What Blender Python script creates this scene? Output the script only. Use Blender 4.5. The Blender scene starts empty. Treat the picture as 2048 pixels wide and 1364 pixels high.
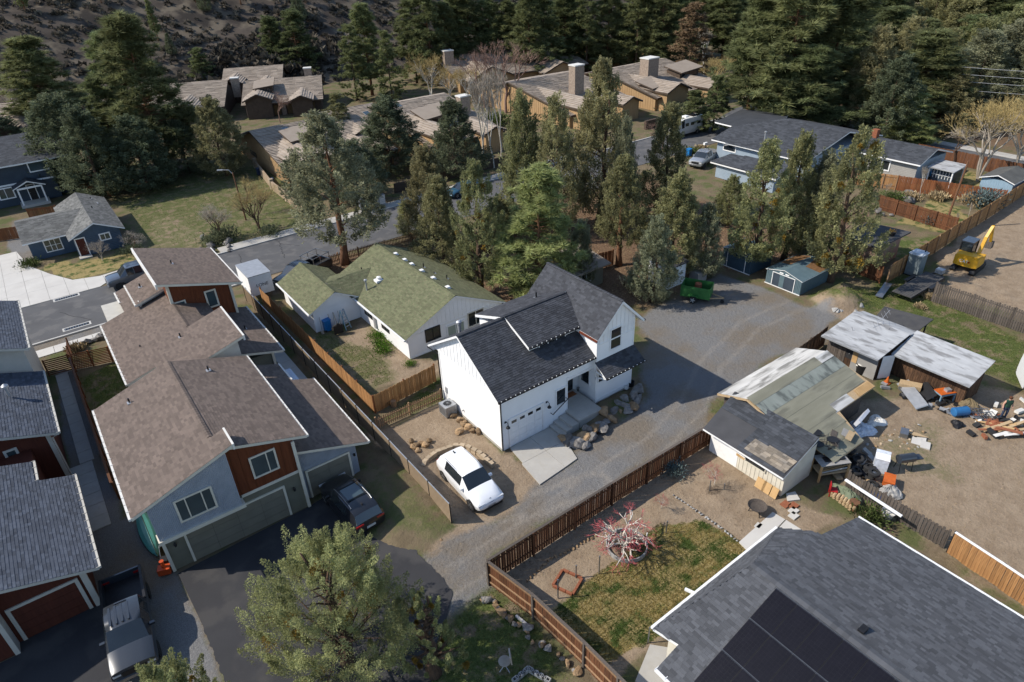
import bpy, math, random
import numpy as np
from mathutils import Vector, Matrix
from math import radians, sin, cos, pi, tan, atan2, hypot, sqrt
random.seed(7)
SC = bpy.context.scene
COL = SC.collection
# ------------------------------------------------------------------ camera
# world: X and Y follow the street grid of the place, Z up, metres; the camera hovers 28 m above the ground
CAM = Vector((0, 0, 28.0))
RX = Vector((0.80288208, -0.59493465, -0.03785671))
UX = Vector((0.33856431, 0.402792, 0.85037216))
FX = Vector((0.49066748, 0.6955655, -0.52481812))
FPX = 1343.7
cam_d = bpy.data.cameras.new('camera'); cam = bpy.data.objects.new('camera', cam_d); COL.objects.link(cam)
cam.matrix_world = Matrix(((RX.x, UX.x, -FX.x, CAM.x), (RX.y, UX.y, -FX.y, CAM.y), (RX.z, UX.z, -FX.z, CAM.z), (0, 0, 0, 1)))
cam_d.sensor_width = 36; cam_d.lens = FPX / 2048 * 36; cam_d.clip_end = 2000; cam_d.clip_start = .5
SC.camera = cam
# ------------------------------------------------------------------ sky, sun, exposure
SUN_AZ, SUN_EL = radians(-32), radians(42)          # direction the light travels, height of the sun
sdir = Vector((cos(SUN_EL) * cos(SUN_AZ), cos(SUN_EL) * sin(SUN_AZ), -sin(SUN_EL)))
wd = bpy.data.worlds.new('World'); SC.world = wd; wd.use_nodes = True
nt = wd.node_tree; bgn = nt.nodes['Background']
sky = nt.nodes.new('ShaderNodeTexSky'); sky.sky_type = 'NISHITA'; sky.sun_disc = False
sky.sun_elevation = SUN_EL; sky.sun_rotation = atan2(-sdir.x, -sdir.y); sky.altitude = 1100
nt.links.new(sky.outputs[0], bgn.inputs[0]); bgn.inputs[1].default_value = 0.15
sl = bpy.data.lights.new('sun', 'SUN'); sl.energy = 4.0; sl.angle = radians(.6); sl.color = (1, .93, .83)
so = bpy.data.objects.new('sun', sl); COL.objects.link(so); so.rotation_euler = sdir.to_track_quat('-Z', 'Y').to_euler()
so.location = (0, 0, 80)
SC.view_settings.view_transform = 'Standard'; SC.view_settings.look = 'None'
SC.view_settings.exposure = 0.5; SC.view_settings.gamma = 1; SC.view_settings.use_curve_mapping = False
SC.cycles.max_bounces = 5; SC.cycles.transparent_max_bounces = 8; SC.cycles.use_denoising = True
SC.cycles.caustics_reflective = False; SC.cycles.caustics_refractive = False

# ------------------------------------------------------------------ helpers
def at(px, py, z=0.0):
    "point of the ground (or of height z) seen at a pixel of the 2048 wide picture"
    d = RX * (px - 1024) - UX * (py - 682) + FX * FPX
    t = (z - CAM.z) / d.z
    return (CAM.x + d.x * t, CAM.y + d.y * t)
def at3(px, py, z=0.0):
    x, y = at(px, py, z); return (x, y, z)
def hgt(bx, by, py):
    "height above the ground point (bx,by) at which the picture row py lies"
    lo, hi = 0., 40.
    for _ in range(40):
        m = (lo + hi) / 2; v = Vector((bx, by, m)) - CAM
        y = 682 - FPX * v.dot(UX) / v.dot(FX)
        if y > py: lo = m
        else: hi = m
    return lo
OFF = {}
def tag(o, label=None, cat=None, group=None, kind=None):
    if label: o['label'] = label
    if cat: o['category'] = cat
    if group: o['group'] = group
    if kind: o['kind'] = kind
    return o
def thing(name, label, cat, loc=(0, 0, 0), rz=0.0, group=None, world=False):
    o = bpy.data.objects.new(name, None); COL.objects.link(o); o.empty_display_size = .3
    o.location = loc; o.rotation_euler = (0, 0, rz); tag(o, label, cat, group)
    OFF[o.name] = Vector(loc) if world else Vector((0, 0, 0))
    return o
def link(name, me, parent=None, loc=(0, 0, 0), rot=(0, 0, 0), scale=(1, 1, 1)):
    o = bpy.data.objects.new(name, me); COL.objects.link(o); o.location = loc; o.rotation_euler = rot; o.scale = scale
    if parent is not None:
        o.parent = parent; OFF[o.name] = OFF.get(parent.name, Vector((0, 0, 0)))
    return o
SPLIT = {'corner_board', 'trim_band', 'board', 'post', 'rail', 'batten', 'awning_bracket', 'wall'} - {'wall'}
class MB:
    "collects faces, builds ONE mesh"
    def __init__(s): s.v = []; s.f = []; s.m = []; s.t = []
    def face(s, pts, m=0, t=.5):
        n = len(s.v); s.v += [tuple(p) for p in pts]; s.f.append(tuple(range(n, n + len(pts)))); s.m.append(m); s.t.append(t)
    def box(s, x0, x1, y0, y1, z0, z1, m=0, t=.5):
        n = len(s.v)
        s.v += [(x0, y0, z0), (x1, y0, z0), (x1, y1, z0), (x0, y1, z0), (x0, y0, z1), (x1, y0, z1), (x1, y1, z1), (x0, y1, z1)]
        for q in ((0, 3, 2, 1), (4, 5, 6, 7), (0, 1, 5, 4), (1, 2, 6, 5), (2, 3, 7, 6), (3, 0, 4, 7)):
            s.f.append(tuple(n + i for i in q)); s.m.append(m); s.t.append(t)
    def obox(s, c, u, v, w, m=0, t=.5):
        "box round c with half vectors u, v, w"
        c, u, v, w = map(Vector, (c, u, v, w)); n = len(s.v)
        for a, b in ((-1, -1), (1, -1), (1, 1), (-1, 1)): s.v.append(tuple(c + u * a + v * b - w))
        for a, b in ((-1, -1), (1, -1), (1, 1), (-1, 1)): s.v.append(tuple(c + u * a + v * b + w))
        for q in ((0, 3, 2, 1), (4, 5, 6, 7), (0, 1, 5, 4), (1, 2, 6, 5), (2, 3, 7, 6), (3, 0, 4, 7)):
            s.f.append(tuple(n + i for i in q)); s.m.append(m); s.t.append(t)
    def bar(s, a, b, w, h, m=0, t=.5):
        "rectangular bar from a to b, w wide, h high"
        a, b = Vector(a), Vector(b); d = b - a
        if d.length < 1e-6: return
        up = Vector((0, 0, 1)) if abs(d.normalized().z) < .95 else Vector((1, 0, 0))
        sd = d.cross(up).normalized(); up = sd.cross(d).normalized()
        s.obox((a + b) / 2, d / 2, sd * w / 2, up * h / 2, m, t)
    def tube(s, pts, rad, n=6, m=0, t=.5, cap=True):
        pts = [Vector(p) for p in pts]; N = len(pts)
        if not hasattr(rad, '__len__'): rad = [rad] * N
        b = len(s.v); ref = None
        for i, p in enumerate(pts):
            d = (pts[min(i + 1, N - 1)] - pts[max(i - 1, 0)])
            d = d.normalized() if d.length > 1e-9 else Vector((0, 0, 1))
            if ref is None: ref = Vector((1, 0, 0)) if abs(d.x) < .8 else Vector((0, 1, 0))
            u = d.cross(ref).normalized(); w = d.cross(u).normalized(); ref = -(w.cross(d)).cross(d) if False else ref
            for k in range(n):
                a = 2 * pi * k / n; s.v.append(tuple(p + (u * cos(a) + w * sin(a)) * rad[i]))
        for i in range(N - 1):
            for k in range(n):
                k2 = (k + 1) % n
                s.f.append((b + i * n + k, b + i * n + k2, b + (i + 1) * n + k2, b + (i + 1) * n + k)); s.m.append(m); s.t.append(t)
        if cap:
            s.f.append(tuple(b + k for k in range(n))[::-1]); s.m.append(m); s.t.append(t)
            s.f.append(tuple(b + (N - 1) * n + k for k in range(n))); s.m.append(m); s.t.append(t)
    def lathe(s, c, prof, n=16, m=0, t=.5, axis='z'):
        "prof: list of (r, h) along axis"
        b = len(s.v); c = Vector(c)
        for r, h in prof:
            for k in range(n):
                a = 2 * pi * k / n; x, y = r * cos(a), r * sin(a)
                p = (x, y, h) if axis == 'z' else ((h, x, y) if axis == 'x' else (x, h, y))
                s.v.append(tuple(c + Vector(p)))
        N = len(prof)
        for i in range(N - 1):
            for k in range(n):
                k2 = (k + 1) % n
                s.f.append((b + i * n + k, b + i * n + k2, b + (i + 1) * n + k2, b + (i + 1) * n + k)); s.m.append(m); s.t.append(t)
        s.f.append(tuple(b + k for k in range(n))[::-1]); s.m.append(m); s.t.append(t)
        s.f.append(tuple(b + (N - 1) * n + k for k in range(n))); s.m.append(m); s.t.append(t)
    def prism(s, poly, z0, z1, m=0, t=.5):
        A = sum(poly[i][0] * poly[(i + 1) % len(poly)][1] - poly[(i + 1) % len(poly)][0] * poly[i][1] for i in range(len(poly)))
        if A < 0: poly = poly[::-1]
        s.face([(x, y, z1) for x, y in poly], m, t); s.face([(x, y, z0) for x, y in poly[::-1]], m, t)
        for i in range(len(poly)):
            a, b = poly[i], poly[(i + 1) % len(poly)]
            s.face([(a[0], a[1], z0), (b[0], b[1], z0), (b[0], b[1], z1), (a[0], a[1], z1)], m, t)
    def plate(s, pts, th, m=0, mside=None, t=.5):
        "slab hanging th below the plane polygon pts (straight down)"
        pts = [Vector(p) for p in pts]; n = Vector((0, 0, 0))
        for i in range(len(pts)): n += pts[i].cross(pts[(i + 1) % len(pts)])
        if n.z < 0: pts = pts[::-1]
        ms = m if mside is None else mside; dn = Vector((0, 0, th))
        s.face(pts, m, t); s.face([p - dn for p in pts[::-1]], ms, t)
        for i in range(len(pts)):
            a, b = pts[i], pts[(i + 1) % len(pts)]; s.face([a - dn, b - dn, b, a], ms, t)
    def mesh(s, name, mats, off=Vector((0, 0, 0)), smooth=False, tone=False):
        me = bpy.data.meshes.new(name)
        v = np.array(s.v, dtype=np.float64).reshape(-1, 3) - np.array(off)[None, :]
        me.from_pydata(v.tolist() if len(v) < 60000 else v, [], s.f)
        for mt in (mats if isinstance(mats, (list, tuple)) else [mats]): me.materials.append(mt)
        me.polygons.foreach_set('material_index', s.m)
        if smooth: me.polygons.foreach_set('use_smooth', [True] * len(s.f))
        if tone:
            at_ = me.attributes.new('tone', 'FLOAT', 'FACE'); at_.data.foreach_set('value', s.t)
        me.update(); return me
    def obj(s, name, mats, parent=None, smooth=False, tone=False, label=None, kind=None):
        if name in SPLIT and len(s.f) > 6 and parent is not None:      # every loose board an object of its own
            own = {}; par_ = list(range(len(s.v)))
            def fd(i):
                while par_[i] != i: par_[i] = par_[par_[i]]; i = par_[i]
                return i
            for f in s.f:
                for k in f[1:]: par_[fd(k)] = fd(f[0])
            for i, f in enumerate(s.f): own.setdefault(fd(f[0]), []).append(i)
            if len(own) > 1:
                o = None
                for g_ in own.values():
                    q = MB()
                    for i in g_: q.face([s.v[k] for k in s.f[i]], s.m[i], s.t[i])
                    o = q.obj(name + ' ', mats, parent, smooth, tone, label, kind); o.name = name
                return o
        off = OFF.get(parent.name, Vector((0, 0, 0))) if parent is not None else Vector((0, 0, 0))
        o = link(name, s.mesh(name, mats, off, smooth, tone), parent)
        if label: o['label'] = label
        if kind: o['kind'] = kind
        return o
def one(name, mats, label, cat, fn, group=None, smooth=False, tone=False):
    "a thing that is a single mesh: fn fills an MB in world coordinates, origin moved to its base"
    m = MB(); fn(m); v = np.array(m.v); c = Vector(((v[:, 0].min() + v[:, 0].max()) / 2, (v[:, 1].min() + v[:, 1].max()) / 2, v[:, 2].min()))
    o = link(name, m.mesh(name, mats, c, smooth, tone)); o.location = c; tag(o, label, cat, group); return o
def copy_tree(o, parent=None):
    c = o.copy(); COL.objects.link(c); c.parent = parent
    for ch in o.children: copy_tree(ch, c)
    return c

# ------------------------------------------------------------------ materials
def mat(name, col, rough=.85, col2=None, scale=6.0, bump=0.0, bscale=40.0, metal=0.0, spec=.3, tone=0.0, rnd=0.0, coat=0.0, stretch=None, detail=5, ramp=(.3, .7), hue=0.0, trans=0.0, col3=None, scale3=1.0):
    m = bpy.data.materials.new(name); m.use_nodes = True; n = m.node_tree.nodes; L = m.node_tree.links
    b = n['Principled BSDF']; b.inputs['Roughness'].default_value = rough; b.inputs['Metallic'].default_value = metal
    b.inputs['Specular IOR Level'].default_value = spec
    if coat: b.inputs['Coat Weight'].default_value = coat; b.inputs['Coat Roughness'].default_value = .05
    col = tuple(col); col2 = tuple(col2) if col2 is not None else tuple(c * .72 for c in col)
    tc = n.new('ShaderNodeTexCoord'); src = tc.outputs['Object']
    if stretch:
        mp = n.new('ShaderNodeMapping'); mp.inputs['Scale'].default_value = stretch; L.new(src, mp.inputs[0]); src = mp.outputs[0]
    nz = n.new('ShaderNodeTexNoise'); nz.inputs['Scale'].default_value = scale; nz.inputs['Detail'].default_value = detail; L.new(src, nz.inputs[0])
    mr = n.new('ShaderNodeMapRange'); mr.inputs[1].default_value = ramp[0]; mr.inputs[2].default_value = ramp[1]; L.new(nz.outputs[0], mr.inputs[0])
    mx = n.new('ShaderNodeMix'); mx.data_type = 'RGBA'; mx.inputs[6].default_value = (*col2, 1); mx.inputs[7].default_value = (*col, 1)
    L.new(mr.outputs[0], mx.inputs[0]); out = mx.outputs[2]
    if col3 is not None:
        n3 = n.new('ShaderNodeTexNoise'); n3.inputs['Scale'].default_value = scale3; n3.inputs['Detail'].default_value = 6; L.new(src, n3.inputs[0])
        m3 = n.new('ShaderNodeMapRange'); m3.inputs[1].default_value = .5; m3.inputs[2].default_value = .62; L.new(n3.outputs[0], m3.inputs[0])
        x3 = n.new('ShaderNodeMix'); x3.data_type = 'RGBA'; x3.inputs[7].default_value = (*col3, 1); L.new(m3.outputs[0], x3.inputs[0]); L.new(out, x3.inputs[6]); out = x3.outputs[2]
    def mul(val, lo, hi, o):
        r = n.new('ShaderNodeMapRange'); r.inputs[3].default_value = lo; r.inputs[4].default_value = hi; L.new(val, r.inputs[0])
        h = n.new('ShaderNodeHueSaturation'); L.new(r.outputs[0], h.inputs['Value']); L.new(o, h.inputs['Color']); return h
    if tone:
        a = n.new('ShaderNodeAttribute'); a.attribute_name = 'tone'; h = mul(a.outputs['Fac'], 1 - tone, 1 + tone, out); out = h.outputs[0]
    if rnd or hue:
        oi = n.new('ShaderNodeObjectInfo'); h = mul(oi.outputs['Random'], 1 - rnd, 1 + rnd, out); out = h.outputs[0]
        if hue:
            r = n.new('ShaderNodeMapRange'); r.inputs[3].default_value = .5 - hue; r.inputs[4].default_value = .5 + hue
            w = n.new('ShaderNodeTexWhiteNoise'); w.noise_dimensions = '1D'; L.new(oi.outputs['Random'], w.inputs['W']); L.new(w.outputs[0], r.inputs[0]); L.new(r.outputs[0], h.inputs['Hue'])
    L.new(out, b.inputs['Base Color'])
    if bump:
        bn = n.new('ShaderNodeTexNoise'); bn.inputs['Scale'].default_value = bscale; bn.inputs['Detail'].default_value = 6; L.new(src, bn.inputs[0])
        bp = n.new('ShaderNodeBump'); bp.inputs['Strength'].default_value = bump; bp.inputs['Distance'].default_value = .03; L.new(bn.outputs[0], bp.inputs['Height']); L.new(bp.outputs[0], b.inputs['Normal'])
    if trans:
        tr = n.new('ShaderNodeBsdfTranslucent'); L.new(out, tr.inputs[0]); ms = n.new('ShaderNodeMixShader'); ms.inputs[0].default_value = trans
        L.new(b.outputs[0], ms.inputs[1]); L.new(tr.outputs[0], ms.inputs[2]); L.new(ms.outputs[0], n['Material Output'].inputs[0])
    return m
M = {}
def dm(k, *a, **kw): M[k] = mat(k, *a, **kw)
dm('white', (.78, .78, .76), .55, (.70, .70, .69), 3, spec=.35)
dm('whitewall', (.80, .80, .79), .6, (.75, .75, .74), 1.2)
dm('offwhite', (.66, .64, .59), .6, (.58, .56, .51), 2)
dm('cream', (.62, .58, .48), .7, (.54, .50, .41), 2)
dm('shadowgap', (.03, .03, .032), .9)
dm('dark_sh', (.056, .059, .067), .92, (.044, .046, .053), 1.0, bump=.35, bscale=160, tone=.30)
dm('solar_sh', (.084, .088, .097), .92, (.070, .073, .080), .7, bump=.35, bscale=160, tone=.30)
dm('brown_sh', (.150, .116, .096), .92, (.128, .099, .082), .7, bump=.35, bscale=160, tone=.20)
dm('blue_sh', (.070, .082, .105), .92, (.058, .068, .088), .8, bump=.35, bscale=160, tone=.30)
dm('green_sh', (.125, .135, .072), .92, (.105, .115, .062), .8, bump=.35, bscale=160, tone=.22, col3=(.15, .14, .085), scale3=9)
dm('grey_sh', (.145, .145, .135), .92, (.105, .105, .10), 1.0, bump=.3, bscale=120, tone=.30)
dm('slate_sh', (.062, .067, .076), .92, (.045, .049, .056), 1.0, bump=.3, bscale=120, tone=.30)
dm('tile', (.34, .285, .23), .85, (.29, .24, .19), .9, bump=.3, bscale=60, tone=.22)
dm('blackroof', (.045, .045, .048), .85, (.075, .072, .068), 1.5, bump=.2, bscale=90)
dm('olivewall', (.165, .158, .118), .75, (.135, .13, .098), 1.5)
dm('garagedoor', (.185, .172, .132), .7, (.15, .14, .11), 1.5)
dm('redwall', (.150, .042, .014), .75, (.105, .028, .010), 2.5, stretch=(4, 4, .4))
dm('darkred', (.085, .022, .012), .75, (.06, .015, .009), 2.5, stretch=(4, 4, .4))
dm('corrugated', (.42, .46, .52), .4, (.34, .38, .44), 2, metal=.35, spec=.5)
dm('navy', (.045, .062, .082), .7, (.035, .048, .066), 1.5)
dm('slateblue', (.070, .105, .150), .75, (.052, .082, .122), 2.5)
dm('lightblue', (.28, .34, .40), .7, (.23, .29, .35), 1.5)
dm('greysiding', (.30, .29, .27), .75, (.25, .24, .225), 1.5)
dm('shedblue', (.050, .085, .115), .6, (.038, .066, .092), 2)
dm('shedteal', (.105, .155, .175), .6, (.085, .13, .15), 2)
dm('pinkwall', (.36, .235, .175), .8, (.29, .185, .135), 2)
dm('tanwall', (.40, .265, .135), .8, (.31, .195, .095), 1.5, stretch=(6, 6, .5))
dm('brownwall', (.085, .060, .042), .8, (.06, .042, .03), 2)
dm('stone', (.33, .26, .20), .85, (.20, .155, .12), 4, bump=.8, bscale=7)
dm('brick', (.28, .10, .05), .85, (.20, .07, .035), 9)
dm('glass', (.012, .016, .020), .06, (.02, .026, .03), .8, spec=.9)
dm('glass_sky', (.05, .075, .08), .05, (.03, .045, .05), .7, spec=1.0)
dm('blind', (.32, .36, .30), .5, (.26, .30, .25), 1)
dm('black', (.012, .012, .013), .45, (.018, .018, .02), 5)
dm('blackpaint', (.010, .011, .013), .22, (.014, .015, .017), 1, spec=.6, coat=.6)
dm('rubber', (.018, .018, .019), .85, (.028, .028, .028), 20)
dm('steel', (.32, .33, .34), .35, (.26, .27, .28), 6, metal=.8)
dm('galv', (.45, .46, .47), .45, (.36, .37, .38), 3, metal=.5)
dm('copper', (.35, .10, .05), .4, (.25, .07, .035), 5, metal=.6)
dm('concrete', (.42, .40, .36), .85, (.34, .325, .295), .8, bump=.25, bscale=60, col3=(.37, .35, .31), scale3=2.5)
dm('concrete_l', (.52, .50, .46), .85, (.45, .43, .395), .6, bump=.2, bscale=60)
dm('kerb', (.47, .46, .43), .85, (.38, .37, .345), 1.5)
dm('cedar', (.40, .215, .085), .8, (.24, .115, .045), 2.0, rnd=.22, stretch=(9, 9, .7), bump=.3, bscale=20)
dm('cedar_dark', (.150, .062, .026), .8, (.080, .033, .016), 2.0, rnd=.30, stretch=(9, 9, .7), bump=.3, bscale=20)
dm('cedar_red', (.235, .085, .030), .8, (.14, .05, .02), 2.0, rnd=.25, stretch=(9, 9, .7))
dm('picketwood', (.33, .205, .115), .85, (.22, .135, .075), 2.5, rnd=.22, stretch=(9, 9, .7))
dm('oldwood', (.125, .105, .088), .9, (.065, .052, .043), 3, rnd=.25, stretch=(7, 7, .8), bump=.4, bscale=15)
dm('oldbrown', (.125, .066, .034), .9, (.045, .026, .016), 3, rnd=.40, stretch=(7, 7, .8), bump=.4, bscale=15)
dm('tanfence', (.345, .26, .175), .75, (.29, .215, .14), 1.5)
dm('plywood', (.50, .33, .16), .8, (.40, .25, .11), 2)
dm('woodlight', (.46, .34, .20), .8, (.36, .25, .14), 3, stretch=(5, 5, .6))
dm('trim_grey', (.47, .45, .40), .7, (.42, .40, .355), 2)
dm('rock_tan', (.36, .235, .125), .9, (.21, .145, .085), 2.2, bump=.9, bscale=6, rnd=.3)
dm('rock_grey', (.235, .22, .20), .9, (.13, .12, .11), 2.2, bump=.9, bscale=6, rnd=.3)
dm('block', (.42, .335, .235), .9, (.34, .265, .18), 5, bump=.4, bscale=25, rnd=.15)
dm('cinder', (.34, .335, .32), .9, (.27, .265, .25), 6, rnd=.12)
dm('bark', (.120, .075, .048), .95, (.055, .036, .025), 5, bump=.8, bscale=12, stretch=(3, 3, .6), rnd=.25)
dm('bark_red', (.21, .105, .055), .95, (.10, .05, .028), 5, bump=.8, bscale=12, stretch=(3, 3, .6))
dm('bark_white', (.62, .58, .50), .9, (.42, .38, .32), 6)
dm('twig_grey', (.40, .345, .28), .9, (.28, .24, .19), 3, rnd=.15)
dm('twig_red', (.26, .165, .125), .9, (.18, .11, .085), 3)
dm('twig_yel', (.40, .30, .12), .9, (.28, .21, .09), 3)
dm('budpink', (.42, .10, .10), .85, (.30, .07, .075), 3)
dm('jun', (.31, .30, .145), .8, (.215, .21, .10), .9, tone=.5, rnd=.16, hue=.022, spec=.15, trans=.45)
dm('jun_grey', (.28, .285, .175), .8, (.185, .19, .115), .9, tone=.5, rnd=.12, hue=.012, spec=.15, trans=.45)
dm('jun_dark', (.155, .175, .10), .8, (.10, .115, .066), .9, tone=.5, rnd=.15, hue=.015, spec=.15, trans=.35)
dm('pine', (.20, .22, .095), .75, (.13, .148, .064), .9, tone=.5, rnd=.2, hue=.015, spec=.2, trans=.4)
dm('pine_lt', (.34, .37, .15), .75, (.23, .26, .10), .9, tone=.45, rnd=.1, spec=.2, trans=.4)
dm('spruceblue', (.11, .155, .15), .8, (.07, .1, .1), .9, tone=.5, spec=.2)
dm('deadneedle', (.24, .165, .095), .85, (.14, .095, .055), .9, tone=.5, spec=.1)
dm('mistletoe', (.26, .165, .03), .85, (.18, .12, .025), 2, tone=.4, spec=.1, trans=.3)
dm('shrub', (.10, .13, .04), .85, (.055, .075, .025), 1, tone=.5, rnd=.2, spec=.1, trans=.2)
dm('shrub_bright', (.12, .22, .03), .85, (.07, .14, .02), 1, tone=.5, rnd=.1, spec=.1, trans=.2)
dm('drygrass', (.36, .28, .16), .9, (.25, .19, .11), 1.5, tone=.4, spec=.1)
dm('sage', (.115, .102, .080), .9, (.060, .053, .043), .3, tone=.6, spec=.05, trans=.2)
dm('grassblade', (.20, .215, .075), .9, (.115, .14, .045), .5, tone=.5, spec=.05, trans=.3)
dm('lawnblade', (.31, .245, .09), .9, (.085, .12, .03), .55, tone=.4, spec=.05, ramp=(.42, .52), detail=3, trans=.3)
# ================================================================== ground
def axis(lo, a, b, hi, st, grow=1.12):
    c = list(np.arange(a, b + 1e-6, st)); s = st; x = c[-1]
    while x < hi: s = min(s * grow, 14); x += s; c.append(x)
    s = st; x = c[0]; l = []
    while x > lo: s = min(s * grow, 14); x -= s; l.append(x)
    return np.array(l[::-1] + c)
gx = axis(-160, -12, 66, 560, .33); gy = axis(-60, 2, 66, 300, .33)
GX, GY = np.meshgrid(gx, gy, indexing='ij'); PX = GX.ravel(); PY = GY.ravel()
def sdist(poly):
    "signed distance (inside positive) of every ground vertex to a polygon"
    d = np.full(PX.shape, 1e9); ins = np.zeros(PX.shape, bool); n = len(poly)
    for i in range(n):
        (ax, ay), (bx, by) = poly[i], poly[(i + 1) % n]; ex, ey = bx - ax, by - ay
        t = np.clip(((PX - ax) * ex + (PY - ay) * ey) / (ex * ex + ey * ey + 1e-12), 0, 1)
        d = np.minimum(d, np.hypot(PX - ax - t * ex, PY - ay - t * ey))
        c = (ay > PY) != (by > PY); xi = ax + (PY - ay) / (by - ay + 1e-12) * ex; ins ^= c & (PX < xi)
    return np.where(ins, d, -d)
rng = np.random.default_rng(3)
def vnoise(sc, oct=3):
    o = np.zeros(PX.shape); a = 1.
    for k in range(oct):
        f = sc * 2 ** k; ph = rng.uniform(0, 6.28, (6, 3))
        for p in ph: o += a * np.sin(PX * f * cos(p[0]) + PY * f * sin(p[0]) + p[1]) / 6
        a *= .5
    return o
wob = vnoise(.9) * .9
ZON = {k: np.zeros(PX.shape) for k in ('gravel', 'dirt', 'grass', 'lawn', 'mulch', 'duff', 'track')}
def zone(kind, px, soft=1.0, amt=1.0, world=False):
    poly = px if world else [at(*p) for p in px]
    w = np.clip((sdist(poly) + wob * soft) / (soft * 1.2) + .5, 0, 1) * amt
    ZON[kind] = np.maximum(ZON[kind], w)
zone('gravel', [(1275, 640), (1330, 605), (1440, 545), (1530, 575), (1590, 605), (1650, 615), (1685, 640), (1640, 680), (1560, 715), (1440, 785), (1412, 858), (1180, 1000), (980, 1110), (985, 1165), (870, 1130), (890, 1085), (960, 1050), (1020, 1025), (1085, 965), (1150, 918), (1140, 895), (1230, 850), (1300, 790)], .8)
zone('gravel', [(290, 1120), (352, 1146), (400, 1240), (450, 1380), (150, 1390), (150, 1200)], .3)
zone('gravel', [(150, 1060), (215, 1045), (262, 1030), (350, 1148), (300, 1230), (150, 1230)], .4)
zone('gravel', [(-6.2, 60.9), (2.4, 60.9), (2.4, 62.1), (-6.2, 62.1)], .1, .8, True)
zone('gravel', [(8, 462), (35, 445), (75, 500), (60, 530), (25, 515)], .3)
zone('gravel', [(110, 740), (150, 740), (225, 960), (250, 1050), (150, 1060)], .3)
zone('dirt', [(745, 870), (890, 795), (1005, 905), (1025, 900), (1085, 965), (1020, 1030), (960, 1060), (900, 1100), (840, 1110), (905, 1055), (760, 890)], .7)
zone('dirt', [(985, 1115), (1410, 870), (1560, 985), (1700, 1040), (1600, 1075), (1555, 1060), (1310, 1260), (1240, 1380), (1190, 1380), (1100, 1240)], .5)
zone('dirt', [(1655, 900), (1700, 820), (1960, 770), (2060, 790), (2100, 1260), (1880, 1090), (1700, 970)], 1.2)
zone('dirt', [(1875, 510), (1960, 440), (2060, 380), (2100, 650), (1890, 590)], .8)
zone('dirt', [(650, 690), (725, 640), (830, 720), (885, 720), (880, 740), (745, 790), (590, 650)], 1.2, .95)
zone('dirt', [(1620, 600), (1690, 560), (1740, 610), (1690, 650)], .6, .8)
zone('dirt', [(300, 440), (360, 430), (420, 470), (400, 500), (320, 490)], 1.0, .95)
zone('dirt', [(510, 590), (480, 560), (600, 535), (620, 570)], .8, .8)
zone('gravel', [(830, 1105), (985, 1110), (985, 1170), (900, 1240), (840, 1200)], .8, .75)
zone('dirt', [(870, 1085), (985, 1120), (930, 1190), (840, 1120)], .9, .6)
zone('grass', [(760, 835), (880, 757), (888, 795), (775, 850)], .7)
zone('grass', [(870, 1255), (985, 1185), (1100, 1265), (1200, 1380), (740, 1380), (800, 1290)], .8, .85)
zone('grass', [(740, 930), (790, 960), (860, 1020), (905, 1060), (850, 1095), (790, 1030)], .6, .5)
zone('grass', [(1620, 590), (1860, 540), (1880, 600), (2060, 690), (2060, 790), (1960, 740), (1840, 660), (1740, 620)], 1.0, .85)
zone('grass', [(230, 410), (420, 320), (560, 330), (640, 440), (590, 455), (430, 500), (300, 500)], 1.2, .62)
zone('grass', [(160, 760), (240, 720), (310, 760), (200, 840)], .4)
zone('grass', [(1750, 510), (1800, 480), (1910, 465), (1830, 525)], .5, .9)
zone('grass', [(590, 640), (760, 700), (800, 760), (745, 790)], .8, .6)
zone('grass', [(1660, 600), (1640, 570), (1700, 560)], .6, .5)
zone('grass', [(1700, 880), (1900, 850), (1900, 960), (1760, 930)], 1.5, .42)
zone('lawn', [(1075, 1240), (1320, 1055), (1400, 1042), (1500, 1105), (1300, 1275), (1200, 1335)], .35)
zone('lawn', [(1795, 445), (1860, 402), (1950, 430), (1890, 465)], .5)
zone('lawn', [(62, 532), (180, 520), (272, 503), (262, 530), (150, 560)], .3)
zone('lawn', [(1925, 340), (2048, 360), (1990, 400), (1900, 375)], .5, .8)
zone('lawn', [(500, 280), (620, 260), (560, 320), (500, 310)], 1, .6)
zone('mulch', [(1215, 1085), (1250, 1065), (1292, 1080), (1285, 1108), (1240, 1118)], .25)
zone('mulch', [(1410, 970), (1450, 975), (1445, 1000), (1405, 990)], .4, .6)
zone('mulch', [(1000, 1135), (1180, 1040), (1230, 1010), (1180, 1050), (1090, 1150)], .5, .35)
zone('duff', [(885, 640), (1020, 420), (1250, 330), (1470, 430), (1690, 470), (1680, 560), (1440, 550), (1290, 620)], 2.0, .9)
zone('duff', [(590, 530), (780, 490), (830, 500), (800, 545), (700, 560)], .8, .9)
zone('duff', [(1560, 250), (1900, 270), (2100, 330), (2100, 200), (1500, 150)], 3.0, .8)
def polyd(px):
    d = np.full(PX.shape, 1e9); P = [at(*p) for p in px]
    for (ax, ay), (bx, by) in zip(P[:-1], P[1:]):
        ex, ey = bx - ax, by - ay; t = np.clip(((PX - ax) * ex + (PY - ay) * ey) / (ex * ex + ey * ey), 0, 1); d = np.minimum(d, np.hypot(PX - ax - t * ex, PY - ay - t * ey))
    return d
for tr, am in (([(1700, 560), (1500, 650), (1420, 730), (1385, 810), (1310, 890), (1190, 965), (1080, 1050), (960, 1125), (850, 1195)], .55), ([(1190, 965), (1060, 1010), (980, 1020)], .7), ([(2060, 1010), (1960, 980), (1880, 1000), (1800, 1010)], .7)):
    ZON['track'] = np.maximum(ZON['track'], am * np.exp(-((polyd(tr) - .8 + wob * .12) / .30) ** 2))
gz = np.zeros(PX.shape) + vnoise(.35, 2) * .006
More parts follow.
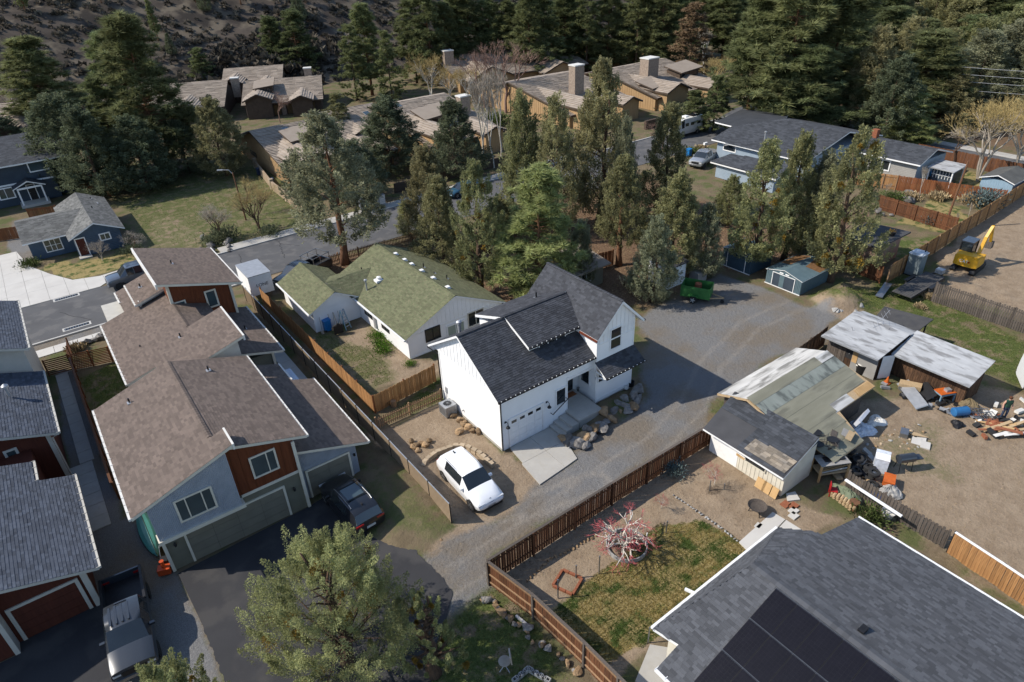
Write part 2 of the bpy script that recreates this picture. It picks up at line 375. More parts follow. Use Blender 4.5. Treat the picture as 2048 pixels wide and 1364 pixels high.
def mound(px, py, r, h, rx=1.):
    global gz
    x, y = at(px, py); d = np.hypot((PX - x) / r, (PY - y) / (r * rx)); gz = gz + h * np.clip(1 - d * d, 0, 1) ** 1.2 * (1 + .18 * vnoise(3.1, 2))
mound(1672, 605, 2.0, 1.0); mound(1706, 606, 1.6, .5)
mound(800, 985, 3.2, .55, 1.6); mound(1235, 808, 2.6, .40, .6); mound(1195, 832, 2.0, .28, .5)
mound(1433, 985, 1.1, .22); mound(1253, 1092, 1.0, .18); mound(1320, 1015, .9, .12); mound(1780, 875, 2.5, .12)
for _ in range(26): mound(random.uniform(1890, 2040), random.uniform(430, 620), random.uniform(.5, 1.3), random.uniform(.05, .18))
for _ in range(16): mound(random.uniform(1010, 1400), random.uniform(930, 1200), random.uniform(.4, .9), random.uniform(.02, .07))
# keep the ground just under paved sheets and floors
nx, ny = len(gx), len(gy)
idx = np.arange(nx * ny).reshape(nx, ny)
fc = np.stack([idx[:-1, :-1], idx[1:, :-1], idx[1:, 1:], idx[:-1, 1:]], -1).reshape(-1, 4)
gme = bpy.data.meshes.new('ground'); gme.from_pydata(np.stack([PX, PY, gz - .03], 1), [], fc)
for k, w in ZON.items():
    a = gme.attributes.new('z_' + k, 'FLOAT', 'POINT'); a.data.foreach_set('value', w.astype(np.float32))
gme.polygons.foreach_set('use_smooth', [True] * len(gme.polygons))
gm = bpy.data.materials.new('ground'); gm.use_nodes = True; N = gm.node_tree.nodes; LK = gm.node_tree.links; B = N['Principled BSDF']
B.inputs['Roughness'].default_value = .95; B.inputs['Specular IOR Level'].default_value = .1
tcg = N.new('ShaderNodeTexCoord')
def noise(sc, det=5, rough=.6):
    n = N.new('ShaderNodeTexNoise'); n.inputs['Scale'].default_value = sc; n.inputs['Detail'].default_value = det; n.inputs['Roughness'].default_value = rough; LK.new(tcg.outputs['Object'], n.inputs[0]); return n.outputs[0]
def rmp(x, a, b, lo=0., hi=1.):
    n = N.new('ShaderNodeMapRange'); n.inputs[1].default_value = a; n.inputs[2].default_value = b; n.inputs[3].default_value = lo; n.inputs[4].default_value = hi; LK.new(x, n.inputs[0]); return n.outputs[0]
def mixc(f, a, b):
    n = N.new('ShaderNodeMix'); n.data_type = 'RGBA'
    LK.new(f, n.inputs[0])
    for s, v in ((6, a), (7, b)):
        if isinstance(v, tuple): n.inputs[s].default_value = (*v, 1)
        else: LK.new(v, n.inputs[s])
    return n.outputs[2]
def mth(op, a, b):
    n = N.new('ShaderNodeMath'); n.operation = op
    for i, v in enumerate((a, b)):
        if isinstance(v, (int, float)): n.inputs[i].default_value = v
        else: LK.new(v, n.inputs[i])
    return n.outputs[0]
n_f, n_m, n_c, n_l = noise(26, 6, .75), noise(4.5, 6, .65), noise(1.1, 5, .6), noise(.22, 4, .6)
n_g = noise(75, 3, .8); n_p = noise(.55, 6, .62)
def attr(k):
    a = N.new('ShaderNodeAttribute'); a.attribute_name = 'z_' + k; return a.outputs['Fac']
def mask(k, soft=.22):
    return rmp(mth('ADD', attr(k), mth('MULTIPLY', mth('SUBTRACT', n_m, .5), .9)), .5 - soft, .5 + soft)
col = mixc(rmp(n_c, .38, .62), (.135, .105, .066), (.185, .145, .09))
col = mixc(rmp(n_p, .47, .6), col, (.095, .105, .042))
duff = mixc(rmp(n_m, .35, .65), (.105, .066, .043), (.19, .125, .078)); col = mixc(mask('duff', .35), col, duff)
dirt = mixc(rmp(n_c, .35, .65), (.235, .175, .118), (.305, .235, .163)); dirt = mixc(rmp(n_m, .56, .7), dirt, (.205, .152, .105)); dirt = mixc(rmp(n_f, .62, .74), dirt, (.40, .335, .26)); dirt = mixc(rmp(n_f, .40, .28), dirt, (.13, .094, .064))
col = mixc(mask('dirt'), col, dirt)
gr = mixc(rmp(n_f, .32, .70), (.105, .104, .105), (.25, .245, .236)); gr = mixc(rmp(n_l, .44, .62), gr, mixc(rmp(n_f, .35, .65), (.135, .115, .092), (.21, .18, .145)))
gr = mixc(rmp(n_g, .62, .72), gr, (.34, .33, .32)); gr = mixc(rmp(n_g, .38, .28), gr, (.05, .05, .052))
gr = mixc(mth('MULTIPLY', rmp(mth('ADD', attr('track'), mth('MULTIPLY', mth('SUBTRACT', n_m, .5), .8)), .25, .8), .7), gr, mixc(rmp(n_f, .35, .65), (.22, .195, .165), (.33, .30, .26)))
col = mixc(mask('gravel', .28), col, gr)
gs = mixc(rmp(n_m, .35, .62), (.050, .075, .020), (.105, .125, .040)); gs = mixc(rmp(n_c, .50, .62), gs, (.19, .155, .088)); gs = mixc(rmp(n_p, .53, .63), gs, (.20, .15, .10))
col = mixc(mask('grass', .3), col, gs)
lw = mixc(rmp(n_c, .39, .51), (.058, .085, .024), (.275, .215, .095)); lw = mixc(rmp(n_m, .56, .68), lw, (.075, .10, .03)); lw = mixc(rmp(n_f, .6, .75), lw, (.30, .24, .10))
col = mixc(mask('lawn', .12), col, lw)
col = mixc(mask('mulch', .2), col, mixc(rmp(n_f, .4, .65), (.035, .026, .020), (.085, .062, .046)))
far = mixc(rmp(n_f, .3, .7), (.8, .8, .8), (1.2, 1.2, 1.2))
mm = N.new('ShaderNodeMix'); mm.data_type = 'RGBA'; mm.blend_type = 'MULTIPLY'; mm.inputs[0].default_value = 1; LK.new(col, mm.inputs[6]); LK.new(far, mm.inputs[7])
LK.new(mm.outputs[2], B.inputs['Base Color'])
bh = mth('ADD', mth('MULTIPLY', n_f, .5), mth('MULTIPLY', n_g, .35)); bh = mth('ADD', bh, mth('MULTIPLY', n_m, 1.6))
bp = N.new('ShaderNodeBump'); bp.inputs['Strength'].default_value = .75; bp.inputs['Distance'].default_value = .07; LK.new(bh, bp.inputs['Height']); LK.new(bp.outputs[0], B.inputs['Normal'])
gme.materials.append(gm)
tag(link('ground', gme), kind='structure')

# ------------------------------------------------------------------ roads and paving
dm('asphalt', (.098, .098, .100), .9, (.075, .075, .077), .35, bump=.3, bscale=120, col3=(.115, .112, .11), scale3=.8)
dm('asphalt_new', (.040, .040, .043), .88, (.030, .030, .033), .5, bump=.3, bscale=120, col3=(.052, .05, .05), scale3=.6)
dm('tar', (.035, .035, .036), .8)
def sheet(name, poly, z, m, kind='structure', th=.03, jag=()):
    Q = []
    for i, p in enumerate(poly):
        q = poly[(i + 1) % len(poly)]; Q.append(p)
        if i in jag:
            n = int(hypot(q[0] - p[0], q[1] - p[1]) / .12)
            for k in range(1, n): t = k / n; w = .03 * sin(k * .9) + random.uniform(-.035, .035); Q.append((p[0] + (q[0] - p[0]) * t + w, p[1] + (q[1] - p[1]) * t + w * .6))
    poly = Q; b = MB(); b.prism(poly, z - th, z, 0); return tag(b.obj(name, m), kind=kind)
sheet('road', [(-120, 62.2), (96, 62.2), (96, 30), (96.3, -60), (102.6, -60), (102.6, 40), (102.9, 60), (112, 66), (112, 73.5), (101, 73.5), (92, 70.6), (-120, 70.6)], .004, M['asphalt'])
# cracks sealed with tar on the road
def crack(pts, w=.035):
    b = MB()
    P = [Vector((*at(*p), .009)) for p in pts]
    Q = [P[0]]
    for i in range(len(P) - 1):
        for k in range(1, 7):
            q = P[i].lerp(P[i + 1], k / 6); q.x += random.uniform(-.12, .12); q.y += random.uniform(-.12, .12); Q.append(q)
    for i in range(len(Q) - 1):
        d = (Q[i + 1] - Q[i]).normalized(); s = Vector((-d.y, d.x, 0)) * w; b.face([Q[i] - s, Q[i + 1] - s, Q[i + 1] + s, Q[i] + s])
    return b
cr = MB()
for pts in ([(478, 508), (483, 525), (480, 540), (494, 556)], [(560, 487), (563, 500), (570, 515)], [(545, 475), (562, 487), (600, 492)], [(650, 470), (700, 455)], [(120, 625), (180, 640)]):
    c_ = crack(pts); n0 = len(cr.v); cr.v += c_.v; cr.f += [tuple(i + n0 for i in f) for f in c_.f]; cr.m += c_.m; cr.t += c_.t
tag(cr.obj('road_crack', M['tar']), kind='structure')
def strip(name, m, x0, x1, y0, y1, z0, z1, kind='structure'):
    b = MB(); b.box(x0, x1, y0, y1, z0, z1); return tag(b.obj(name, m), kind=kind)
strip('kerb', M['kerb'], -60, 12.6, 62.02, 62.2, -.05, .10)
strip('kerb', M['kerb'], 12.5, 95.8, 70.6, 70.8, -.05, .12)
strip('kerb', M['kerb'], 5.2, 12.4, 70.6, 70.8, -.05, .12)
strip('kerb', M['kerb'], 102.6, 102.8, -60, 58, -.05, .12)
# pavements made of separate slabs
def slabs(name, m, x0, x1, y0, y1, nx_, ny_, z, th=.1, gap=.014, rot=0, par=None):
    root = par or tag(thing(name, None, None, (x0, y0, 0), world=True), kind='structure')
    for i in range(nx_):
        for j in range(ny_):
            b = MB(); a0 = x0 + (x1 - x0) * i / nx_; a1 = x0 + (x1 - x0) * (i + 1) / nx_; c0 = y0 + (y1 - y0) * j / ny_; c1 = y0 + (y1 - y0) * (j + 1) / ny_
            b.box(a0 + gap, a1 - gap, c0 + gap, c1 - gap, z - th, z + random.uniform(-.003, .003)); b.obj('slab', m, root)
    return root
slabs('pavement', M['concrete'], 13.2, 62, 70.82, 72.3, 30, 1, .12)
slabs('pavement', M['concrete_l'], -6.2, 2.4, 59.5, 60.85, 6, 1, .03)
slabs('pavement', M['concrete'], 102.9, 104.2, -30, 56, 1, 50, .12)
slabs('pavement', M['concrete_l'], 2.6, 12.6, 71.0, 72.4, 7, 1, .10)
pw = slabs('path', M['concrete'], -3.75, -2.9, 42.8, 55.6, 1, 10, .03)
slabs('path', M['concrete'], -4.6, -3.05, 35.9, 42.75, 1, 6, .03, par=pw)
slabs('path', M['concrete_l'], 10.35, 11.35, 40.2, 50.5, 1, 9, .03)
sheet('driveway', [at(*p) for p in ((356, 1147), (620, 1012), (722, 948), (757, 992), (800, 1040), (830, 1090), (838, 1110), (880, 1150), (905, 1185), (895, 1228), (872, 1290), (862, 1364), (830, 1500), (480, 1500), (450, 1364), (405, 1250))], .006, M['asphalt_new'], jag=(3, 4, 5, 6, 7, 8, 9, 10, 13, 14))
sheet('driveway', [(-30, 29.6), (-8.1, 29.6), (-8.1, 30.4), (-4.5, 30.4), (-4.6, 24), (-4.6, 14), (-30, 14)], .006, M['asphalt_new'])
cd = tag(thing('driveway', None, None, (0, 75, 0), world=True), kind='structure')
def cpoly(par, pts, z, m, th=.1):
    b = MB(); b.prism([at(*p) if not isinstance(p[0], float) else p for p in pts], z - th, z); return b.obj('slab', m, par)
dv = [(-60, 470), (12, 466), (30, 500), (58, 532), (100, 548), (145, 560), (200, 552), (262, 533), (190, 580), (128, 612), (-60, 672)]
for i in range(9):   # slabs cut by straight joints
    x0, x1 = -9 + i * 1.62, -9 + (i + 1) * 1.62 - .02
    for j in range(5):
        y0, y1 = 70.7 + j * 3.2, 70.7 + (j + 1) * 3.2 - .02
        poly = [at(*p) for p in dv]
        for (nx_, ny_, c_) in ((1, 0, x0), (-1, 0, -x1), (0, 1, y0), (0, -1, -y1)):
            out = []
            for k in range(len(poly)):
                p, q = poly[k], poly[(k + 1) % len(poly)]; dp = p[0] * nx_ + p[1] * ny_ - c_; dq = q[0] * nx_ + q[1] * ny_ - c_
                if dp >= 0: out.append(p)
                if dp * dq < 0: t = dp / (dp - dq); out.append((p[0] + (q[0] - p[0]) * t, p[1] + (q[1] - p[1]) * t))
            poly = out
            if len(poly) < 3: break
        if len(poly) >= 3:
            b = MB(); b.prism(poly, -.05, .02); b.obj('slab', M['concrete_l'], cd)
# storm drain grates
for px, py in ((133, 595), (154, 653)):
    x, y = at(px, py); r = thing('drain_grate', 'rectangular storm drain grate by the ' + ('far kerb below the concrete driveway' if py < 620 else 'near kerb beside the gravel strip'), 'drain', (x, y, .006), world=True)
    b = MB(); b.box(x - 1.1, x + 1.1, y - .35, y + .35, .004, .02); b.box(x - .95, x + .95, y - .22, y + .22, .02, .024, 1); b.obj('frame', [M['kerb'], M['black']], r)
    for k in range(9):
        b = MB(); b.box(x - .9 + k * .2, x - .86 + k * .2, y - .22, y + .22, .024, .034); b.obj('bar', M['steel'], r)

# ------------------------------------------------------------------ hillside across the back
hx = np.linspace(-140, 620, 150); hy = np.concatenate([np.linspace(146, 300, 60), np.linspace(306, 460, 22)])
HX, HY = np.meshgrid(hx, hy, indexing='ij')
def hn(x, y):
    o = 0
    for f, a, p in ((.021, 1, .3), (.043, .6, 1.7), (.09, .35, 2.9), (.17, .2, .8), (.33, .12, 4.1)):
        o = o + a * np.sin(x * f * 1.1 + p + 1.3 * np.sin(y * f * .7 + p)) * np.cos(y * f + 2 * p + np.sin(x * f * .6))
    return o
def hill_z(x, y):
    base = 150 + np.maximum(0, x - 60) * .10
    s = np.maximum(0, y - base)
    return s * .52 * np.clip(1 - s / 500, .3, 1) + hn(x, y) * np.clip(s / 12, 0, 2.6) * 1.0 - .25 - .5 * (s <= 0)
HZ = hill_z(HX, HY)
hme = bpy.data.meshes.new('hillside'); ii = np.arange(HX.size).reshape(HX.shape)
hme.from_pydata(np.stack([HX.ravel(), HY.ravel(), HZ.ravel()], 1), [], np.stack([ii[:-1, :-1], ii[1:, :-1], ii[1:, 1:], ii[:-1, 1:]], -1).reshape(-1, 4))
dm('hillside', (.088, .072, .058), .95, (.042, .036, .031), .16, bump=1.0, bscale=1.2, spec=.05, col3=(.135, .112, .084), scale3=.22, ramp=(.40, .62))
hme.materials.append(M['hillside']); hme.polygons.foreach_set('use_smooth', [True] * len(hme.polygons))
tag(link('hillside', hme), kind='structure')
# ================================================================== building kit
def wallpt(ax, c, s, a, d, z):
    "point on a wall: ax 'x' = wall in plane X=c, 'y' = plane Y=c; s outward sign; a along, d outwards"
    return (c + s * d, a, z) if ax == 'x' else (a, c + s * d, z)
def wbox(mb, ax, c, s, a0, a1, d0, d1, z0, z1, m=0):
    p = wallpt(ax, c, s, a0, d0, z0); q = wallpt(ax, c, s, a1, d1, z1)
    mb.box(min(p[0], q[0]), max(p[0], q[0]), min(p[1], q[1]), max(p[1], q[1]), z0, z1, m)
def window(par, ax, c, s, a0, a1, z0, z1, fm='white', gm='glass', tw=.09, mull=(.5,), bars=0, name='window', depth=.06, rail=None):
    a0, a1 = min(a0, a1), max(a0, a1)
    f = MB(); d0 = .0
    wbox(f, ax, c, s, a0 - tw, a0, d0, depth, z0 - tw, z1 + tw); wbox(f, ax, c, s, a1, a1 + tw, d0, depth, z0 - tw, z1 + tw)
    wbox(f, ax, c, s, a0, a1, d0, depth - .003, z1, z1 + tw); wbox(f, ax, c, s, a0, a1, d0, depth + .004, z0 - tw, z0)
    for q in mull:
        a = a0 + (a1 - a0) * q; wbox(f, ax, c, s, a - .03, a + .03, d0, depth - .008, z0, z1)
    if rail: z = z0 + (z1 - z0) * rail; wbox(f, ax, c, s, a0, a1, d0, depth - .012, z - .025, z + .025)
    w = f.obj(name, M[fm], par)
    e = [0] + sorted(mull) + [1]
    for i in range(len(e) - 1):
        p = MB(); wbox(p, ax, c, s, a0 + (a1 - a0) * e[i] + .031 * (i > 0), a0 + (a1 - a0) * e[i + 1] - .031 * (i < len(e) - 2), d0, depth - .035, z0 + .001, z1 - .001); p.obj('pane', M[gm], w)
    return w
def door(par, ax, c, s, a0, a1, z0, z1, fm='white', dmat='black', tw=.1, name='door'):
    f = MB(); wbox(f, ax, c, s, a0 - tw, a0, 0, .06, z0, z1 + tw); wbox(f, ax, c, s, a1, a1 + tw, 0, .06, z0, z1 + tw); wbox(f, ax, c, s, a0, a1, 0, .057, z1, z1 + tw)
    d = MB(); wbox(d, ax, c, s, a0, a1, 0, .035, z0, z1)
    o = d.obj(name, M[dmat], par); f.obj('frame', M[fm], o)
    h = MB(); wbox(h, ax, c, s, a0 + .08, a0 + .14, .035, .09, z0 + .95, z0 + 1.0); h.obj('handle', M['steel'], o)
    return o
def garage(par, ax, c, s, a0, a1, z0, z1, fm, dmat, rows=4, cols=1, lights=0, tw=.12):
    a0, a1 = min(a0, a1), max(a0, a1)
    b = MB(); wbox(b, ax, c, s, a0, a1, 0, .012, z0, z1); o = b.obj('garage_door', M['shadowgap'], par)
    f = MB(); wbox(f, ax, c, s, a0 - tw, a0, 0, .07, z0, z1 + tw); wbox(f, ax, c, s, a1, a1 + tw, 0, .07, z0, z1 + tw); wbox(f, ax, c, s, a0, a1, 0, .067, z1, z1 + tw); f.obj('frame', M[fm], o)
    for r in range(rows):
        for k in range(cols):
            p = MB(); q0 = a0 + (a1 - a0) * k / cols; q1 = a0 + (a1 - a0) * (k + 1) / cols
            wbox(p, ax, c, s, q0 + .006, q1 - .006, .005, .035, z0 + (z1 - z0) * r / rows + .007, z0 + (z1 - z0) * (r + 1) / rows - .007); p.obj('panel', M[dmat], o)
    for k in range(lights):
        p = MB(); w = (a1 - a0) / lights; m_ = a0 + (k + .5) * w
        wbox(p, ax, c, s, m_ - w * .30, m_ + w * .30, .03, .042, z1 - .33, z1 - .12); p.obj('pane', M['glass'], o)
    return o
def poly_area_uv(P): return sum(P[i][0] * P[(i + 1) % len(P)][1] - P[(i + 1) % len(P)][0] * P[i][1] for i in range(len(P))) / 2
def shingles(par, pts, m, course=.155, tab=.31, lift=.016, name='shingle', var=1.0, thick=True, jit=.5):
    "courses of shingle tabs laid over the plane polygon pts"
    P = [Vector(p) for p in pts]; n = Vector((0, 0, 0))
    for i in range(len(P)): n += P[i].cross(P[(i + 1) % len(P)])
    n.normalize()
    if n.z < 0: n = -n
    u = Vector((0, 0, 1)).cross(n)
    if u.length < 1e-4: u = Vector((1, 0, 0))
    u.normalize(); v = n.cross(u)
    if v.z < 0: v = -v; u = -u
    o = P[0]; Q = [((p - o).dot(u), (p - o).dot(v)) for p in P]
    v0 = min(q[1] for q in Q); v1 = max(q[1] for q in Q); mb = MB(); r = 0; y = v0
    A = np.array
    while y < v1 - .03:
        y1 = min(y + course, v1); ym = y + (y1 - y) * .45; xs = []
        for i in range(len(Q)):
            (ax, ay), (bx, by) = Q[i], Q[(i + 1) % len(Q)]
            if (ay > ym) != (by > ym): xs.append(ax + (ym - ay) / (by - ay) * (bx - ax))
        xs.sort()
        for k in range(0, len(xs) - 1, 2):
            a, b = xs[k], xs[k + 1]; x = a - random.random() * tab
            while x < b:
                w = tab * random.uniform(1 - jit, 1 + jit); s0 = max(x, a); s1 = min(x + w, b); x += w
                if s1 - s0 < .02: continue
                t = .5 + (random.random() - .5) * var; l = lift * random.uniform(.7, 1.4)
                lo = n * (l + .006); hi = n * .005
                p0 = o + u * (s0 + .003) + v * y; p1 = o + u * (s1 - .003) + v * y; p2 = o + u * (s1 - .003) + v * (y1 + .01); p3 = o + u * (s0 + .003) + v * (y1 + .01)
                mb.face([p0 + lo, p1 + lo, p2 + hi, p3 + hi], 0, t)
                if thick: mb.face([p0, p1, p1 + lo, p0 + lo], 0, t * .6)
        y = y1; r += 1
    for f_i, f in enumerate(mb.f): pass
    return mb.obj(name, m, par, tone=True, kind='stuff')
def roof(par, pts, m, trim='white', th=.18, name='roof', sh=True, **kw):
    b = MB(); b.plate(pts, th, 0, 1); o = b.obj(name, [M[m], M[trim]], par)
    if sh: shingles(o, pts, M[m], **kw)
    return o
def ridge(par, a, b, m, w=.14, n=None, name='ridge_cap'):
    a, b = Vector(a), Vector(b); L_ = (b - a).length; n = n or max(2, int(L_ / .24)); d = (b - a) / n; sd = d.cross(Vector((0, 0, 1))).normalized() * w; mb = MB()
    for i in range(n):
        p = a + d * i; q = p + d * 1.08; up0 = Vector((0, 0, .045)); up1 = Vector((0, 0, .025)); dn = Vector((0, 0, -.05)); t = random.uniform(.2, .8)
        mb.face([p - sd + dn + up0, p + up0, q + up1, q - sd + dn + up1], 0, t); mb.face([p + up0, p + sd + dn + up0, q + sd + dn + up1, q + up1], 0, t)
        mb.face([p - sd + dn, p + sd + dn, p + up0], 0, .1)
    return mb.obj(name, m, par, tone=True, kind='stuff')
def gutter(par, a, b, m='white', w=.11, h=.11, ticks=.6, out=(0, 0), down=None):
    mb = MB(); a, b = Vector(a), Vector(b); mb.bar(a, b, w, h)
    g_ = mb.obj('gutter', M[m], par)
    if ticks:
        L_ = (b - a).length; n = max(2, int(L_ / ticks)); ov = Vector((out[0], out[1], 0))
        t = MB()
        for i in range(n + 1):
            p = a.lerp(b, i / n) + Vector((0, 0, h / 2 + .012)); t.obox(p - ov * .09, ov * .14 if ov.length else Vector((.1, 0, 0)), (b - a).normalized() * .012, Vector((0, 0, .012)))
        t.obj('bracket', M[m], g_)
    return g_
def vent(par, x, y, z, h=.35, r=.05, m='black'):
    b = MB(); b.lathe((x, y, z), [(r, -.15), (r, h)], 8); b.box(x - .13, x + .13, y - .15, y + .15, z - .03, z + .02, 1); return b.obj('vent_pipe', [M[m], M['galv']], par)
def corr(par, pts, pitch=.075, dep=.012, m='corrugated', name='corrugated_wall', out=(0, -1)):
    "vertical corrugated sheet; pts = top profile [(a,z0,z1)...] along the wall"
    mb = MB(); ax, c, prof = pts; L_ = prof[-1][0] - prof[0][0]; n = int(L_ / pitch) * 2
    def z_at(a):
        for i in range(len(prof) - 1):
            if prof[i][0] - 1e-6 <= a <= prof[i + 1][0] + 1e-6:
                t = (a - prof[i][0]) / (prof[i + 1][0] - prof[i][0]); return (prof[i][1] * (1 - t) + prof[i + 1][1] * t, prof[i][2] * (1 - t) + prof[i + 1][2] * t)
        return prof[-1][1:]
    for i in range(n):
        a0 = prof[0][0] + L_ * i / n; a1 = prof[0][0] + L_ * (i + 1) / n; d0, d1 = (dep, -dep) if i % 2 else (-dep, dep)
        (l0, h0), (l1, h1) = z_at(a0), z_at(a1)
        P = lambda a, d, z: (a, c + out[1] * (d + dep + .004), z) if ax == 'y' else (c + out[0] * (d + dep + .004), a, z)
        mb.face([P(a0, d0, l0), P(a1, d1, l1), P(a1, d1, h1), P(a0, d0, h0)])
    return mb.obj(name, M[m], par)
def battens(par, ax, c, s, a0, a1, n, zlo, ztop, m='white', w=.035, name='batten'):
    for i in range(n):
        a = a0 + (a1 - a0) * (i + .5) / n; b = MB(); z1 = ztop(a) if callable(ztop) else ztop; z0 = zlo(a) if callable(zlo) else zlo
        if z1 - z0 < .08: continue
        wbox(b, ax, c, s, a - w / 2, a + w / 2, 0, .022, z0, z1); b.obj(name, M[m], par)
def laps(par, ax, c, s, a0, a1, z0, z1, m, ex=.16, ztop=None, name='lap_board', proud=.014, skip=()):
    "lap siding, one board per course, broken at openings"
    z = z0
    while z < z1 - .02:
        zz = min(z + ex, z1); segs = [(a0, a1)]
        for (h0, h1, hz0, hz1) in skip:
            if zz > hz0 and z < hz1:
                ns = []
                for (p, q) in segs:
                    if h1 <= p or h0 >= q: ns.append((p, q)); continue
                    if h0 > p: ns.append((p, h0))
                    if h1 < q: ns.append((h1, q))
                segs = ns
        for (p, q) in segs:
            if q - p < .03: continue
            if ztop:
                zt = zz
                while p < q and ztop(p) < zt: p += .03
                while q > p and ztop(q) < zt: q -= .03
                if q - p < .05: continue
            b = MB(); P = lambda a, d, zc: wallpt(ax, c, s, a, d, zc)
            A_, B_, C_, D_ = P(p, proud, z), P(q, proud, z), P(q, .004, zz), P(p, .004, zz)
            b.face([A_, B_, C_, D_]); b.face([P(p, 0, z), P(q, 0, z), B_, A_]); b.face([P(p, 0, z), A_, D_]); b.face([P(q, 0, z), C_, B_])
            b.obj(name, M[m], par)
        z = zz
def gable_prism(mb, ax, c0, c1, a0, am, a1, z0, zp, m=0):
    "triangular gable filling between planes c0..c1, from a0 to a1 with peak at am"
    P = (lambda c, a, z: (c, a, z)) if ax == 'x' else (lambda c, a, z: (a, c, z))
    t0 = [P(c0, a0, z0), P(c0, a1, z0), P(c0, am, zp)]; t1 = [P(c1, a0, z0), P(c1, a1, z0), P(c1, am, zp)]
    mb.face(t0, m); mb.face(t1[::-1], m)
    for i in range(3): j = (i + 1) % 3; mb.face([t0[i], t1[i], t1[j], t0[j]], m)
def lamp(par, ax, c, s, a, z):
    b = MB(); p = Vector(wallpt(ax, c, s, a, .02, z + .2)); wbox(b, ax, c, s, a - .07, a + .07, 0, .03, z + .13, z + .27)
    q = [wallpt(ax, c, s, a, d, z + h) for d, h in ((.02, .2), (.15, .32), (.28, .25), (.28, .1))]; b.tube(q, .018, 6)
    x, y, zz = wallpt(ax, c, s, a, .28, z); b.lathe((x, y, zz), [(.14, -.08), (.12, -.02), (.05, .06), (.03, .13)], 12); return b.obj('wall_lamp', M['black'], par)

# ================================================================== white two-storey house
H = thing('white_house', 'white board and batten house with dark shingle roof beside the gravel yard', 'house', (17.91, 26.9, 0), world=True)
X0, X1, Y0, Y1 = 17.91, 25.4, 26.9, 33.95; ZE = 4.0; RY, RZ = 30.87, 6.75; SL = .643
b = MB(); b.box(X0, 23.2, Y0, Y1, 0, ZE); b.box(23.2, X1, 28.4, Y1 - .004, 0, ZE - .004); b.box(23.2, X1, Y0, 28.4, 3.2, ZE - .002)
gable_prism(b, 'x', X0, X0 + .2, Y0, RY, Y1 + .75, ZE - .001, RZ - .14); b.obj('wall', M['whitewall'], H)
b = MB(); b.box(X0 - .03, X0 + 5.2, Y0 + .03, Y1, -.1, .12); b.box(25.3, 28.8, 26.63, 33.8, -.1, .40); b.obj('foundation', M['concrete'], H)
ztopL = lambda y: RZ - .2 - abs(y - RY) * SL
battens(H, 'x', X0, -1, Y0 + .1, Y1 - .1, 16, 4.05, ztopL)
b = MB(); wbox(b, 'x', X0, -1, Y0, Y1, 0, .03, 3.96, 4.04); b.obj('trim_band', M['white'], H)
laps(H, 'x', X0, -1, Y0 + .1, Y1 - .1, .14, 3.96, 'whitewall', .18)
sk = [(18.40, 21.20, 0, 2.27), (22.14, 23.1, 1.38, 2.75)]
laps(H, 'y', Y0, -1, X0 + .1, 23.19, .14, ZE - .05, 'whitewall', .18, skip=sk)
laps(H, 'y', Y0, -1, 23.2, 25.3, 3.3, ZE - .05, 'whitewall', .18)
for (a, ax, c, s) in ((X0, 'y', Y0, -1), (X0 + .06, 'y', Y0, -1)):
    pass
b = MB(); b.box(X0 - .03, X0 + .1, Y0 - .03, Y0 + .1, .1, ZE); b.box(X0 - .031, X0 + .1, Y1 - .1, Y1 + .03, .1, ZE); b.box(23.1, 23.2, Y0 - .03, Y0 + .05, .7, 3.3); b.obj('corner_board', M['white'], H)
garage(H, 'y', Y0, -1, 18.52, 21.08, .09, 2.15, 'white', 'white', 4, 4, 4)
window(H, 'y', Y0, -1, 22.26, 22.98, 1.5, 2.63, 'white', 'glass', .09, ())
# porch recess
b = MB(); wbox(b, 'y', 28.4, -1, 23.2, X1, 0, .012, .72, 3.2); b.obj('porch_wall', M['whitewall'], H)
battens(H, 'y', 28.38, -1, 24.95, 25.38, 3, .74, 3.2)
door(H, 'y', 28.385, -1, 24.05, 24.92, .76, 2.82, 'white', 'blackpaint')
window(H, 'x', 25.4, -1, 27.22, 28.0, 1.55, 2.62, 'white', 'glass', .08, ())
b = MB(); b.box(23.2, X1, Y0 - .02, Y0 + .14, 3.02, 3.24); b.obj('porch_beam', M['white'], H)
b = MB(); b.box(23.02, 25.02, 25.48, 28.39, .58, .73); b.box(23.1, 24.95, 25.55, 28.38, -.05, .58, 1); b.obj('porch_slab', [M['concrete'], M['concrete']], H)
for i, (xa, xb, z) in enumerate(((22.42, 23.015, .545), (21.98, 22.44, .365), (21.62, 22.0, .185))):
    b = MB(); b.box(xa, xb, 25.5, 26.86, -.05, z); b.obj('step', M['concrete'], H)
b = MB(); b.tube([(21.75, 26.62, 1.15), (23.05, 26.62, 1.85)], .03, 8); b.tube([(21.75, 26.62, 1.15), (21.75, 26.86, 1.15)], .022, 6); b.tube([(23.0, 26.62, 1.82), (23.0, 26.88, 1.82)], .022, 6); b.obj('handrail', M['black'], H)
lamp(H, 'y', Y0, -1, 18.2, 1.95); lamp(H, 'y', Y0, -1, 21.45, 1.95)
# roofs
fz = lambda y: RZ - abs(y - RY) * SL
XL = 17.6
roof(H, [(XL, 26.68, fz(26.68)), (26.45, 26.68, fz(26.68)), (26.45, RY, RZ), (XL, RY, RZ)], 'dark_sh', 'white', .16, course=.15, tab=.3)
roof(H, [(XL, RY, RZ), (26.45, RY, RZ), (26.45, 34.85, fz(34.85)), (XL, 34.85, fz(34.85))], 'dark_sh', 'white', .16, course=.15, tab=.3)
ridge(H, (XL, RY, RZ + .01), (21.2, RY, RZ + .01), M['dark_sh'])
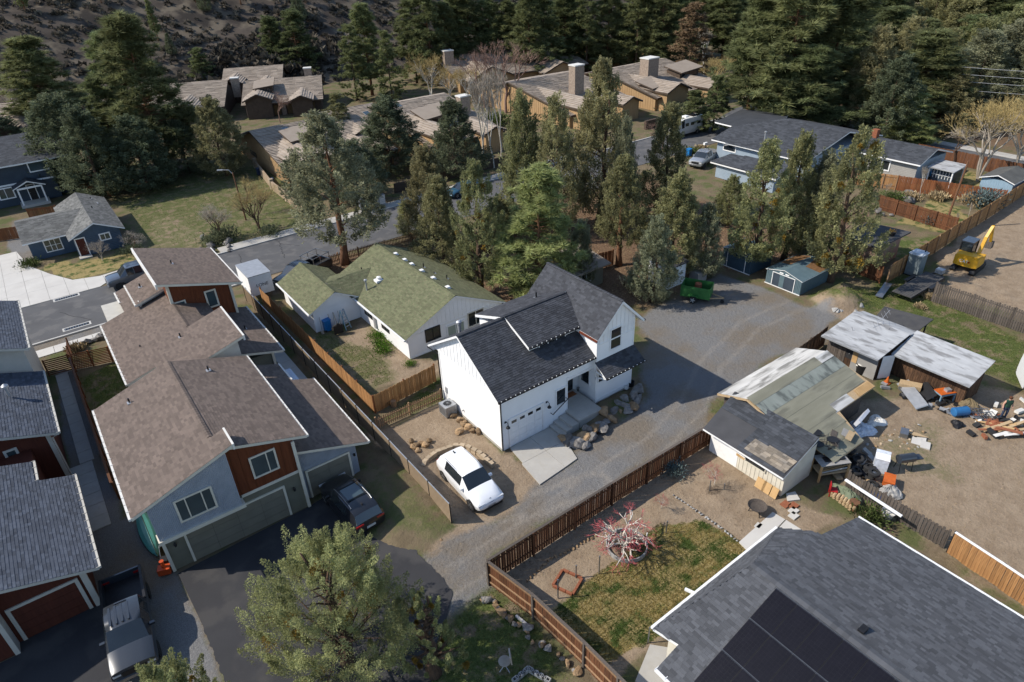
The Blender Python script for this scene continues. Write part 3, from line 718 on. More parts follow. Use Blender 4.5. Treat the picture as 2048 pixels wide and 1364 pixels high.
# front shed dormer and rear dormer
b = MB(); b.box(21.4, 25.42, 28.5, RY, 4.9, 5.62); b.obj('dormer_wall', M['whitewall'], H)
dz = lambda y: 6.82 - (RY - y) * (6.82 - 5.66) / (RY - 28.28)
window(H, 'y', 28.5, -1, 22.2, 24.3, 5.15, 5.5, 'white', 'glass', .06, (.33, .66))
roof(H, [(21.2, 28.28, dz(28.28)), (25.9, 28.28, dz(28.28)), (26.35, RY, 6.82), (21.2, RY, 6.82)], 'dark_sh', 'white', .2, name='dormer_roof', course=.15, tab=.3)
b = MB(); b.box(21.15, 26.2, RY, 33.7, 4.6, 5.55); b.obj('dormer_wall', M['whitewall'], H)
roof(H, [(20.95, RY - .02, 6.83), (26.4, RY - .02, 6.83), (26.4, 33.9, 5.72), (20.95, 33.9, 5.72)], 'dark_sh', 'white', .2, name='dormer_roof', course=.15, tab=.3)
ridge(H, (20.95, RY, 6.85), (26.2, RY, 6.85), M['dark_sh'])
window(H, 'x', 21.15, -1, 31.6, 32.6, 5.0, 5.4, 'white', 'glass', .06, ())
# wing with the tall gable
wx0, wx1, wy0, wy1, wr, wz = 25.4, 28.75, 26.6, 33.8, 27.33, 7.6
b = MB(); b.box(wx0, wx1, wy0, wy1, .35, 5.45)
P_ = [(wx0, 5.45), (wx1, 5.45), (wx1, 5.85), (wr, 7.36), (wx0, 5.45)]
b.face([(wx0, wy0, 5.44), (wx1, wy0, 5.44), (wx1, wy0, 5.98), (wr, wy0, 7.4)]); b.face([(wx0, wy1, 5.44), (wr, wy1, 7.4), (wx1, wy1, 5.98), (wx1, wy1, 5.44)])
b.face([(wx1, wy0, 5.44), (wx1, wy1, 5.44), (wx1, wy1, 5.98), (wx1, wy0, 5.98)]); b.obj('wing_wall', M['whitewall'], H)
wtop = lambda x: 7.42 - abs(x - wr) * 1.0
battens(H, 'y', wy0, -1, wx0 + .05, wx1 - .05, 9, 4.98, lambda x: wtop(x) - .05)
b = MB(); wbox(b, 'y', wy0, -1, wx0, wx1, 0, .03, 4.86, 4.96); b.box(wx0 - .02, wx0 + .1, wy0 - .025, wy0 + .1, .4, 5.4); b.box(wx1 - .1, wx1 + .02, wy0 - .025, wy0 + .1, .4, 5.8); b.box(wx0 + .1, wx1 - .1, wy0 - .026, wy0, .4, .62); b.obj('corner_board', M['white'], H)
laps(H, 'y', wy0, -1, wx0 + .1, wx1 - .1, .62, 4.86, 'whitewall', .18, skip=[(26.5, 27.6, 4.05, 5.7), (25.5, 28.4, 1.9, 2.9)])
window(H, 'y', wy0, -1, 26.6, 27.48, 4.17, 5.62, 'white', 'glass', .08, ())
window(H, 'y', wy0, -1, 25.62, 28.3, 1.97, 2.75, 'white', 'glass', .08, (.33, .66))
yb, ye = 26.35, 33.95
roof(H, [(25.22, yb, wz - 2.11), (wr, yb, wz), (wr, ye, wz), (25.22, ye, wz - 2.11)], 'dark_sh', 'white', .2, name='wing_roof', course=.15, tab=.3)
roof(H, [(29.42, yb, wz - 2.09), (wr, yb, wz), (wr, ye, wz), (29.42, ye, wz - 2.09)], 'dark_sh', 'white', .2, name='wing_roof', course=.15, tab=.3)
ridge(H, (wr, yb, wz + .01), (wr, ye, wz + .01), M['dark_sh'])
# awning over the lower window
roof(H, [(25.25, 25.5, 2.98), (28.8, 25.5, 2.98), (28.8, 26.6, 3.68), (25.25, 26.6, 3.68)], 'dark_sh', 'white', .08, name='awning_roof', course=.15, tab=.3)
for x in (25.35, 28.7):
    b = MB(); b.bar((x, 25.6, 2.9), (x, 26.6, 2.45), .08, .09); b.bar((x, 25.6, 2.92), (x, 26.6, 3.0), .08, .09); b.bar((x, 26.56, 2.4), (x, 26.56, 3.6), .08, .08); b.obj('awning_bracket', M['white'], H)
gutter(H, (XL, 26.62, fz(26.68) - .03), (25.36, 26.62, fz(26.68) - .03), 'black', .12, .12, 0)
gutter(H, (21.2, 28.22, dz(28.28) - .05), (25.5, 28.22, dz(28.28) - .05), 'black', .11, .11, 0)
gutter(H, (25.25, 25.44, 2.95), (28.85, 25.44, 2.95), 'black', .11, .11, 0)
gutter(H, (25.16, yb, 5.42), (25.16, 28.0, 5.42), 'copper', .11, .11, 0)
gutter(H, (29.47, yb, 5.44), (29.47, ye, 5.44), 'black', .11, .11, 0)
def bulbs(a, b_, n):
    for i in range(n):
        p = Vector(a).lerp(Vector(b_), (i + .5) / n); m = MB(); m.lathe(p, [(.01, -.03), (.03, 0), (.032, .02), (.012, .045)], 8); m.obj('bulb', M['white'], H)
bulbs((XL, 26.56, fz(26.68) + .04), (25.36, 26.56, fz(26.68) + .04), 22); bulbs((21.2, 28.15, dz(28.28) + .03), (25.4, 28.15, dz(28.28) + .03), 11); bulbs((25.25, 25.38, 3.0), (28.85, 25.38, 3.0), 10)
b = MB(); b.tube([(17.86, 26.83, 4.0), (17.86, 26.83, .1)], .045, 6); b.obj('downpipe', M['black'], H)
b = MB(); b.tube([(17.5, 34.75, 4.15), (17.85, 34.05, 3.75), (17.85, 34.02, .1)], .04, 6); b.obj('downpipe', M['black'], H)
vent(H, 24.9, 32.2, 6.3, .45, .055)
b = MB(); b.lathe((19.4, 33.5, 4.7), [(.12, 0), (.12, 1.05), (.19, 1.07), (.19, 1.22), (.10, 1.3)], 12); b.obj('flue', M['galv'], H)
b = MB(); b.box(17.83, 17.905, 33.3, 33.5, .9, 1.35); b.tube([(17.86, 33.42, .9), (17.8, 33.4, .4)], .02, 5); b.obj('meter_box', M['galv'], H)
b = MB(); b.tube([(17.88, 31.3, .62), (17.78, 31.3, .62)], .05, 8); b.obj('wall_vent', M['galv'], H)
one('doormat', M['cedar_red'], 'brown doormat on the white house porch', 'mat', lambda m: m.box(24.0, 24.8, 27.75, 28.2, .733, .75))
one('planter_pot', M['steel'], 'small grey pot beside the black front door', 'pot', lambda m: m.lathe((25.15, 28.05, .735), [(.08, 0), (.11, .2), (.09, .2)], 10))
pd = tag(thing('concrete_pad', None, None, (18.4, 23, 0), world=True), kind='structure')
for (xa, xb, ya, yb_) in ((18.4, 20.0, 25.2, 26.86), (20.02, 21.6, 25.2, 26.86), (18.3, 19.95, 23.1, 25.18), (19.97, 21.58, 23.1, 25.18)):
    f_ = lambda x, y: (x - (26.86 - y) * .12 * (x < 19) + 0, y + (.12 * (x - 18.3) if y < 23.5 else 0))
    b = MB(); b.prism([f_(xa, ya), f_(xb - (.55 if ya < 24 and xb > 21 else 0), ya), f_(xb, yb_), f_(xa, yb_)], -.05, .055); b.obj('slab', M['concrete'], pd)
# buckets and heat pump
def bucket(m, c, r, h, mi=0): m.lathe(c, [(r * .85, 0), (r, h), (r * .93, h), (r * .8, .03)], 14, mi)
x, y = at(1252, 783); one('bucket', M['white'], 'white bucket standing beside a black tub at the house corner', 'bucket', lambda m: bucket(m, (x, y, .25), .17, .34))
x, y = at(1261, 777); one('tub', M['black'], 'black tub beside the white bucket at the house corner', 'tub', lambda m: bucket(m, (x, y, .25), .26, .36))
ac = thing('heat_pump', 'pale grey outdoor air conditioning unit against the white house wall', 'air conditioner', (*at(897, 826), 0))
b = MB(); b.box(-.44, .44, -.44, .44, .04, .82); b.obj('casing', M['galv'], ac)
for k in range(14):
    b = MB(); b.box(-.40 + k * .06, -.385 + k * .06, -.452, -.44, .1, .75); b.obj('louvre', M['steel'], ac)
    b = MB(); b.box(-.452, -.44, -.40 + k * .06, -.385 + k * .06, .1, .75); b.obj('louvre', M['steel'], ac)
b = MB(); b.lathe((0, 0, .82), [(.36, 0), (.36, .02), (.3, .02), (.29, .005)], 24, 0); b.lathe((0, 0, .822), [(.28, 0), (.28, .004)], 24, 1); b.obj('fan_grille', [M['galv'], M['black']], ac)
b = MB()
for k in range(12): b.bar((0, 0, .85), (.33 * cos(k * pi / 6), .33 * sin(k * pi / 6), .845), .012, .012)
b.lathe((0, 0, .84), [(.06, 0), (.06, .025)], 10); b.obj('fan_guard', M['steel'], ac)
def onY(px, py, Y):
    d = RX * (px - 1024) - UX * (py - 682) + FX * FPX; t = (Y - CAM.y) / d.y; return (d.x * t, CAM.z + d.z * t)
def onX(px, py, X):
    d = RX * (px - 1024) - UX * (py - 682) + FX * FPX; t = (X - CAM.x) / d.x; return (d.y * t, CAM.z + d.z * t)
# ================================================================== brown townhouse
T = thing('townhouse', 'townhouse with brown shingle roofs, rust red panels and corrugated grey gable', 'townhouse', (-1, 30.1, 0), world=True)
b = MB(); b.box(-1.0, 6.46, 30.11, 40.0, 0, 4.7); b.face([(-1, 30.11, 4.69), (6.46, 30.11, 4.69), (6.46, 30.11, 4.95), (2.75, 30.11, 6.2), (-1, 30.11, 4.9)]); b.obj('wall', M['olivewall'], T)
b = MB(); wbox(b, 'y', 30.11, -1, 3.05, 6.46, 0, .03, 2.84, 4.9); b.face([(3.05, 30.08, 4.9), (6.46, 30.08, 4.9), (6.46, 30.08, 5.02), (3.05, 30.08, 6.15)]); b.obj('red_panel', M['redwall'], T)
battens(T, 'y', 30.08, -1, 3.05, 6.4, 8, 2.85, lambda x: 6.15 - (x - 3.05) * .33, 'redwall', .03)
b = MB(); b.box(-1.05, 3.05, 29.6, 30.1, 2.62, 4.9); b.face([(-1.05, 29.601, 4.88), (3.05, 29.601, 4.88), (3.05, 29.601, 6.35), (-1.05, 29.601, 4.95)]); b.face([(3.05, 29.6, 4.9), (3.05, 30.1, 4.9), (3.05, 30.1, 6.35), (3.05, 29.6, 6.35)]); b.obj('upper_wall', M['corrugated'], T)
corr(T, ('y', 29.6, [(-1.05, 2.72, 4.93), (3.05, 2.72, 6.34)]))
b = MB(); b.box(-1.12, 3.2, 29.5, 30.2, 2.45, 2.66); b.box(3.2, 6.5, 30.05, 30.2, 2.66, 2.84); b.box(6.33, 6.5, 30.0, 30.15, 0, 4.85); b.box(-1.06, -.9, 30.03, 30.16, 0, 2.45); b.obj('trim_band', M['cream'], T)
garage(T, 'y', 30.11, -1, .12, 5.28, .03, 2.1, 'cream', 'garagedoor', 4, 4, 0)
window(T, 'y', 29.57, -1, .22, 1.85, 3.35, 4.6, 'cream', 'glass_sky', .1, (.26, .74))
window(T, 'y', 30.07, -1, 4.15, 5.35, 3.62, 4.85, 'cream', 'glass_sky', .1, (.66,))
for x in (-.5, 5.85):
    b = MB(); b.lathe((x, 29.98, 1.75), [(.06, -.14), (.08, 0), (.03, .14)], 8); b.box(x - .04, x + .04, 29.98, 30.1, 1.72, 1.8); b.obj('wall_lamp', M['black'], T)
bs = dict(m='brown_sh', trim='cream', th=.17, course=.15, tab=.30)
zl = lambda x: 4.85 + .344 * (x + 1.73); zr = lambda x: 6.39 - .32 * (x - 2.75)
roof(T, [(-1.73, 29.4, zl(-1.73)), (3.5, 29.4, zl(3.5)), (3.5, 31.0, zl(3.5)), (2.77, 31.0, zl(2.77)), (2.77, 40.25, zl(2.77)), (-1.73, 40.25, zl(-1.73))], **bs)
roof(T, [(7.2, 29.9, zr(7.2)), (7.2, 40.2, zr(7.2)), (2.77, 40.2, zr(2.77)), (2.77, 29.9, zr(2.77))], **bs)
b = MB(); b.box(3.46, 3.56, 29.38, 31.02, zl(3.5) - .32, zl(3.5) + .03); b.obj('fascia', M['offwhite'], T)
ridge(T, (2.77, 31.1, zl(2.77) + .01), (2.77, 40.25, zl(2.77) + .01), M['brown_sh'])
gutter(T, (-1.79, 29.4, 4.80), (-1.79, 40.25, 4.80), 'offwhite', out=(-1, 0)); gutter(T, (7.26, 29.9, 4.90), (7.26, 40.2, 4.90), 'offwhite', out=(1, 0))
vent(T, .1, 38.6, 5.5, .3); vent(T, 4.6, 38.5, 5.85, .3)
# lower garage at the side
b = MB(); b.box(6.5, 9.95, 30.7, 41.2, 0, 2.3); b.face([(6.5, 30.7, 2.29), (9.95, 30.7, 2.29), (9.95, 30.7, 2.5), (6.5, 30.7, 3.7)]); b.obj('side_wall', M['corrugated'], T)
corr(T, ('y', 30.7, [(6.5, 0, 3.7), (9.95, 0, 2.5)]))
garage(T, 'y', 30.66, -1, 6.9, 9.4, .03, 1.95, 'cream', 'garagedoor', 4, 2, 0)
zg = lambda x: 3.9 - .346 * (x - 6.46)
roof(T, [(10.65, 30.25, zg(10.65)), (10.65, 38.7, zg(10.65)), (9.25, 38.7, zg(9.25)), (9.25, 41.2, zg(9.25)), (6.46, 41.2, zg(6.46)), (6.46, 30.25, zg(6.46))], name='side_roof', **bs)
gutter(T, (10.7, 30.25, 2.40), (10.7, 38.7, 2.40), 'offwhite', out=(1, 0)); gutter(T, (9.3, 38.75, 2.88), (9.3, 41.2, 2.88), 'offwhite', out=(1, 0))
b = MB(); b.box(9.72, 9.82, 30.55, 30.66, 1.6, 1.75); b.obj('wall_lamp', M['black'], T)
# middle block
b = MB(); b.box(.9, 7.1, 41.0, 57, 0, 3.9); b.face([(4.6, 41, 3.89), (7.1, 41, 3.89), (7.1, 41, 5.8), (4.6, 41, 5.1)]); b.face([(7.1, 41, 3.89), (7.1, 45.8, 3.89), (7.1, 45.8, 5.8), (7.1, 41, 5.8)]); b.obj('middle_wall', M['trim_grey'], T)
z3 = lambda x: 4.0 + .30 * (x - .38)
roof(T, [(.38, 43.4, z3(.38)), (2.3, 43.4, z3(2.3)), (2.3, 40.75, z3(2.3)), (7.5, 40.75, z3(7.5)), (7.5, 45.8, z3(7.5)), (5.1, 45.8, z3(5.1)), (5.1, 57.2, z3(5.1)), (2.15, 57.2, z3(2.15)), (2.15, 53.2, z3(2.15)), (.38, 53.2, z3(.38))], name='middle_roof', **bs)
b = MB(); b.box(7.46, 7.57, 40.73, 45.82, z3(7.5) - .34, z3(7.5) + .03); b.obj('fascia', M['offwhite'], T)
roof(T, [(5.1, 45.8, z3(5.1)), (5.1, 50.5, z3(5.1)), (7.4, 50.5, z3(5.1) - .75), (7.4, 45.8, z3(5.1) - .75)], name='middle_roof', **bs)
ridge(T, (5.1, 45.9, z3(5.1) + .01), (5.1, 50.2, z3(5.1) + .01), M['brown_sh'])
gutter(T, (.32, 43.4, 3.96), (.32, 53.2, 3.96), 'offwhite', out=(-1, 0)); gutter(T, (2.1, 55.0, 4.5), (2.1, 57.2, 4.5), 'offwhite', out=(-1, 0))
vent(T, *at(361, 674, 5.2), 5.2, .3); vent(T, 2.0, 47, 4.4, .2)
b = MB(); b.box(6.8, 9.6, 43.3, 51, 0, 2.8); b.obj('side_wall', M['olivewall'], T)
z5 = lambda x: 3.75 - .28 * (x - 7.2)
roof(T, [(7.2, 42.8, z5(7.2)), (10.2, 42.8, z5(10.2)), (10.2, 51.2, z5(10.2)), (7.2, 51.2, z5(7.2))], name='side_roof', **bs)
gutter(T, (10.26, 42.8, 2.87), (10.26, 51.2, 2.87), 'offwhite', out=(1, 0)); vent(T, 8.2, 48.2, 3.45, .35); vent(T, 8.9, 47.0, 3.25, .3)
window(T, 'y', 43.3, -1, 8.2, 8.7, 1.2, 1.75, 'cream', 'glass', .08, ()); b = MB(); b.box(9.45, 9.62, 43.2, 43.32, 0, 2.8); b.obj('corner_board', M['cream'], T)
# tower
b = MB(); b.box(5.05, 9.35, 50.2, 57, 0, 5.85); b.face([(5.05, 50.2, 5.84), (9.35, 50.2, 5.84), (9.35, 50.2, 6.0), (5.05, 50.2, 7.25)]); b.face([(5.05, 50.2, 5.84), (5.05, 50.2, 7.25), (5.05, 57, 7.25), (5.05, 57, 5.84)]); b.obj('tower_wall', M['redwall'], T)
battens(T, 'y', 50.2, -1, 5.2, 9.2, 14, 3.3, lambda x: 7.2 - (x - 5.05) * .287, 'redwall', .03)
b = MB(); b.box(5.0, 5.2, 50.12, 50.3, 3.0, 7.1); b.box(9.22, 9.4, 50.12, 50.3, 2.9, 6.0); b.obj('corner_board', M['cream'], T)
zt = lambda x: 7.6 - .287 * (x - 4.38)
roof(T, [(4.38, 49.1, zt(4.38)), (9.95, 49.1, zt(9.95)), (9.95, 57.5, zt(9.95)), (4.38, 57.5, zt(4.38))], name='tower_roof', **bs)
b = MB(); b.box(4.3, 4.42, 49.08, 57.52, zt(4.38) - .36, zt(4.38) + .02); b.obj('fascia', M['offwhite'], T)
gutter(T, (10.0, 49.1, 5.96), (10.0, 57.5, 5.96), 'offwhite', ticks=0, out=(1, 0)); vent(T, 6.3, 53.6, 7.05, .3)
x0, z0 = onY(347, 605, 50.2); x1, z1 = onY(371, 614, 50.2)
def wpx(par, Y, tl, br, **kw):
    (a, zt_), (c, zb) = onY(*tl, Y), onY(*br, Y); return window(par, 'y', Y, -1, a, c, zb, zt_, **kw)
wpx(T, 50.2, (350, 607), (371, 610), fm='cream', gm='glass_sky', tw=.09, mull=())
wpx(T, 50.2, (411, 585), (436, 608), fm='cream', gm='glass_sky', tw=.12, mull=())
zs = lambda x: 5.2 + .32 * (x - 2.95)
b = MB(); b.box(3.3, 5.05, 52.6, 56.3, 3.0, 5.3); b.obj('dormer_wall', M['corrugated'], T); corr(T, ('y', 52.6, [(3.3, 3.9, 5.3), (5.05, 3.9, 5.75)]))
b = MB(); b.box(3.18, 3.36, 52.48, 52.7, 3.9, 5.3); b.obj('corner_board', M['offwhite'], T)
roof(T, [(2.95, 52.2, zs(2.95)), (5.1, 52.2, zs(5.1)), (5.1, 56.5, zs(5.1)), (2.95, 56.5, zs(2.95))], name='dormer_roof', **bs)
gutter(T, (2.9, 52.2, 5.15), (2.9, 56.5, 5.15), 'offwhite', ticks=.4, out=(-1, 0)); vent(T, 3.8, 54.6, 5.5, .3)

# ================================================================== dark townhouse at the picture's edge
U = thing('townhouse', 'townhouse with blue grey shingle roofs and dark red walls beside the concrete path', 'townhouse', (-4.5, 30.3, 0), world=True)
us = dict(m='blue_sh', trim='trim_grey', th=.17, course=.15, tab=.30)
b = MB(); b.box(-8.0, -4.47, 30.3, 37.2, 0, 2.9); b.face([(-8, 30.3, 2.89), (-4.47, 30.3, 2.89), (-4.47, 30.3, 3.0), (-8, 30.3, 4.1)]); b.box(-16, -8.02, 29.68, 39, 0, 3.9); b.box(-16, -5.4, 37.1, 41.4, 0, 3.3); b.obj('wall', M['darkred'], U)
b = MB(); b.box(-4.66, -4.40, 30.22, 30.4, 0, 3.0); b.box(-8.15, -7.95, 29.6, 30.38, 0, 3.9); b.obj('corner_board', M['trim_grey'], U)
garage(U, 'y', 30.3, -1, -7.6, -4.95, .03, 2.05, 'trim_grey', 'darkred', 4, 1, 0, .16)
zu = lambda x: 2.9 - .31 * (x + 3.75)
roof(U, [(-3.75, 29.5, zu(-3.75)), (-3.75, 37.6, zu(-3.75)), (-5.4, 37.6, zu(-5.4)), (-5.4, 39.6, zu(-5.4)), (-16, 39.6, zu(-16)), (-16, 29.5, zu(-16))], **us)
gutter(U, (-3.69, 29.5, 2.86), (-3.69, 37.6, 2.86), 'trim_grey', out=(1, 0)); gutter(U, (-5.34, 37.65, 3.37), (-5.34, 39.6, 3.37), 'trim_grey', ticks=.5, out=(1, 0))
b = MB(); b.box(-16, -4.35, 41.2, 48.5, 0, 4.0); b.face([(-16, 41.2, 3.99), (-4.35, 41.2, 3.99), (-4.35, 41.2, 4.1), (-16, 41.2, 8.2)]); b.obj('wall', M['darkred'], U)
b = MB(); b.box(-4.5, -4.28, 41.12, 41.3, 0, 4.1); b.obj('corner_board', M['trim_grey'], U)
z2 = lambda x: 4.0 - .35 * (x + 3.82)
roof(U, [(-3.82, 40.7, z2(-3.82)), (-3.82, 48.9, z2(-3.82)), (-16, 48.9, z2(-16)), (-16, 40.7, z2(-16))], **us)
gutter(U, (-3.76, 40.7, 3.96), (-3.76, 48.9, 3.96), 'trim_grey', out=(1, 0))
b = MB(); b.tube([(-3.8, 40.75, 3.9), (-4.2, 41.05, 3.6), (-4.2, 41.1, .1)], .045, 6); b.obj('downpipe', M['trim_grey'], U)
p, q = at(13, 780, 5.2); b = MB(); b.lathe((p, q, 4.8), [(.1, 0), (.1, .55), (.2, .57), (.2, .72), (.03, .85)], 10); b.obj('flue', M['galv'], U)
wpx(U, 41.2, (12, 905), (38, 915), fm='trim_grey', gm='glass_sky', tw=.13, mull=())
b = MB(); b.box(-16, -4.3, 49.2, 57, 0, 6.0); b.face([(-16, 49.2, 5.99), (-4.3, 49.2, 5.99), (-4.3, 49.2, 6.1), (-16, 49.2, 10.1)]); b.obj('wall', M['trim_grey'], U)
z6 = lambda x: 6.0 - .35 * (x + 3.95)
roof(U, [(-3.95, 48.6, z6(-3.95)), (-3.95, 57.1, z6(-3.95)), (-16, 57.1, z6(-16)), (-16, 48.6, z6(-16))], **us)
gutter(U, (-3.89, 48.6, 5.96), (-3.89, 57.1, 5.96), 'trim_grey', out=(1, 0))

# ================================================================== white house with the green roof
E_ = thing('green_roof_house', 'low white house with a mossy green shingle roof and attached garage', 'house', (18.58, 40, 0), world=True)
gs_ = dict(m='green_sh', trim='white', th=.1, course=.16, tab=.32, thick=False)
b = MB(); b.box(18.58, 27.34, 40.0, 52.8, 0, 1.85); gable_prism(b, 'y', 40.0, 40.2, 18.4, 22.95, 27.5, 1.84, 3.98); b.box(14.55, 18.6, 48.6, 55.6, 0, 1.86); gable_prism(b, 'y', 48.6, 48.8, 14.2, 16.65, 19.0, 1.85, 3.02); b.box(18.0, 19.6, 48.9, 52, 0, 2.0); b.obj('wall', M['whitewall'], E_)
ze = lambda x: 4.1 - .47 * abs(x - 22.95)
roof(E_, [(18.25, 39.75, ze(18.25)), (22.95, 39.75, ze(22.95)), (22.95, 53.2, ze(22.95)), (18.25, 53.2, ze(18.25))], **gs_)
roof(E_, [(27.65, 39.75, ze(27.65)), (22.95, 39.75, ze(22.95)), (22.95, 53.2, ze(22.95)), (27.65, 53.2, ze(27.65))], **gs_)
ridge(E_, (22.95, 39.75, 4.11), (22.95, 53.2, 4.11), M['green_sh'])
zg2 = lambda x: 3.15 - .53 * abs(x - 16.62)
roof(E_, [(14.2, 48.35, zg2(14.2)), (16.62, 48.35, 3.15), (16.62, 55.9, 3.15), (14.2, 55.9, zg2(14.2))], **gs_)
roof(E_, [(19.05, 48.35, zg2(19.05)), (16.62, 48.35, 3.15), (16.62, 55.9, 3.15), (19.05, 55.9, zg2(19.05))], **gs_)
ridge(E_, (16.62, 48.35, 3.16), (16.62, 55.9, 3.16), M['green_sh'])
roof(E_, [(16.8, 50.6, 3.12), (21.0, 50.6, 3.2), (19.0, 48.4, 2.15), (18.0, 48.4, 2.1)], **gs_); roof(E_, [(16.8, 50.6, 3.12), (21.0, 50.6, 3.2), (20, 52.8, 2.5), (17.6, 52.8, 2.45)], **gs_)
battens(E_, 'y', 40.0, -1, 19.2, 26.8, 20, 2.05, lambda x: ze(x) - .15, 'whitewall', .025)
b = MB(); wbox(b, 'y', 40.0, -1, 18.6, 27.3, 0, .025, 1.93, 1.99); wbox(b, 'y', 40, -1, 18.6, 27.3, 0, .03, 0, .12); b.obj('trim_band', M['white'], E_)
R2 = lambda x, y: (760 + x / 6.82, 520 + y / 6.82)
wpx(E_, 40.0, R2(615, 962), R2(822, 1043), fm='black', gm='glass', tw=.05, mull=(.5,))
wpx(E_, 40.0, R2(1198, 735), R2(1410, 830), fm='cream', gm='glass', tw=.07, mull=(.5,))
fd = wpx(E_, 40.0, R2(920, 915), R2(1150, 985), fm='white', gm='blind', tw=.14, mull=(.5,), name='french_door')
def wpxX(par, X, tl, br, s=-1, **kw):
    (a, zt_), (c, zb) = onX(*tl, X), onX(*br, X); return window(par, 'x', X, s, a, c, zb, zt_, **kw)
R1 = lambda x, y: (520 + x / 6.024, 470 + y / 6.024)
wpxX(E_, 18.58, R1(1262, 885), R1(1355, 1012), fm='black', gm='glass', tw=.04, mull=(.5,)); wpxX(E_, 18.58, R1(1465, 1040), R1(1560, 1180), fm='black', gm='glass', tw=.04, mull=(.5,))
a, zz = onX(*R1(1405, 1090), 18.58); b = MB(); b.box(18.42, 18.575, a - .15, a + .15, .35, 1.5); b.obj('meter_box', M['galv'], E_)
for px, py in ((791, 508), (809, 520), (823, 528), (843, 541), (866, 555), (895, 573)):
    x, y = at(px, py, 4.0); zz = ze(x); b = MB(); b.box(x - .15, x + .15, y - .17, y + .17, zz + .02, zz + .14); b.box(x - .2, x + .2, y - .22, y + .22, zz - .04, zz + .04); b.obj('roof_vent', M['white'], E_)
for px, py, h in ((721, 527, .35), (847, 533, .4), (868, 543, .15), (893, 548, .35), (716, 540, .1)):
    x, y = at(px, py, 3.6); vent(E_, x, y, ze(x), h)
x, y = at(731, 562, 3.3); b = MB(); b.lathe((x, y, ze(x) - .1), [(.07, 0), (.07, .95), (.14, .97), (.14, 1.1), (.02, 1.16)], 10); b.obj('flue', M['galv'], E_)
x, y = at(756, 548, 3.6); b = MB(); b.box(x - .35, x + .35, y - .3, y + .3, ze(x) - .05, ze(x) + .14); b.lathe((x, y, ze(x) + .1), [(.12, 0), (.2, .25), (.05, .3)], 8); b.obj('roof_vent', M['white'], E_)
gutter(E_, (18.2, 39.75, 1.88), (18.2, 48.4, 1.88), 'white', ticks=0); gutter(E_, (14.15, 48.35, 1.84), (14.15, 55.9, 1.84), 'white', ticks=0)

# ================================================================== house with the solar panels
S = thing('solar_house', 'cream house with dark grey shingle roof carrying rows of solar panels', 'house', (20, 9, 0), world=True)
ss = dict(m='solar_sh', trim='white', th=.16, course=.145, tab=.27)
b = MB(); b.box(14.9, 27.0, -9, 9.4, 0, 2.05); b.box(14.95, 18.9, -9, 9.41, 2.05, 2.75); b.box(15.0, 22.8, 9.4, 10.75, 0, 2.7); b.box(19, 23.6, -9, 9.38, 2.05, 2.95); b.obj('wall', M['cream'], S)
for i in range(9):
    y = 8.9 - i * .28; b = MB(); wbox(b, 'x', 14.9, -1, y - .006, y + .006, 0, .004, .1, 2.05); b.obj('seam', M['shadowgap'], S)
A_ = (19, 9.95, 4.6); zw = lambda x: 4.6 - .37 * (19 - x); zE = lambda x: 4.6 - .30 * (x - 19)
roof(S, [A_, (14.4, 11.15, 2.9), (14.62, 9.98, zw(14.62)), (13.4, 9.98, zw(13.4)), (13.4, -9, zw(13.4)), (19, -9, 4.6)], **ss)
roof(S, [(14.4, 11.15, 2.9), (23.1, 11.25, 2.9), A_], **ss); roof(S, [(23.1, 11.25, 2.9), (23.95, 10.05, zE(23.95)), A_], **ss)
roof(S, [A_, (23.95, 10.05, zE(23.95)), (24.2, 9.68, zE(24.2)), (27.6, 9.6, zE(27.6)), (27.6, -9, zE(27.6)), (19, -9, 4.6)], **ss)
ridge(S, (19, 9.95, 4.61), (19, -9, 4.61), M['solar_sh'], .2)
gutter(S, (14.4, 11.22, 2.85), (23.1, 11.32, 2.85), 'white', .12, .12, 0); gutter(S, (27.66, 9.6, 1.98), (27.66, -9, 1.98), 'white', .12, .12, 0); gutter(S, (13.34, 9.98, zw(13.4) - .03), (13.34, -9, zw(13.4) - .03), 'white', .12, .1, .5, (-1, 0))
b = MB(); b.bar((*at(1370, 1178, 2.7), 2.7), (*at(1400, 1192, 2.75), 2.75), .11, .11); b.obj('downpipe', M['white'], S)
x, y = at(1722, 1270, 4.1); b = MB(); b.box(x - .2, x + .2, y - .12, y + .12, zE(x), zE(x) + .16); b.obj('roof_vent', M['black'], S)
dm('pvcell', (.0045, .0045, .0085), .35, (.007, .007, .012), 2.5, spec=.15)
dm('pvline', (.02, .02, .024), .6); dm('pvframe', (.012, .012, .014), .5)
sl_ = Vector((-1, 0, -.37)).normalized(); nn = Vector((-.37, 0, 1)).normalized()
pm_ = MB(); pm_.obox((0, 0, 0), sl_ * .83, (0, .485, 0), nn * .018, 0)
pcell = MB()
for i in range(10):
    for j in range(6):
        c = sl_ * (-.74 + i * .1645) + Vector((0, -.395 + j * .158, 0)) + nn * .0195; u_ = sl_ * .079; v_ = Vector((0, .076, 0))
        pcell.face([c - u_ - v_, c + u_ - v_, c + u_ + v_, c - u_ + v_])
pbus = MB()
for j in range(30):
    c = Vector((0, -.46 + j * .0317, 0)) + nn * .0205; pbus.face([c - sl_ * .8 - Vector((0, .0016, 0)), c + sl_ * .8 - Vector((0, .0016, 0)), c + sl_ * .8 + Vector((0, .0016, 0)), c - sl_ * .8 + Vector((0, .0016, 0))])
pmM, pcM, pbM = pm_.mesh('panel_frame', M['pvframe']), pcell.mesh('panel_cells', M['pvcell']), pbus.mesh('panel_lines', M['pvline'])
root_off = OFF[S.name]
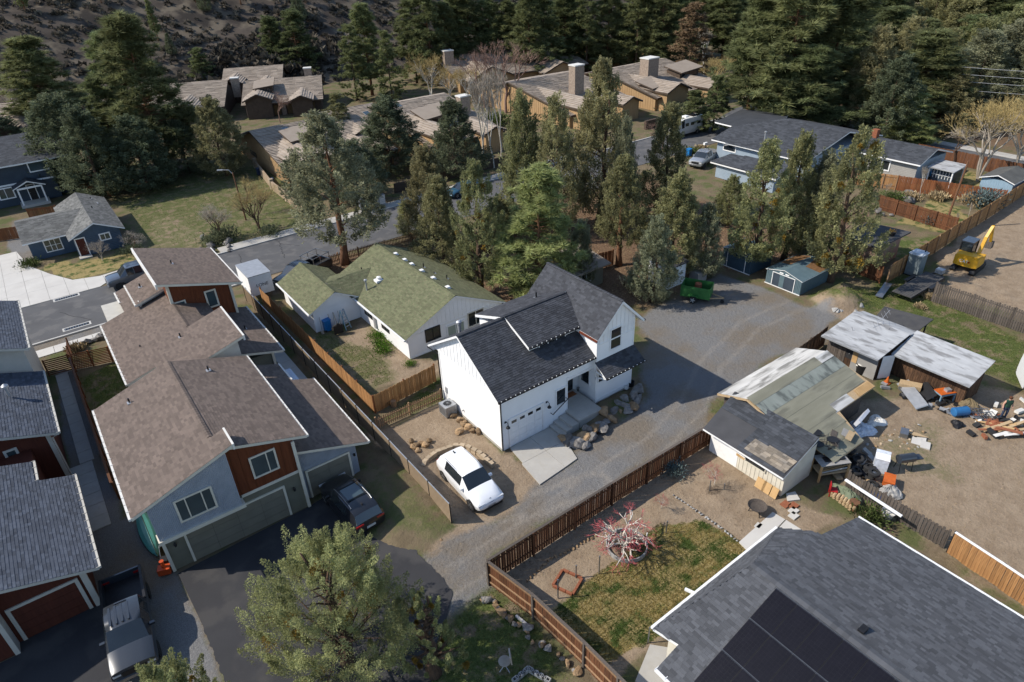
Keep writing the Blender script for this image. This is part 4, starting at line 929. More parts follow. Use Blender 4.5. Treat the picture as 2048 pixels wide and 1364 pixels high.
for r in range(4):
    for c in range(13):
        s = .83 + r * 1.70; P = Vector((18.72, 8.12 - c * .985, 0)); P = Vector((P.x, P.y, zw(18.72) + .09)) + sl_ * s
        if P.x < 13.8: continue
        f = link('solar_panel', pmM, S, P - root_off); g1 = link('cells', pcM, f); link('grid_lines', pbM, f)
for r in range(4):
    for k in (0, 1):
        b = MB(); P = Vector((18.72, 8.62, zw(18.72) + .10)) + sl_ * (r * 1.70 - .02 + k * .04); b.bar(P, P - Vector((0, 12.9, 0)), .018, .02); b.obj('mounting_rail', M['steel'], S)
b = MB(); b.prism([at(1300, 1290), at(1360, 1300), at(1410, 1400), at(1270, 1364)], -.05, .05); b.obj('patio_slab', M['concrete'])
bpy.data.objects['patio_slab']['kind'] = 'structure'
pt = tag(thing('patio', None, None, (*at(1550, 1070), 0), world=True), kind='structure')
for pts in (((1478, 1085), (1545, 1025), (1570, 1040), (1503, 1110)), ((1572, 1041), (1615, 1068), (1590, 1100), (1505, 1112)), ((1508, 1053), (1515, 1045), (1525, 1050), (1518, 1058)), ((1572, 988), (1590, 984), (1600, 1000), (1575, 1003))):
    b = MB(); b.prism([at(*p) for p in pts], -.05, .05); b.obj('slab', M['concrete_l'], pt)
# ================================================================== fences
def fence(name, label, pts, h, m, bw=.14, gap=.012, side=1, post=2.4, top='ear', pm=None, rails=(.25, .85), z=0., group=None, cat='fence', rm=None, slim=.018, jz=.03, cap=False):
    "boards one by one along the polyline pts; rails on the given side"
    R = thing(name, label, cat, (*pts[0], z), world=True, group=group); off = OFF[R.name]; pm = pm or m; rm = rm or m
    def board_mesh():
        b = MB(); w = bw / 2
        prof = {'ear': [(-w, 0), (w, 0), (w, h - .05), (w - .04, h), (-w + .04, h), (-w, h - .05)], 'flat': [(-w, 0), (w, 0), (w, h), (-w, h)], 'point': [(-w, .05), (w, .05), (w, h - .07), (0, h), (-w, h - .07)]}[top]
        n = len(prof); F = [(x, -slim / 2, zz) for x, zz in prof]; K = [(x, slim / 2, zz) for x, zz in prof]; b.face(F); b.face(K[::-1])
        for i in range(n): j = (i + 1) % n; b.face([F[j], F[i], K[i], K[j]])
        return b.mesh('board', M[m])
    me = board_mesh()
    for i in range(len(pts) - 1):
        a = Vector((*pts[i], z)); e = Vector((*pts[i + 1], z)); d = e - a; L_ = d.length; d.normalize(); nrm = Vector((-d.y, d.x, 0)) * side; ang = atan2(d.y, d.x)
        n = max(1, int(L_ / (bw + gap)))
        for k in range(n):
            p = a + d * ((k + .5) * L_ / n) - off
            link('board', me, R, (p.x, p.y, random.uniform(-jz, jz)), (random.uniform(-.008, .008), random.uniform(-.008, .008), ang), (min(1.0, (L_ / n - gap * .6) / bw) * random.uniform(.97, 1.0), 1, 1))
        np_ = max(1, round(L_ / post))
        for k in range(np_ + 1):
            if k == 0 and i > 0: continue
            p = a + d * (k * L_ / np_) + nrm * .06; b = MB(); b.obox(p + Vector((0, 0, (h + .02) / 2)), d * .048, nrm * .048, Vector((0, 0, (h + .06) / 2))); b.obj('post', M[pm], R)
        for rz in rails:
            for k in range(np_):
                p = a + d * (k * L_ / np_ + .05) + nrm * .035; q = a + d * ((k + 1) * L_ / np_ - .05) + nrm * .035; b = MB(); b.bar(p + Vector((0, 0, h * rz)), q + Vector((0, 0, h * rz)), .038, .085); b.obj('rail', M[rm], R)
        if cap:
            b = MB(); b.bar(a + Vector((0, 0, h + .03)), e + Vector((0, 0, h + .03)), .14, .03); b.obj('cap_board', M[cap], R)
    return R
fence('board_fence', 'dark stained board fence between the gravel drive and the brown garden', [(11.5, 19.25), (20.0, 19.35), (28.3, 19.3)], 1.65, 'cedar_dark', .14, .02, -1, 2.6, 'flat', 'cedar_dark', cap='oldwood')
fence('board_fence', 'weathered plank fence running down from the drive corner past the stone edging', [(11.5, 19.2), (12.05, 16.3), (12.3, 13.0), (12.45, 9.0)], 1.65, 'cedar_dark', .14, .012, -1, 2.4, 'flat', 'oldwood', rm='picketwood', rails=(.15, .5, .93), cap='oldwood')
fence('dog_ear_fence', 'new golden cedar fence round the yard of the green roofed house', [(12.9, 57.0), (13.35, 35.6), (18.6, 36.2)], 1.45, 'cedar', .135, .008, 1, 2.4, 'ear', 'cedar_red')
fence('picket_fence', 'low wooden picket fence between the white house and the tan fence', [(12.7, 33.9), (17.7, 33.9)], .95, 'picketwood', .085, .075, 1, 2.4, 'point', 'picketwood', rails=(.25, .75))
fence('picket_fence', 'wooden picket fence along the street behind the green roofed house', [(17.6, 60.6), (24, 60.4), (29.8, 59.9)], 1.0, 'picketwood', .085, .08, 1, 2.4, 'point', 'picketwood', rails=(.25, .75))
fence('rail_fence', 'short weathered fence on the corner behind the picket fence', [(29.9, 59.9), (32.5, 56.0), (34.5, 52)], 1.1, 'oldbrown', .14, .03, 1, 2.2, 'flat', 'picketwood', rm='picketwood')
fence('dog_ear_fence', 'long new cedar fence running away along the excavated lot', [(57.1, 23.6), (90.5, 25.1)], 1.8, 'cedar', .15, .008, -1, 2.4, 'flat', 'picketwood')
fence('board_fence', 'dark board fence section closing off the pink shed corner', [(56.9, 24.0), (57.4, 29.0)], 1.6, 'cedar_dark', .15, .01, 1, 2.4, 'flat', 'cedar_dark')
fence('grey_fence', 'old grey fence with bent rails beside the flatbed trailer', [(56.9, 19.6), (57.0, 8.0)], 1.75, 'oldwood', .13, .035, 1, 2.6, 'flat', 'oldwood', jz=.06)
fence('board_fence', 'rust brown fence across the back of the rock garden', [(80.8, 35.2), (84.2, 25.2)], 1.7, 'cedar_red', .15, .01, 1, 2.4, 'flat', 'cedar_red')
fence('board_fence', 'rust brown fence below the leaning pole and small lawn', [(72.8, 25.0), (73.6, 33.5)], 1.6, 'cedar_dark', .15, .01, 1, 2.4, 'flat', 'cedar_dark')
fence('board_fence', 'light cedar fence section beside the grey house wall', [(79.3, 39.3), (80.8, 35.3)], 1.7, 'cedar', .15, .01, -1, 1.3, 'flat', 'picketwood')
fence('board_fence', 'long dark brown fence along the far street by the bare tree', [(95.0, 40.0), (95.2, 20)], 1.7, 'cedar_dark', .15, .01, 1, 2.4, 'flat', 'cedar_dark')
fence('board_fence', 'old dark fence between the gravel yard and the patched barn', [(39.2, 20.9), (44.0, 21.3)], 1.7, 'oldbrown', .15, .02, 1, 2.2, 'flat', 'oldwood')
fence('grey_fence', 'crooked grey fence along the scrap yard beside the tyres', [at(1690, 975), at(1760, 1020), at(1885, 1096)], 1.25, 'oldwood', .15, .02, 1, 2.4, 'ear', 'oldwood', jz=.08)
fence('board_fence', 'bright new cedar fence with black posts at the edge of the scrap yard', [at(1893, 1105), at(1988, 1170), at(2120, 1262)], 1.45, 'cedar', .14, .006, 1, 2.6, 'flat', 'black', cap='white')
fence('board_fence', 'rust red fence section under the trees by the white shed', [at(1190, 540), at(1226, 530)], 1.6, 'cedar_red', .15, .01, 1, 2.4, 'flat', 'cedar_red')
fence('slat_fence', 'dark brown fence along the path beside the brown townhouse', [(-2.4, 55.2), (-2.35, 37.8)], 1.3, 'cedar_red', .15, .01, 1, 2.2, 'flat', 'cedar_dark', cap='cedar_dark')
# horizontal slat fence and gates between the townhouses
def hslat(label, a, e, h, n, m='cedar_dark'):
    R = thing('slat_fence', label, 'fence', (*a, 0), world=True); A_, E2 = Vector((*a, 0)), Vector((*e, 0)); k = max(1, round((E2 - A_).length / 1.6)); d = (E2 - A_).normalized()
    for i in range(k + 1):
        p = A_.lerp(E2, i / k); b = MB(); b.obox(p + Vector((0, 0, h / 2 + .03)), d * .05, Vector((-d.y, d.x, 0)) * .05, Vector((0, 0, h / 2 + .04))); b.obj('post', M[m], R)
    for j in range(n):
        z = .08 + (h - .1) * j / (n - 1); b = MB(); b.bar(A_ + Vector((0, 0, z)), E2 + Vector((0, 0, z)), .022, h / n * .62); b.obj('slat', M[m], R)
    return R
hslat('dark horizontal slat gate across the path between the townhouses', (-4.1, 55.9), (-2.5, 55.7), 1.35, 9)
hslat('horizontal slat fence enclosing the little lawn behind the brown townhouse', (-2.45, 55.6), (1.5, 54.6), 1.35, 10, 'cedar_red')
hslat('short horizontal slat fence beside the path and gate posts', (-2.5, 55.7), (-2.2, 58.6), 1.35, 9)
x_, y_ = at(190, 708, .9)
# tan privacy fence of panels and dark posts
tf = thing('panel_fence', 'tan panel fence with dark posts running between the townhouse and the yards', 'fence', (12.0, 58.2, 0), world=True)
ys = np.linspace(58.2, 23.75, 16)
for i in range(15):
    xa, xb = 11.85 + .02 * i, 11.85 + .02 * (i + 1); ya, yb2 = ys[i], ys[i + 1]; b = MB(); n = 32
    for k in range(n):
        t0, t1 = k / n, (k + 1) / n; dp = .008 if k % 2 else -.008
        p0 = (xa + (xb - xa) * t0, ya + (yb2 - ya) * t0); p1 = (xa + (xb - xa) * t1, ya + (yb2 - ya) * t1)
        b.box(min(p0[0], p1[0]) - .012 + dp, max(p0[0], p1[0]) + .012 + dp, min(p0[1], p1[1]) + .002, max(p0[1], p1[1]), .08, 1.48)
    b.obj('panel', M['tanfence'], tf, kind='stuff')
    b = MB(); b.bar((xa, ya, 1.5), (xb, yb2, 1.5), .05, .05); b.obj('top_rail', M['galv'], tf)
for i in range(16):
    b = MB(); b.lathe((11.83 + .02 * i, ys[i], 0), [(.035, 0), (.035, 1.55), (.02, 1.58)], 8); b.obj('post', M['black'], tf)

# ================================================================== sheds and barns
def planks(par, ax, c, s, a0, a1, z0, z1, m, w=.18, name='plank', jit=.05, gapw=.015, th=.025):
    a = a0
    while a < a1 - .03:
        ww = min(w * random.uniform(.75, 1.2), a1 - a); b = MB(); wbox(b, ax, c, s, a + gapw / 2, a + ww - gapw / 2, 0, th * random.uniform(.7, 1.3), z0 + random.uniform(0, jit), z1 - random.uniform(0, jit)); b.obj(name, M[m], par); a += ww
dm('roll_white', (.56, .55, .52), .9, (.40, .39, .365), 1.2, bump=.3, bscale=30, col3=(.20, .195, .18), scale3=1.3, stretch=(.35, 1.6, 1))
dm('roll_olive', (.245, .235, .175), .9, (.185, .178, .13), 1.2, bump=.3, bscale=40, col3=(.15, .145, .11), scale3=1.1, stretch=(.35, 1.6, 1))
dm('roll_teal', (.235, .255, .225), .9, (.18, .2, .175), 1.2, bump=.3, bscale=40, col3=(.10, .11, .10), scale3=1.4, stretch=(1.4, .5, 1))
dm('roll_dark', (.07, .07, .073), .92, (.052, .052, .055), 1, bump=.3, bscale=120)
dm('roll_grey', (.42, .43, .435), .88, (.31, .315, .32), 1.5, bump=.3, bscale=30, col3=(.20, .2, .2), scale3=1.6, stretch=(1.5, .45, 1))
Bn = thing('patched_barn', 'long barn with a patched white and olive roll roof in the scrap yard', 'barn', (34, 17, 0), world=True)
b = MB(); b.box(30.7, 38.3, 15.3, 20.3, 0, 1.9); b.face([(30.7, 15.3, 1.89), (30.7, 20.3, 1.89), (30.7, 20.3, 2.1), (30.7, 18.5, 2.85), (30.7, 15.3, 1.95)]); b.box(31.5, 33.4, 13.2, 15.3, 0, 1.3); b.obj('wall', M['oldwood'], Bn)
zr_ = lambda y: 3.0 - .30 * (18.5 - y); zl_ = lambda y: 3.0 - .37 * (y - 18.5)
def strips(par, edges, xa, xb, zf, mats, skew=0, th=.02):
    for i in range(len(edges) - 1):
        ya, yb2 = edges[i], edges[i + 1]; m_ = mats[i % len(mats)]; lift = .012 * (len(edges) - i)
        x0, x1 = (xa(i), xb(i)) if callable(xa) else (xa, xb)
        b = MB(); b.plate([(x0, ya, zf(ya) + lift), (x1, ya, zf(ya) + lift), (x1, yb2, zf(yb2) + lift), (x0, yb2, zf(yb2) + lift)], th); b.obj('roofing_strip', M[m_], par)
b = MB(); b.plate([(30.4, 20.6, zl_(20.6)), (38.7, 20.6, zl_(20.6)), (38.7, 18.5, 3), (30.4, 18.5, 3)], .1); b.obj('roof_deck', M['woodlight'], Bn)
b = MB(); b.plate([(30.4, 18.5, 3), (38.8, 18.5, 3), (39.0, 15.0, zr_(15)), (34.9, 15.0, zr_(15)), (34.2, 12.9, zr_(12.9)), (31.4, 12.9, zr_(12.9)), (30.8, 15.0, zr_(15))], .1); b.obj('roof_deck', M['woodlight'], Bn)
strips(Bn, [20.6, 19.75, 18.9, 18.45], 30.35, 38.75, zl_, ['roll_white', 'roll_white', 'roll_white'])
strips(Bn, [18.55, 17.9, 17.05, 16.3, 15.6, 15.0], lambda i: 30.35 + .06 * i, lambda i: (37.4, 38.8, 38.8, 38.7, 36.6)[i], zr_, ['roll_olive', 'roll_teal', 'roll_olive', 'roll_olive', 'roll_white'])
b = MB(); b.plate([(37.42, 18.5, 3.07), (38.8, 18.5, 3.07), (38.8, 17.95, 2.9), (37.42, 17.95, 2.9)], .02); b.obj('roofing_strip', M['roll_white'], Bn)
strips(Bn, [15.6, 15.05, 14.3, 13.6, 12.9], lambda i: 30.8 + .12 * i, lambda i: 34.7 - .15 * i, zr_, ['roll_olive', 'roll_olive', 'roll_olive', 'roll_olive'])
for k in range(7):
    y = 15.02 + k * .075; b = MB(); b.bar((37.1 + random.random() * .2, y, zr_(y) + .04), (38.9, y, zr_(y) + .04), .065, .03); b.obj('bare_board', M['plywood'], Bn)
b = MB(); b.bar((30.33, 20.6, zl_(20.6) - .05), (30.33, 18.5, 2.93), .03, .14); b.bar((30.33, 18.5, 2.93), (30.36, 15.4, zr_(15.4) - .05), .03, .14); b.obj('rake_board', M['woodlight'], Bn)
Lb = thing('lean_to', 'cream lean-to shed with patched dark roof in front of the barn', 'shed', (28, 16, 0), world=True)
zL = lambda x: 1.95 + .21 * (x - 27.25)
b = MB(); b.box(27.85, 30.6, 13.85, 18.9, 0, 1.9); b.face([(27.85, 13.85, 1.89), (30.6, 13.85, 1.89), (30.6, 13.85, 2.45), (27.85, 13.85, 1.95)]); b.obj('wall', M['cream'], Lb)
battens(Lb, 'x', 27.85, -1, 13.9, 16.9, 11, .05, 1.85, 'cream', .02)
b = MB(); wbox(b, 'x', 27.85, -1, 16.9, 18.9, 0, .02, .05, 1.85); b.obj('sheathing', M['white'], Lb)
b = MB(); b.plate([(27.2, 13.6, zL(27.2)), (30.8, 13.9, zL(30.8)), (30.8, 19.7, zL(30.8)), (27.2, 19.1, zL(27.2))], .12, 0, 1); ro = b.obj('roof', [M['roll_dark'], M['white']], Lb)
shingles(ro, [(29.2, 16.8, zL(29.2) + .01), (30.8, 16.8, zL(30.8) + .01), (30.8, 19.6, zL(30.8) + .01), (29.2, 19.4, zL(29.2) + .01)], M['slate_sh'], .2, .32)
shingles(ro, [(27.3, 13.7, zL(27.3) + .01), (30.8, 13.95, zL(30.8) + .01), (30.8, 16.8, zL(30.8) + .01), (27.3, 16.8, zL(27.3) + .01)], M['slate_sh'], .2, .32)
dm('patch_sh', (.26, .215, .16), .92, (.17, .15, .125), 2, tone=.4)
shingles(ro, [(27.5, 13.75, zL(27.5) + .035), (28.6, 13.75, zL(28.6) + .035), (28.5, 16.4, zL(28.5) + .035), (27.5, 16.4, zL(27.5) + .035)], M['patch_sh'], .2, .34)
window(Lb, 'x', 27.83, -1, 15.05, 16.35, 1.0, 1.6, 'cream', 'glass', .05, ()); b = MB(); wbox(b, 'x', 27.85, -1, 16.4, 17.0, 0, .05, .95, 1.6); b.obj('plywood_patch', M['plywood'], Lb)
one('ladder', M['white'], 'white ladder hung along the wall under the lean-to roof edge', 'ladder', lambda m: ([m.bar((27.6, 16.3, 1.55 + k), (27.6, 19.0, 1.75 + k), .03, .06) for k in (-.2, .15)], [m.bar((27.6, 16.4 + i * .27, 1.36 + i * .02), (27.6, 16.4 + i * .27, 1.72 + i * .02), .025, .03) for i in range(10)]))
for i, (y, t) in enumerate(((14.1, .2), (14.6, -.1), (15.0, .3))):
    one('plywood_sheet', M['plywood'], ('broken plywood scrap leaning at the corner of the lean-to', 'bare plywood piece leaning against the lean-to wall', 'small plywood offcut propped under the lean-to window')[i], 'plywood', lambda m: m.obox((27.55, y, .3), Vector((.12, 0, .3)), (0, .2 + .05 * i, 0), (.012, 0, -.005)))
# long low shed with pale roof
Ls = thing('long_shed', 'long low shed with pale grey roll roof and dark plank wall', 'shed', (44, 16, 0), world=True)
b = MB(); b.box(42.5, 46.2, 16.6, 20.3, 0, 1.9); b.box(44.15, 46.3, 11.5, 16.59, 0, 1.75); b.obj('wall', M['oldbrown'], Ls)
planks(Ls, 'x', 44.15, -1, 11.55, 16.5, 0, 1.8, 'oldbrown', .17); planks(Ls, 'y', 11.5, -1, 44.2, 46.3, 0, 1.9, 'oldbrown', .2)
b = MB(); wbox(b, 'x', 42.5, -1, 16.6, 18.4, 0, .03, 0, 1.9); b.obj('grey_panel', M['greysiding'], Ls); planks(Ls, 'x', 42.5, -1, 18.9, 20.3, 0, 1.85, 'oldwood', .2)
b = MB(); wbox(b, 'x', 42.5, -1, 18.42, 18.88, 0, .02, .8, 1.7); b.obj('opening', M['shadowgap'], Ls); b = MB(); wbox(b, 'x', 42.46, -1, 18.0, 18.36, 0, .02, .7, 1.55); b.obj('plywood_patch', M['plywood'], Ls)
dr = MB(); dr.obox((43.2, 16.3, .95), Vector((.55, -.3, 0)) * .7, Vector((.012, .02, 0)), (0, 0, .92)); dr.obj('door', M['white'], Ls)
za = lambda x: 2.12 + .115 * (x - 41.8)
for i, (xa, xb) in enumerate(((41.75, 42.75), (42.7, 43.75), (43.7, 44.75), (44.7, 45.75))):
    b = MB(); b.plate([(xa, 16.35, za(xa) + .012 * i), (xb, 16.35, za(xb) + .012 * i), (xb, 20.55, za(xb) + .012 * i), (xa, 20.55, za(xa) + .012 * i)], .05); b.obj('roofing_strip', M['roll_grey'], Ls)
b = MB(); b.plate([(45.72, 16.3, 2.6), (46.9, 16.3, 2.35), (46.9, 20.3, 2.35), (45.72, 20.6, 2.6)], .05); b.obj('roofing_strip', M['roll_grey'], Ls)
zb_ = lambda x: 1.92 + .2 * (x - 43.55)
for i, (xa, xb) in enumerate(((43.5, 44.3), (44.25, 45.1), (45.05, 45.9), (45.85, 46.65))):
    b = MB(); b.plate([(xa, 11.25, zb_(xa) + .012 * i), (xb, 11.25, zb_(xb) + .012 * i), (xb, 16.34, zb_(xb) + .012 * i), (xa, 16.34, zb_(xa) + .012 * i)], .05); b.obj('roofing_strip', M['roll_grey'], Ls)
b = MB(); b.bar((41.73, 16.35, 2.08), (41.73, 20.55, 2.08), .03, .12); b.bar((43.48, 11.25, 1.88), (43.48, 16.3, 1.88), .03, .1); b.obj('fascia', M['galv'], Ls)
an = thing('tv_antenna', 'old roof antenna on a long leaning mast over the pale shed roof', 'antenna', (*at(1698, 708, 1.2), 1.2))
tip = Vector((*at(1780, 620, 3.4), 3.4)) - an.location
b = MB(); b.tube([(0, 0, 0), tip * .55], .03, 6); b.obj('mast', M['galv'], an)
b = MB(); b.tube([tip * .5, tip], .016, 5); b.obj('boom', M['galv'], an)
for k in range(7):
    c = tip * (.55 + .07 * k); sd = Vector((.7, .7, .1)) * (.75 - .06 * k); b = MB(); b.tube([c - sd, c + sd], .008, 4); b.obj('element', M['galv'], an)
c = tip * .5; b = MB(); b.tube([c + Vector((-.9, .9, .35)), c + Vector((-.8, .8, 0)), c + Vector((.8, -.8, 0)), c + Vector((.9, -.9, .35))], .014, 5); b.obj('reflector', M['black'], an)
ca = thing('canopy', 'flat black roofed canopy on posts behind the pale roofed shed', 'canopy', (48, 18, 0), world=True)
b = MB(); b.plate([(46.6, 16.6, 1.95), (49.9, 16.65, 2.15), (49.1, 19.9, 2.15), (46.6, 19.5, 1.95)], .08); b.obj('roof', M['blackroof'], ca)
for x, y in ((46.8, 16.8), (49.6, 16.9), (48.9, 19.7)): b = MB(); b.bar((x, y, 0), (x, y, 1.9), .09, .09); b.obj('post', M['oldwood'], ca)
b = MB(); b.box(47, 49.5, 17.2, 17.25, 0, 1.9); b.obj('back_wall', M['oldbrown'], ca)
# metal garden sheds
def metal_shed(label, x0, x1, y0, y1, he, hr, m, dark, doorm, rust=True):
    R = thing('metal_shed', label, 'shed', (x0, y0, 0), world=True); ym = (y0 + y1) / 2
    b = MB(); b.box(x0 + .03, x1 - .03, y0 + .03, y1 - .03, 0, he); gable_prism(b, 'x', x0 + .03, x1 - .03, y0, ym, y1, he - .001, hr); b.obj('wall', M[m], R)
    n = int((y1 - y0) / .14)
    for i in range(n):
        y = y0 + .05 + i * (y1 - y0 - .1) / n; zt_ = he + (hr - he) * (1 - abs(y + .02 - ym) / (ym - y0)); b = MB(); wbox(b, 'x', x0 + .03, -1, y, y + .055, 0, .02, .04, zt_ - .03); b.obj('rib', M[m], R)
    n = int((x1 - x0) / .16)
    for i in range(n):
        x = x0 + .05 + i * (x1 - x0 - .1) / n; b = MB(); wbox(b, 'y', y0 + .03, -1, x, x + .06, 0, .02, .04, he - .02); b.obj('rib', M[m], R)
    o = .06
    for sgn in (-1, 1):
        ye_ = ym + sgn * (ym - y0 + o); ze_ = he - .02
        b = MB(); b.plate([(x0 - o, ym, hr + .03), (x1 + o, ym, hr + .03), (x1 + o, ye_, ze_), (x0 - o, ye_, ze_)], .05, 0, 1); b.obj('roof', [M[dark], M['white']], R)
        if rust: 
            xa = x0 + (x1 - x0) * (.5 if sgn < 0 else .35); t0, t1 = .05, .9; P_ = lambda x, t: (x, ym + (ye_ - ym) * t, hr + .034 + (ze_ - hr - .03) * t)
            b = MB(); b.plate([P_(xa, t0 + .25), P_(x1, t0 + .1), P_(x1, t1), P_(xa + .4, t1 + .05)], .003); b.obj('needle_litter', M['litter'], R)
    dw = (y1 - y0) * .3; b = MB(); wbox(b, 'x', x0 - .005, -1, ym - dw, ym + dw, 0, .02, .06, he * .93); d_ = b.obj('door', M[doorm], R)
    b = MB()
    wbox(b, 'x', x0 - .005, -1, ym - dw - .06, ym - dw, 0, .03, .0, he * .93 + .06); wbox(b, 'x', x0 - .005, -1, ym + dw, ym + dw + .06, 0, .03, 0, he * .93 + .06); wbox(b, 'x', x0 - .005, -1, ym - dw, ym + dw, 0, .03, he * .93, he * .93 + .06); b.obj('frame', M['white'], d_)
    b = MB(); wbox(b, 'x', x0 - .005, -1, ym - .08, ym + dw * .35, .02, .035, .08, he * .92); b.obj('door_leaf', M[m], d_)
    b = MB(); wbox(b, 'x', x0, -1, y0, y1, 0, .04, -.02, .05); b.obj('sill', M['white'], R)
    for k in (-1, 1): b = MB(); wbox(b, 'x', x0 + .02, -1, ym + k * .28 - .18, ym + k * .28 + .18, 0, .03, he + .02, he + .12); b.obj('gable_vent', M['white'], R)
    return R
dm('litter', (.20, .105, .045), .95, (.12, .065, .03), 4, bump=.5, bscale=20)
metal_shed('teal grey metal shed with white door frame at the edge of the gravel yard', 49.6, 54.0, 27.1, 30.6, 1.35, 1.75, 'shedteal', 'shedteal', 'navy')
sh1 = metal_shed('dark blue metal shed behind the teal one under the junipers', 49.7, 52.9, 32.3, 35.5, 1.75, 2.1, 'shedblue', 'shedblue', 'shedblue')
Pk = thing('pink_shed', 'salmon pink shed with a flat black roof by the cedar fence', 'shed', (58.7, 25.8, 0), world=True)
b = MB(); b.box(58.7, 63.0, 25.8, 28.6, 0, 2.45); b.obj('wall', M['pinkwall'], Pk); b = MB(); b.plate([(58.0, 25.4, 2.55), (63.5, 25.3, 2.6), (62.6, 29.0, 2.7), (58.2, 29.0, 2.65)], .14); b.obj('roof', M['roll_dark'], Pk)
b = MB(); wbox(b, 'y', 25.8, -1, 60.2, 61.3, 0, .02, .05, 1.95); b.obj('door', M['pinkwall'], Pk); b = MB(); wbox(b, 'y', 25.8, -1, 59.0, 59.8, 0, .03, 1.35, 1.5); b.obj('lintel', M['brownwall'], Pk)
x, y = at(1784, 470, 2.7); fp = thing('flower_pot', 'dark pot of yellow flowers standing on the black shed roof', 'flower pot', (x, y, 2.68))
b = MB(); b.lathe((0, 0, 0), [(.22, 0), (.32, .35), (.28, .35)], 12); b.obj('pot', M['black'], fp)
x, y = at(1350, 570); Ws = thing('white_shed', 'small white shed half hidden by junipers behind the green trailer', 'shed', (x, y, 0))
b = MB(); b.box(-1.2, 1.0, -.2, 2.2, 0, 2.1); b.obj('wall', M['whitewall'], Ws); b = MB(); b.plate([(-1.4, -.4, 2.15), (1.2, -.4, 2.15), (1.2, 2.4, 2.4), (-1.4, 2.4, 2.4)], .1); b.obj('roof', M['slate_sh'], Ws)
x, y = at(1395, 560); one('crate_box', M['greysiding'], 'tan cardboard coloured crate behind the green trailer', 'crate', lambda m: (m.box(x - .6, x + .6, y - .5, y + .5, 0, .95), m.box(x - .64, x + .64, y - .54, y + .54, .95, 1.0)))
x, y = at(1205, 566); Gs = thing('green_cottage', 'small grey green outbuilding behind the white house gable', 'outbuilding', (x, y, 0))
b = MB(); b.box(-4, 0, 0, 3.2, 0, 2.1); b.obj('wall', M['olivewall'], Gs); b = MB(); b.plate([(-4.4, -.5, 2.05), (.5, -.5, 2.05), (.5, 3.6, 2.6), (-4.4, 3.6, 2.6)], .12); b.obj('roof', M['tile'], Gs)
window(Gs, 'y', 0, -1, -2.6, -1.5, .8, 1.6, 'white', 'glass', .08, (.5,)); 
# ================================================================== houses across the street and beyond
# slate blue cottage
C_ = thing('blue_cottage', 'slate blue cottage with grey shingle roof and dark red door', 'cottage', (3, 80, 0), world=True)
b = MB(); b.box(1.2, 5.6, 80.0, 91.5, 0, 2.15); gable_prism(b, 'y', 80.0, 80.2, .85, 3.42, 6.0, 2.14, 3.3); b.box(-2.75, 1.2, 82.3, 89.5, 0, 2.15); b.obj('wall', M['slateblue'], C_)
cs_ = dict(m='grey_sh', trim='white', th=.14, course=.22, tab=.4, thick=False)
zc = lambda x: 3.42 - .46 * abs(x - 3.42)
roof(C_, [(.75, 79.5, zc(.75)), (3.42, 79.5, 3.42), (3.42, 92.3, 3.42), (.75, 92.3, zc(.75))], **cs_); roof(C_, [(6.1, 79.5, zc(6.1)), (3.42, 79.5, 3.42), (3.42, 92.3, 3.42), (6.1, 92.3, zc(6.1))], **cs_)
roof(C_, [(-3.2, 81.6, 2.2), (1.4, 81.6, 2.2), (3.3, 86, 3.3), (-3.2, 86, 3.3)], **cs_); roof(C_, [(-3.2, 90.4, 2.2), (1.4, 90.4, 2.2), (3.3, 86, 3.3), (-3.2, 86, 3.3)], **cs_)
for i in range(11): b = MB(); wbox(b, 'y', 80.0, -1, 1.2, 5.6, 0, .02 + .004 * (i % 2), .1 + i * .18, .12 + i * .18); b.obj('siding_line', M['navy'], C_)
R3 = lambda x, y: (x / 6.82, 370 + y / 6.82)
wpx(C_, 80.0, R3(1360, 680), R3(1505, 720), fm='white', gm='glass_sky', tw=.12, mull=(.5,)); wpx(C_, 82.3, R3(590, 770), R3(860, 860), fm='white', gm='glass_sky', tw=.1, mull=(.35, .65), rail=.5)
x0, z0 = onY(*R3(1080, 870), 80); door(C_, 'y', 80.0, -1, x0 - .05, x0 + .75, .15, 1.95, 'white', 'darkred')
b = MB(); b.box(1.1, 2.3, 79.2, 80, 0, .12); b.obj('porch_step', M['concrete'], C_)
vent(C_, 4.2, 86, 3.0, .3); vent(C_, 5.0, 88.5, 2.7, .15, .05, 'white'); vent(C_, 4.6, 90.2, 2.9, .2)
# two-storey navy house
D_ = thing('navy_house', 'two storey navy house with white trim and gabled porch', 'house', (0, 105, 0), world=True)
b = MB(); b.box(-14, 2.4, 104.6, 118, 0, 5.1); b.box(2.4, 4.95, 105.8, 117, 0, 4.95); b.obj('wall', M['navy'], D_)
ds_ = dict(m='slate_sh', trim='white', th=.16, course=.25, tab=.45, thick=False)
roof(D_, [(-14, 104.0, 5.1), (2.6, 104.0, 5.1), (2.9, 113, 6.9), (-14, 113, 6.9)], **ds_); roof(D_, [(2.6, 104.0, 5.1), (2.9, 113, 6.9), (5.4, 114, 5.2), (5.3, 105.2, 5.0)], **ds_)
R8 = lambda x, y: (x / 7.578, 250 + y / 7.578)
wpx(D_, 104.6, R8(410, 570), R8(730, 655), fm='white', gm='glass_sky', tw=.14, mull=()); wpx(D_, 105.8, R8(800, 475), R8(975, 560), fm='white', gm='glass_sky', tw=.12, mull=(.5,)); wpx(D_, 104.6, R8(-40, 990), R8(230, 1085), fm='white', gm='glass_sky', tw=.14, mull=(.45,)); wpx(D_, 104.6, R8(145, 610), R8(330, 590), fm='white', gm='glass_sky', tw=.1, mull=(.5,))
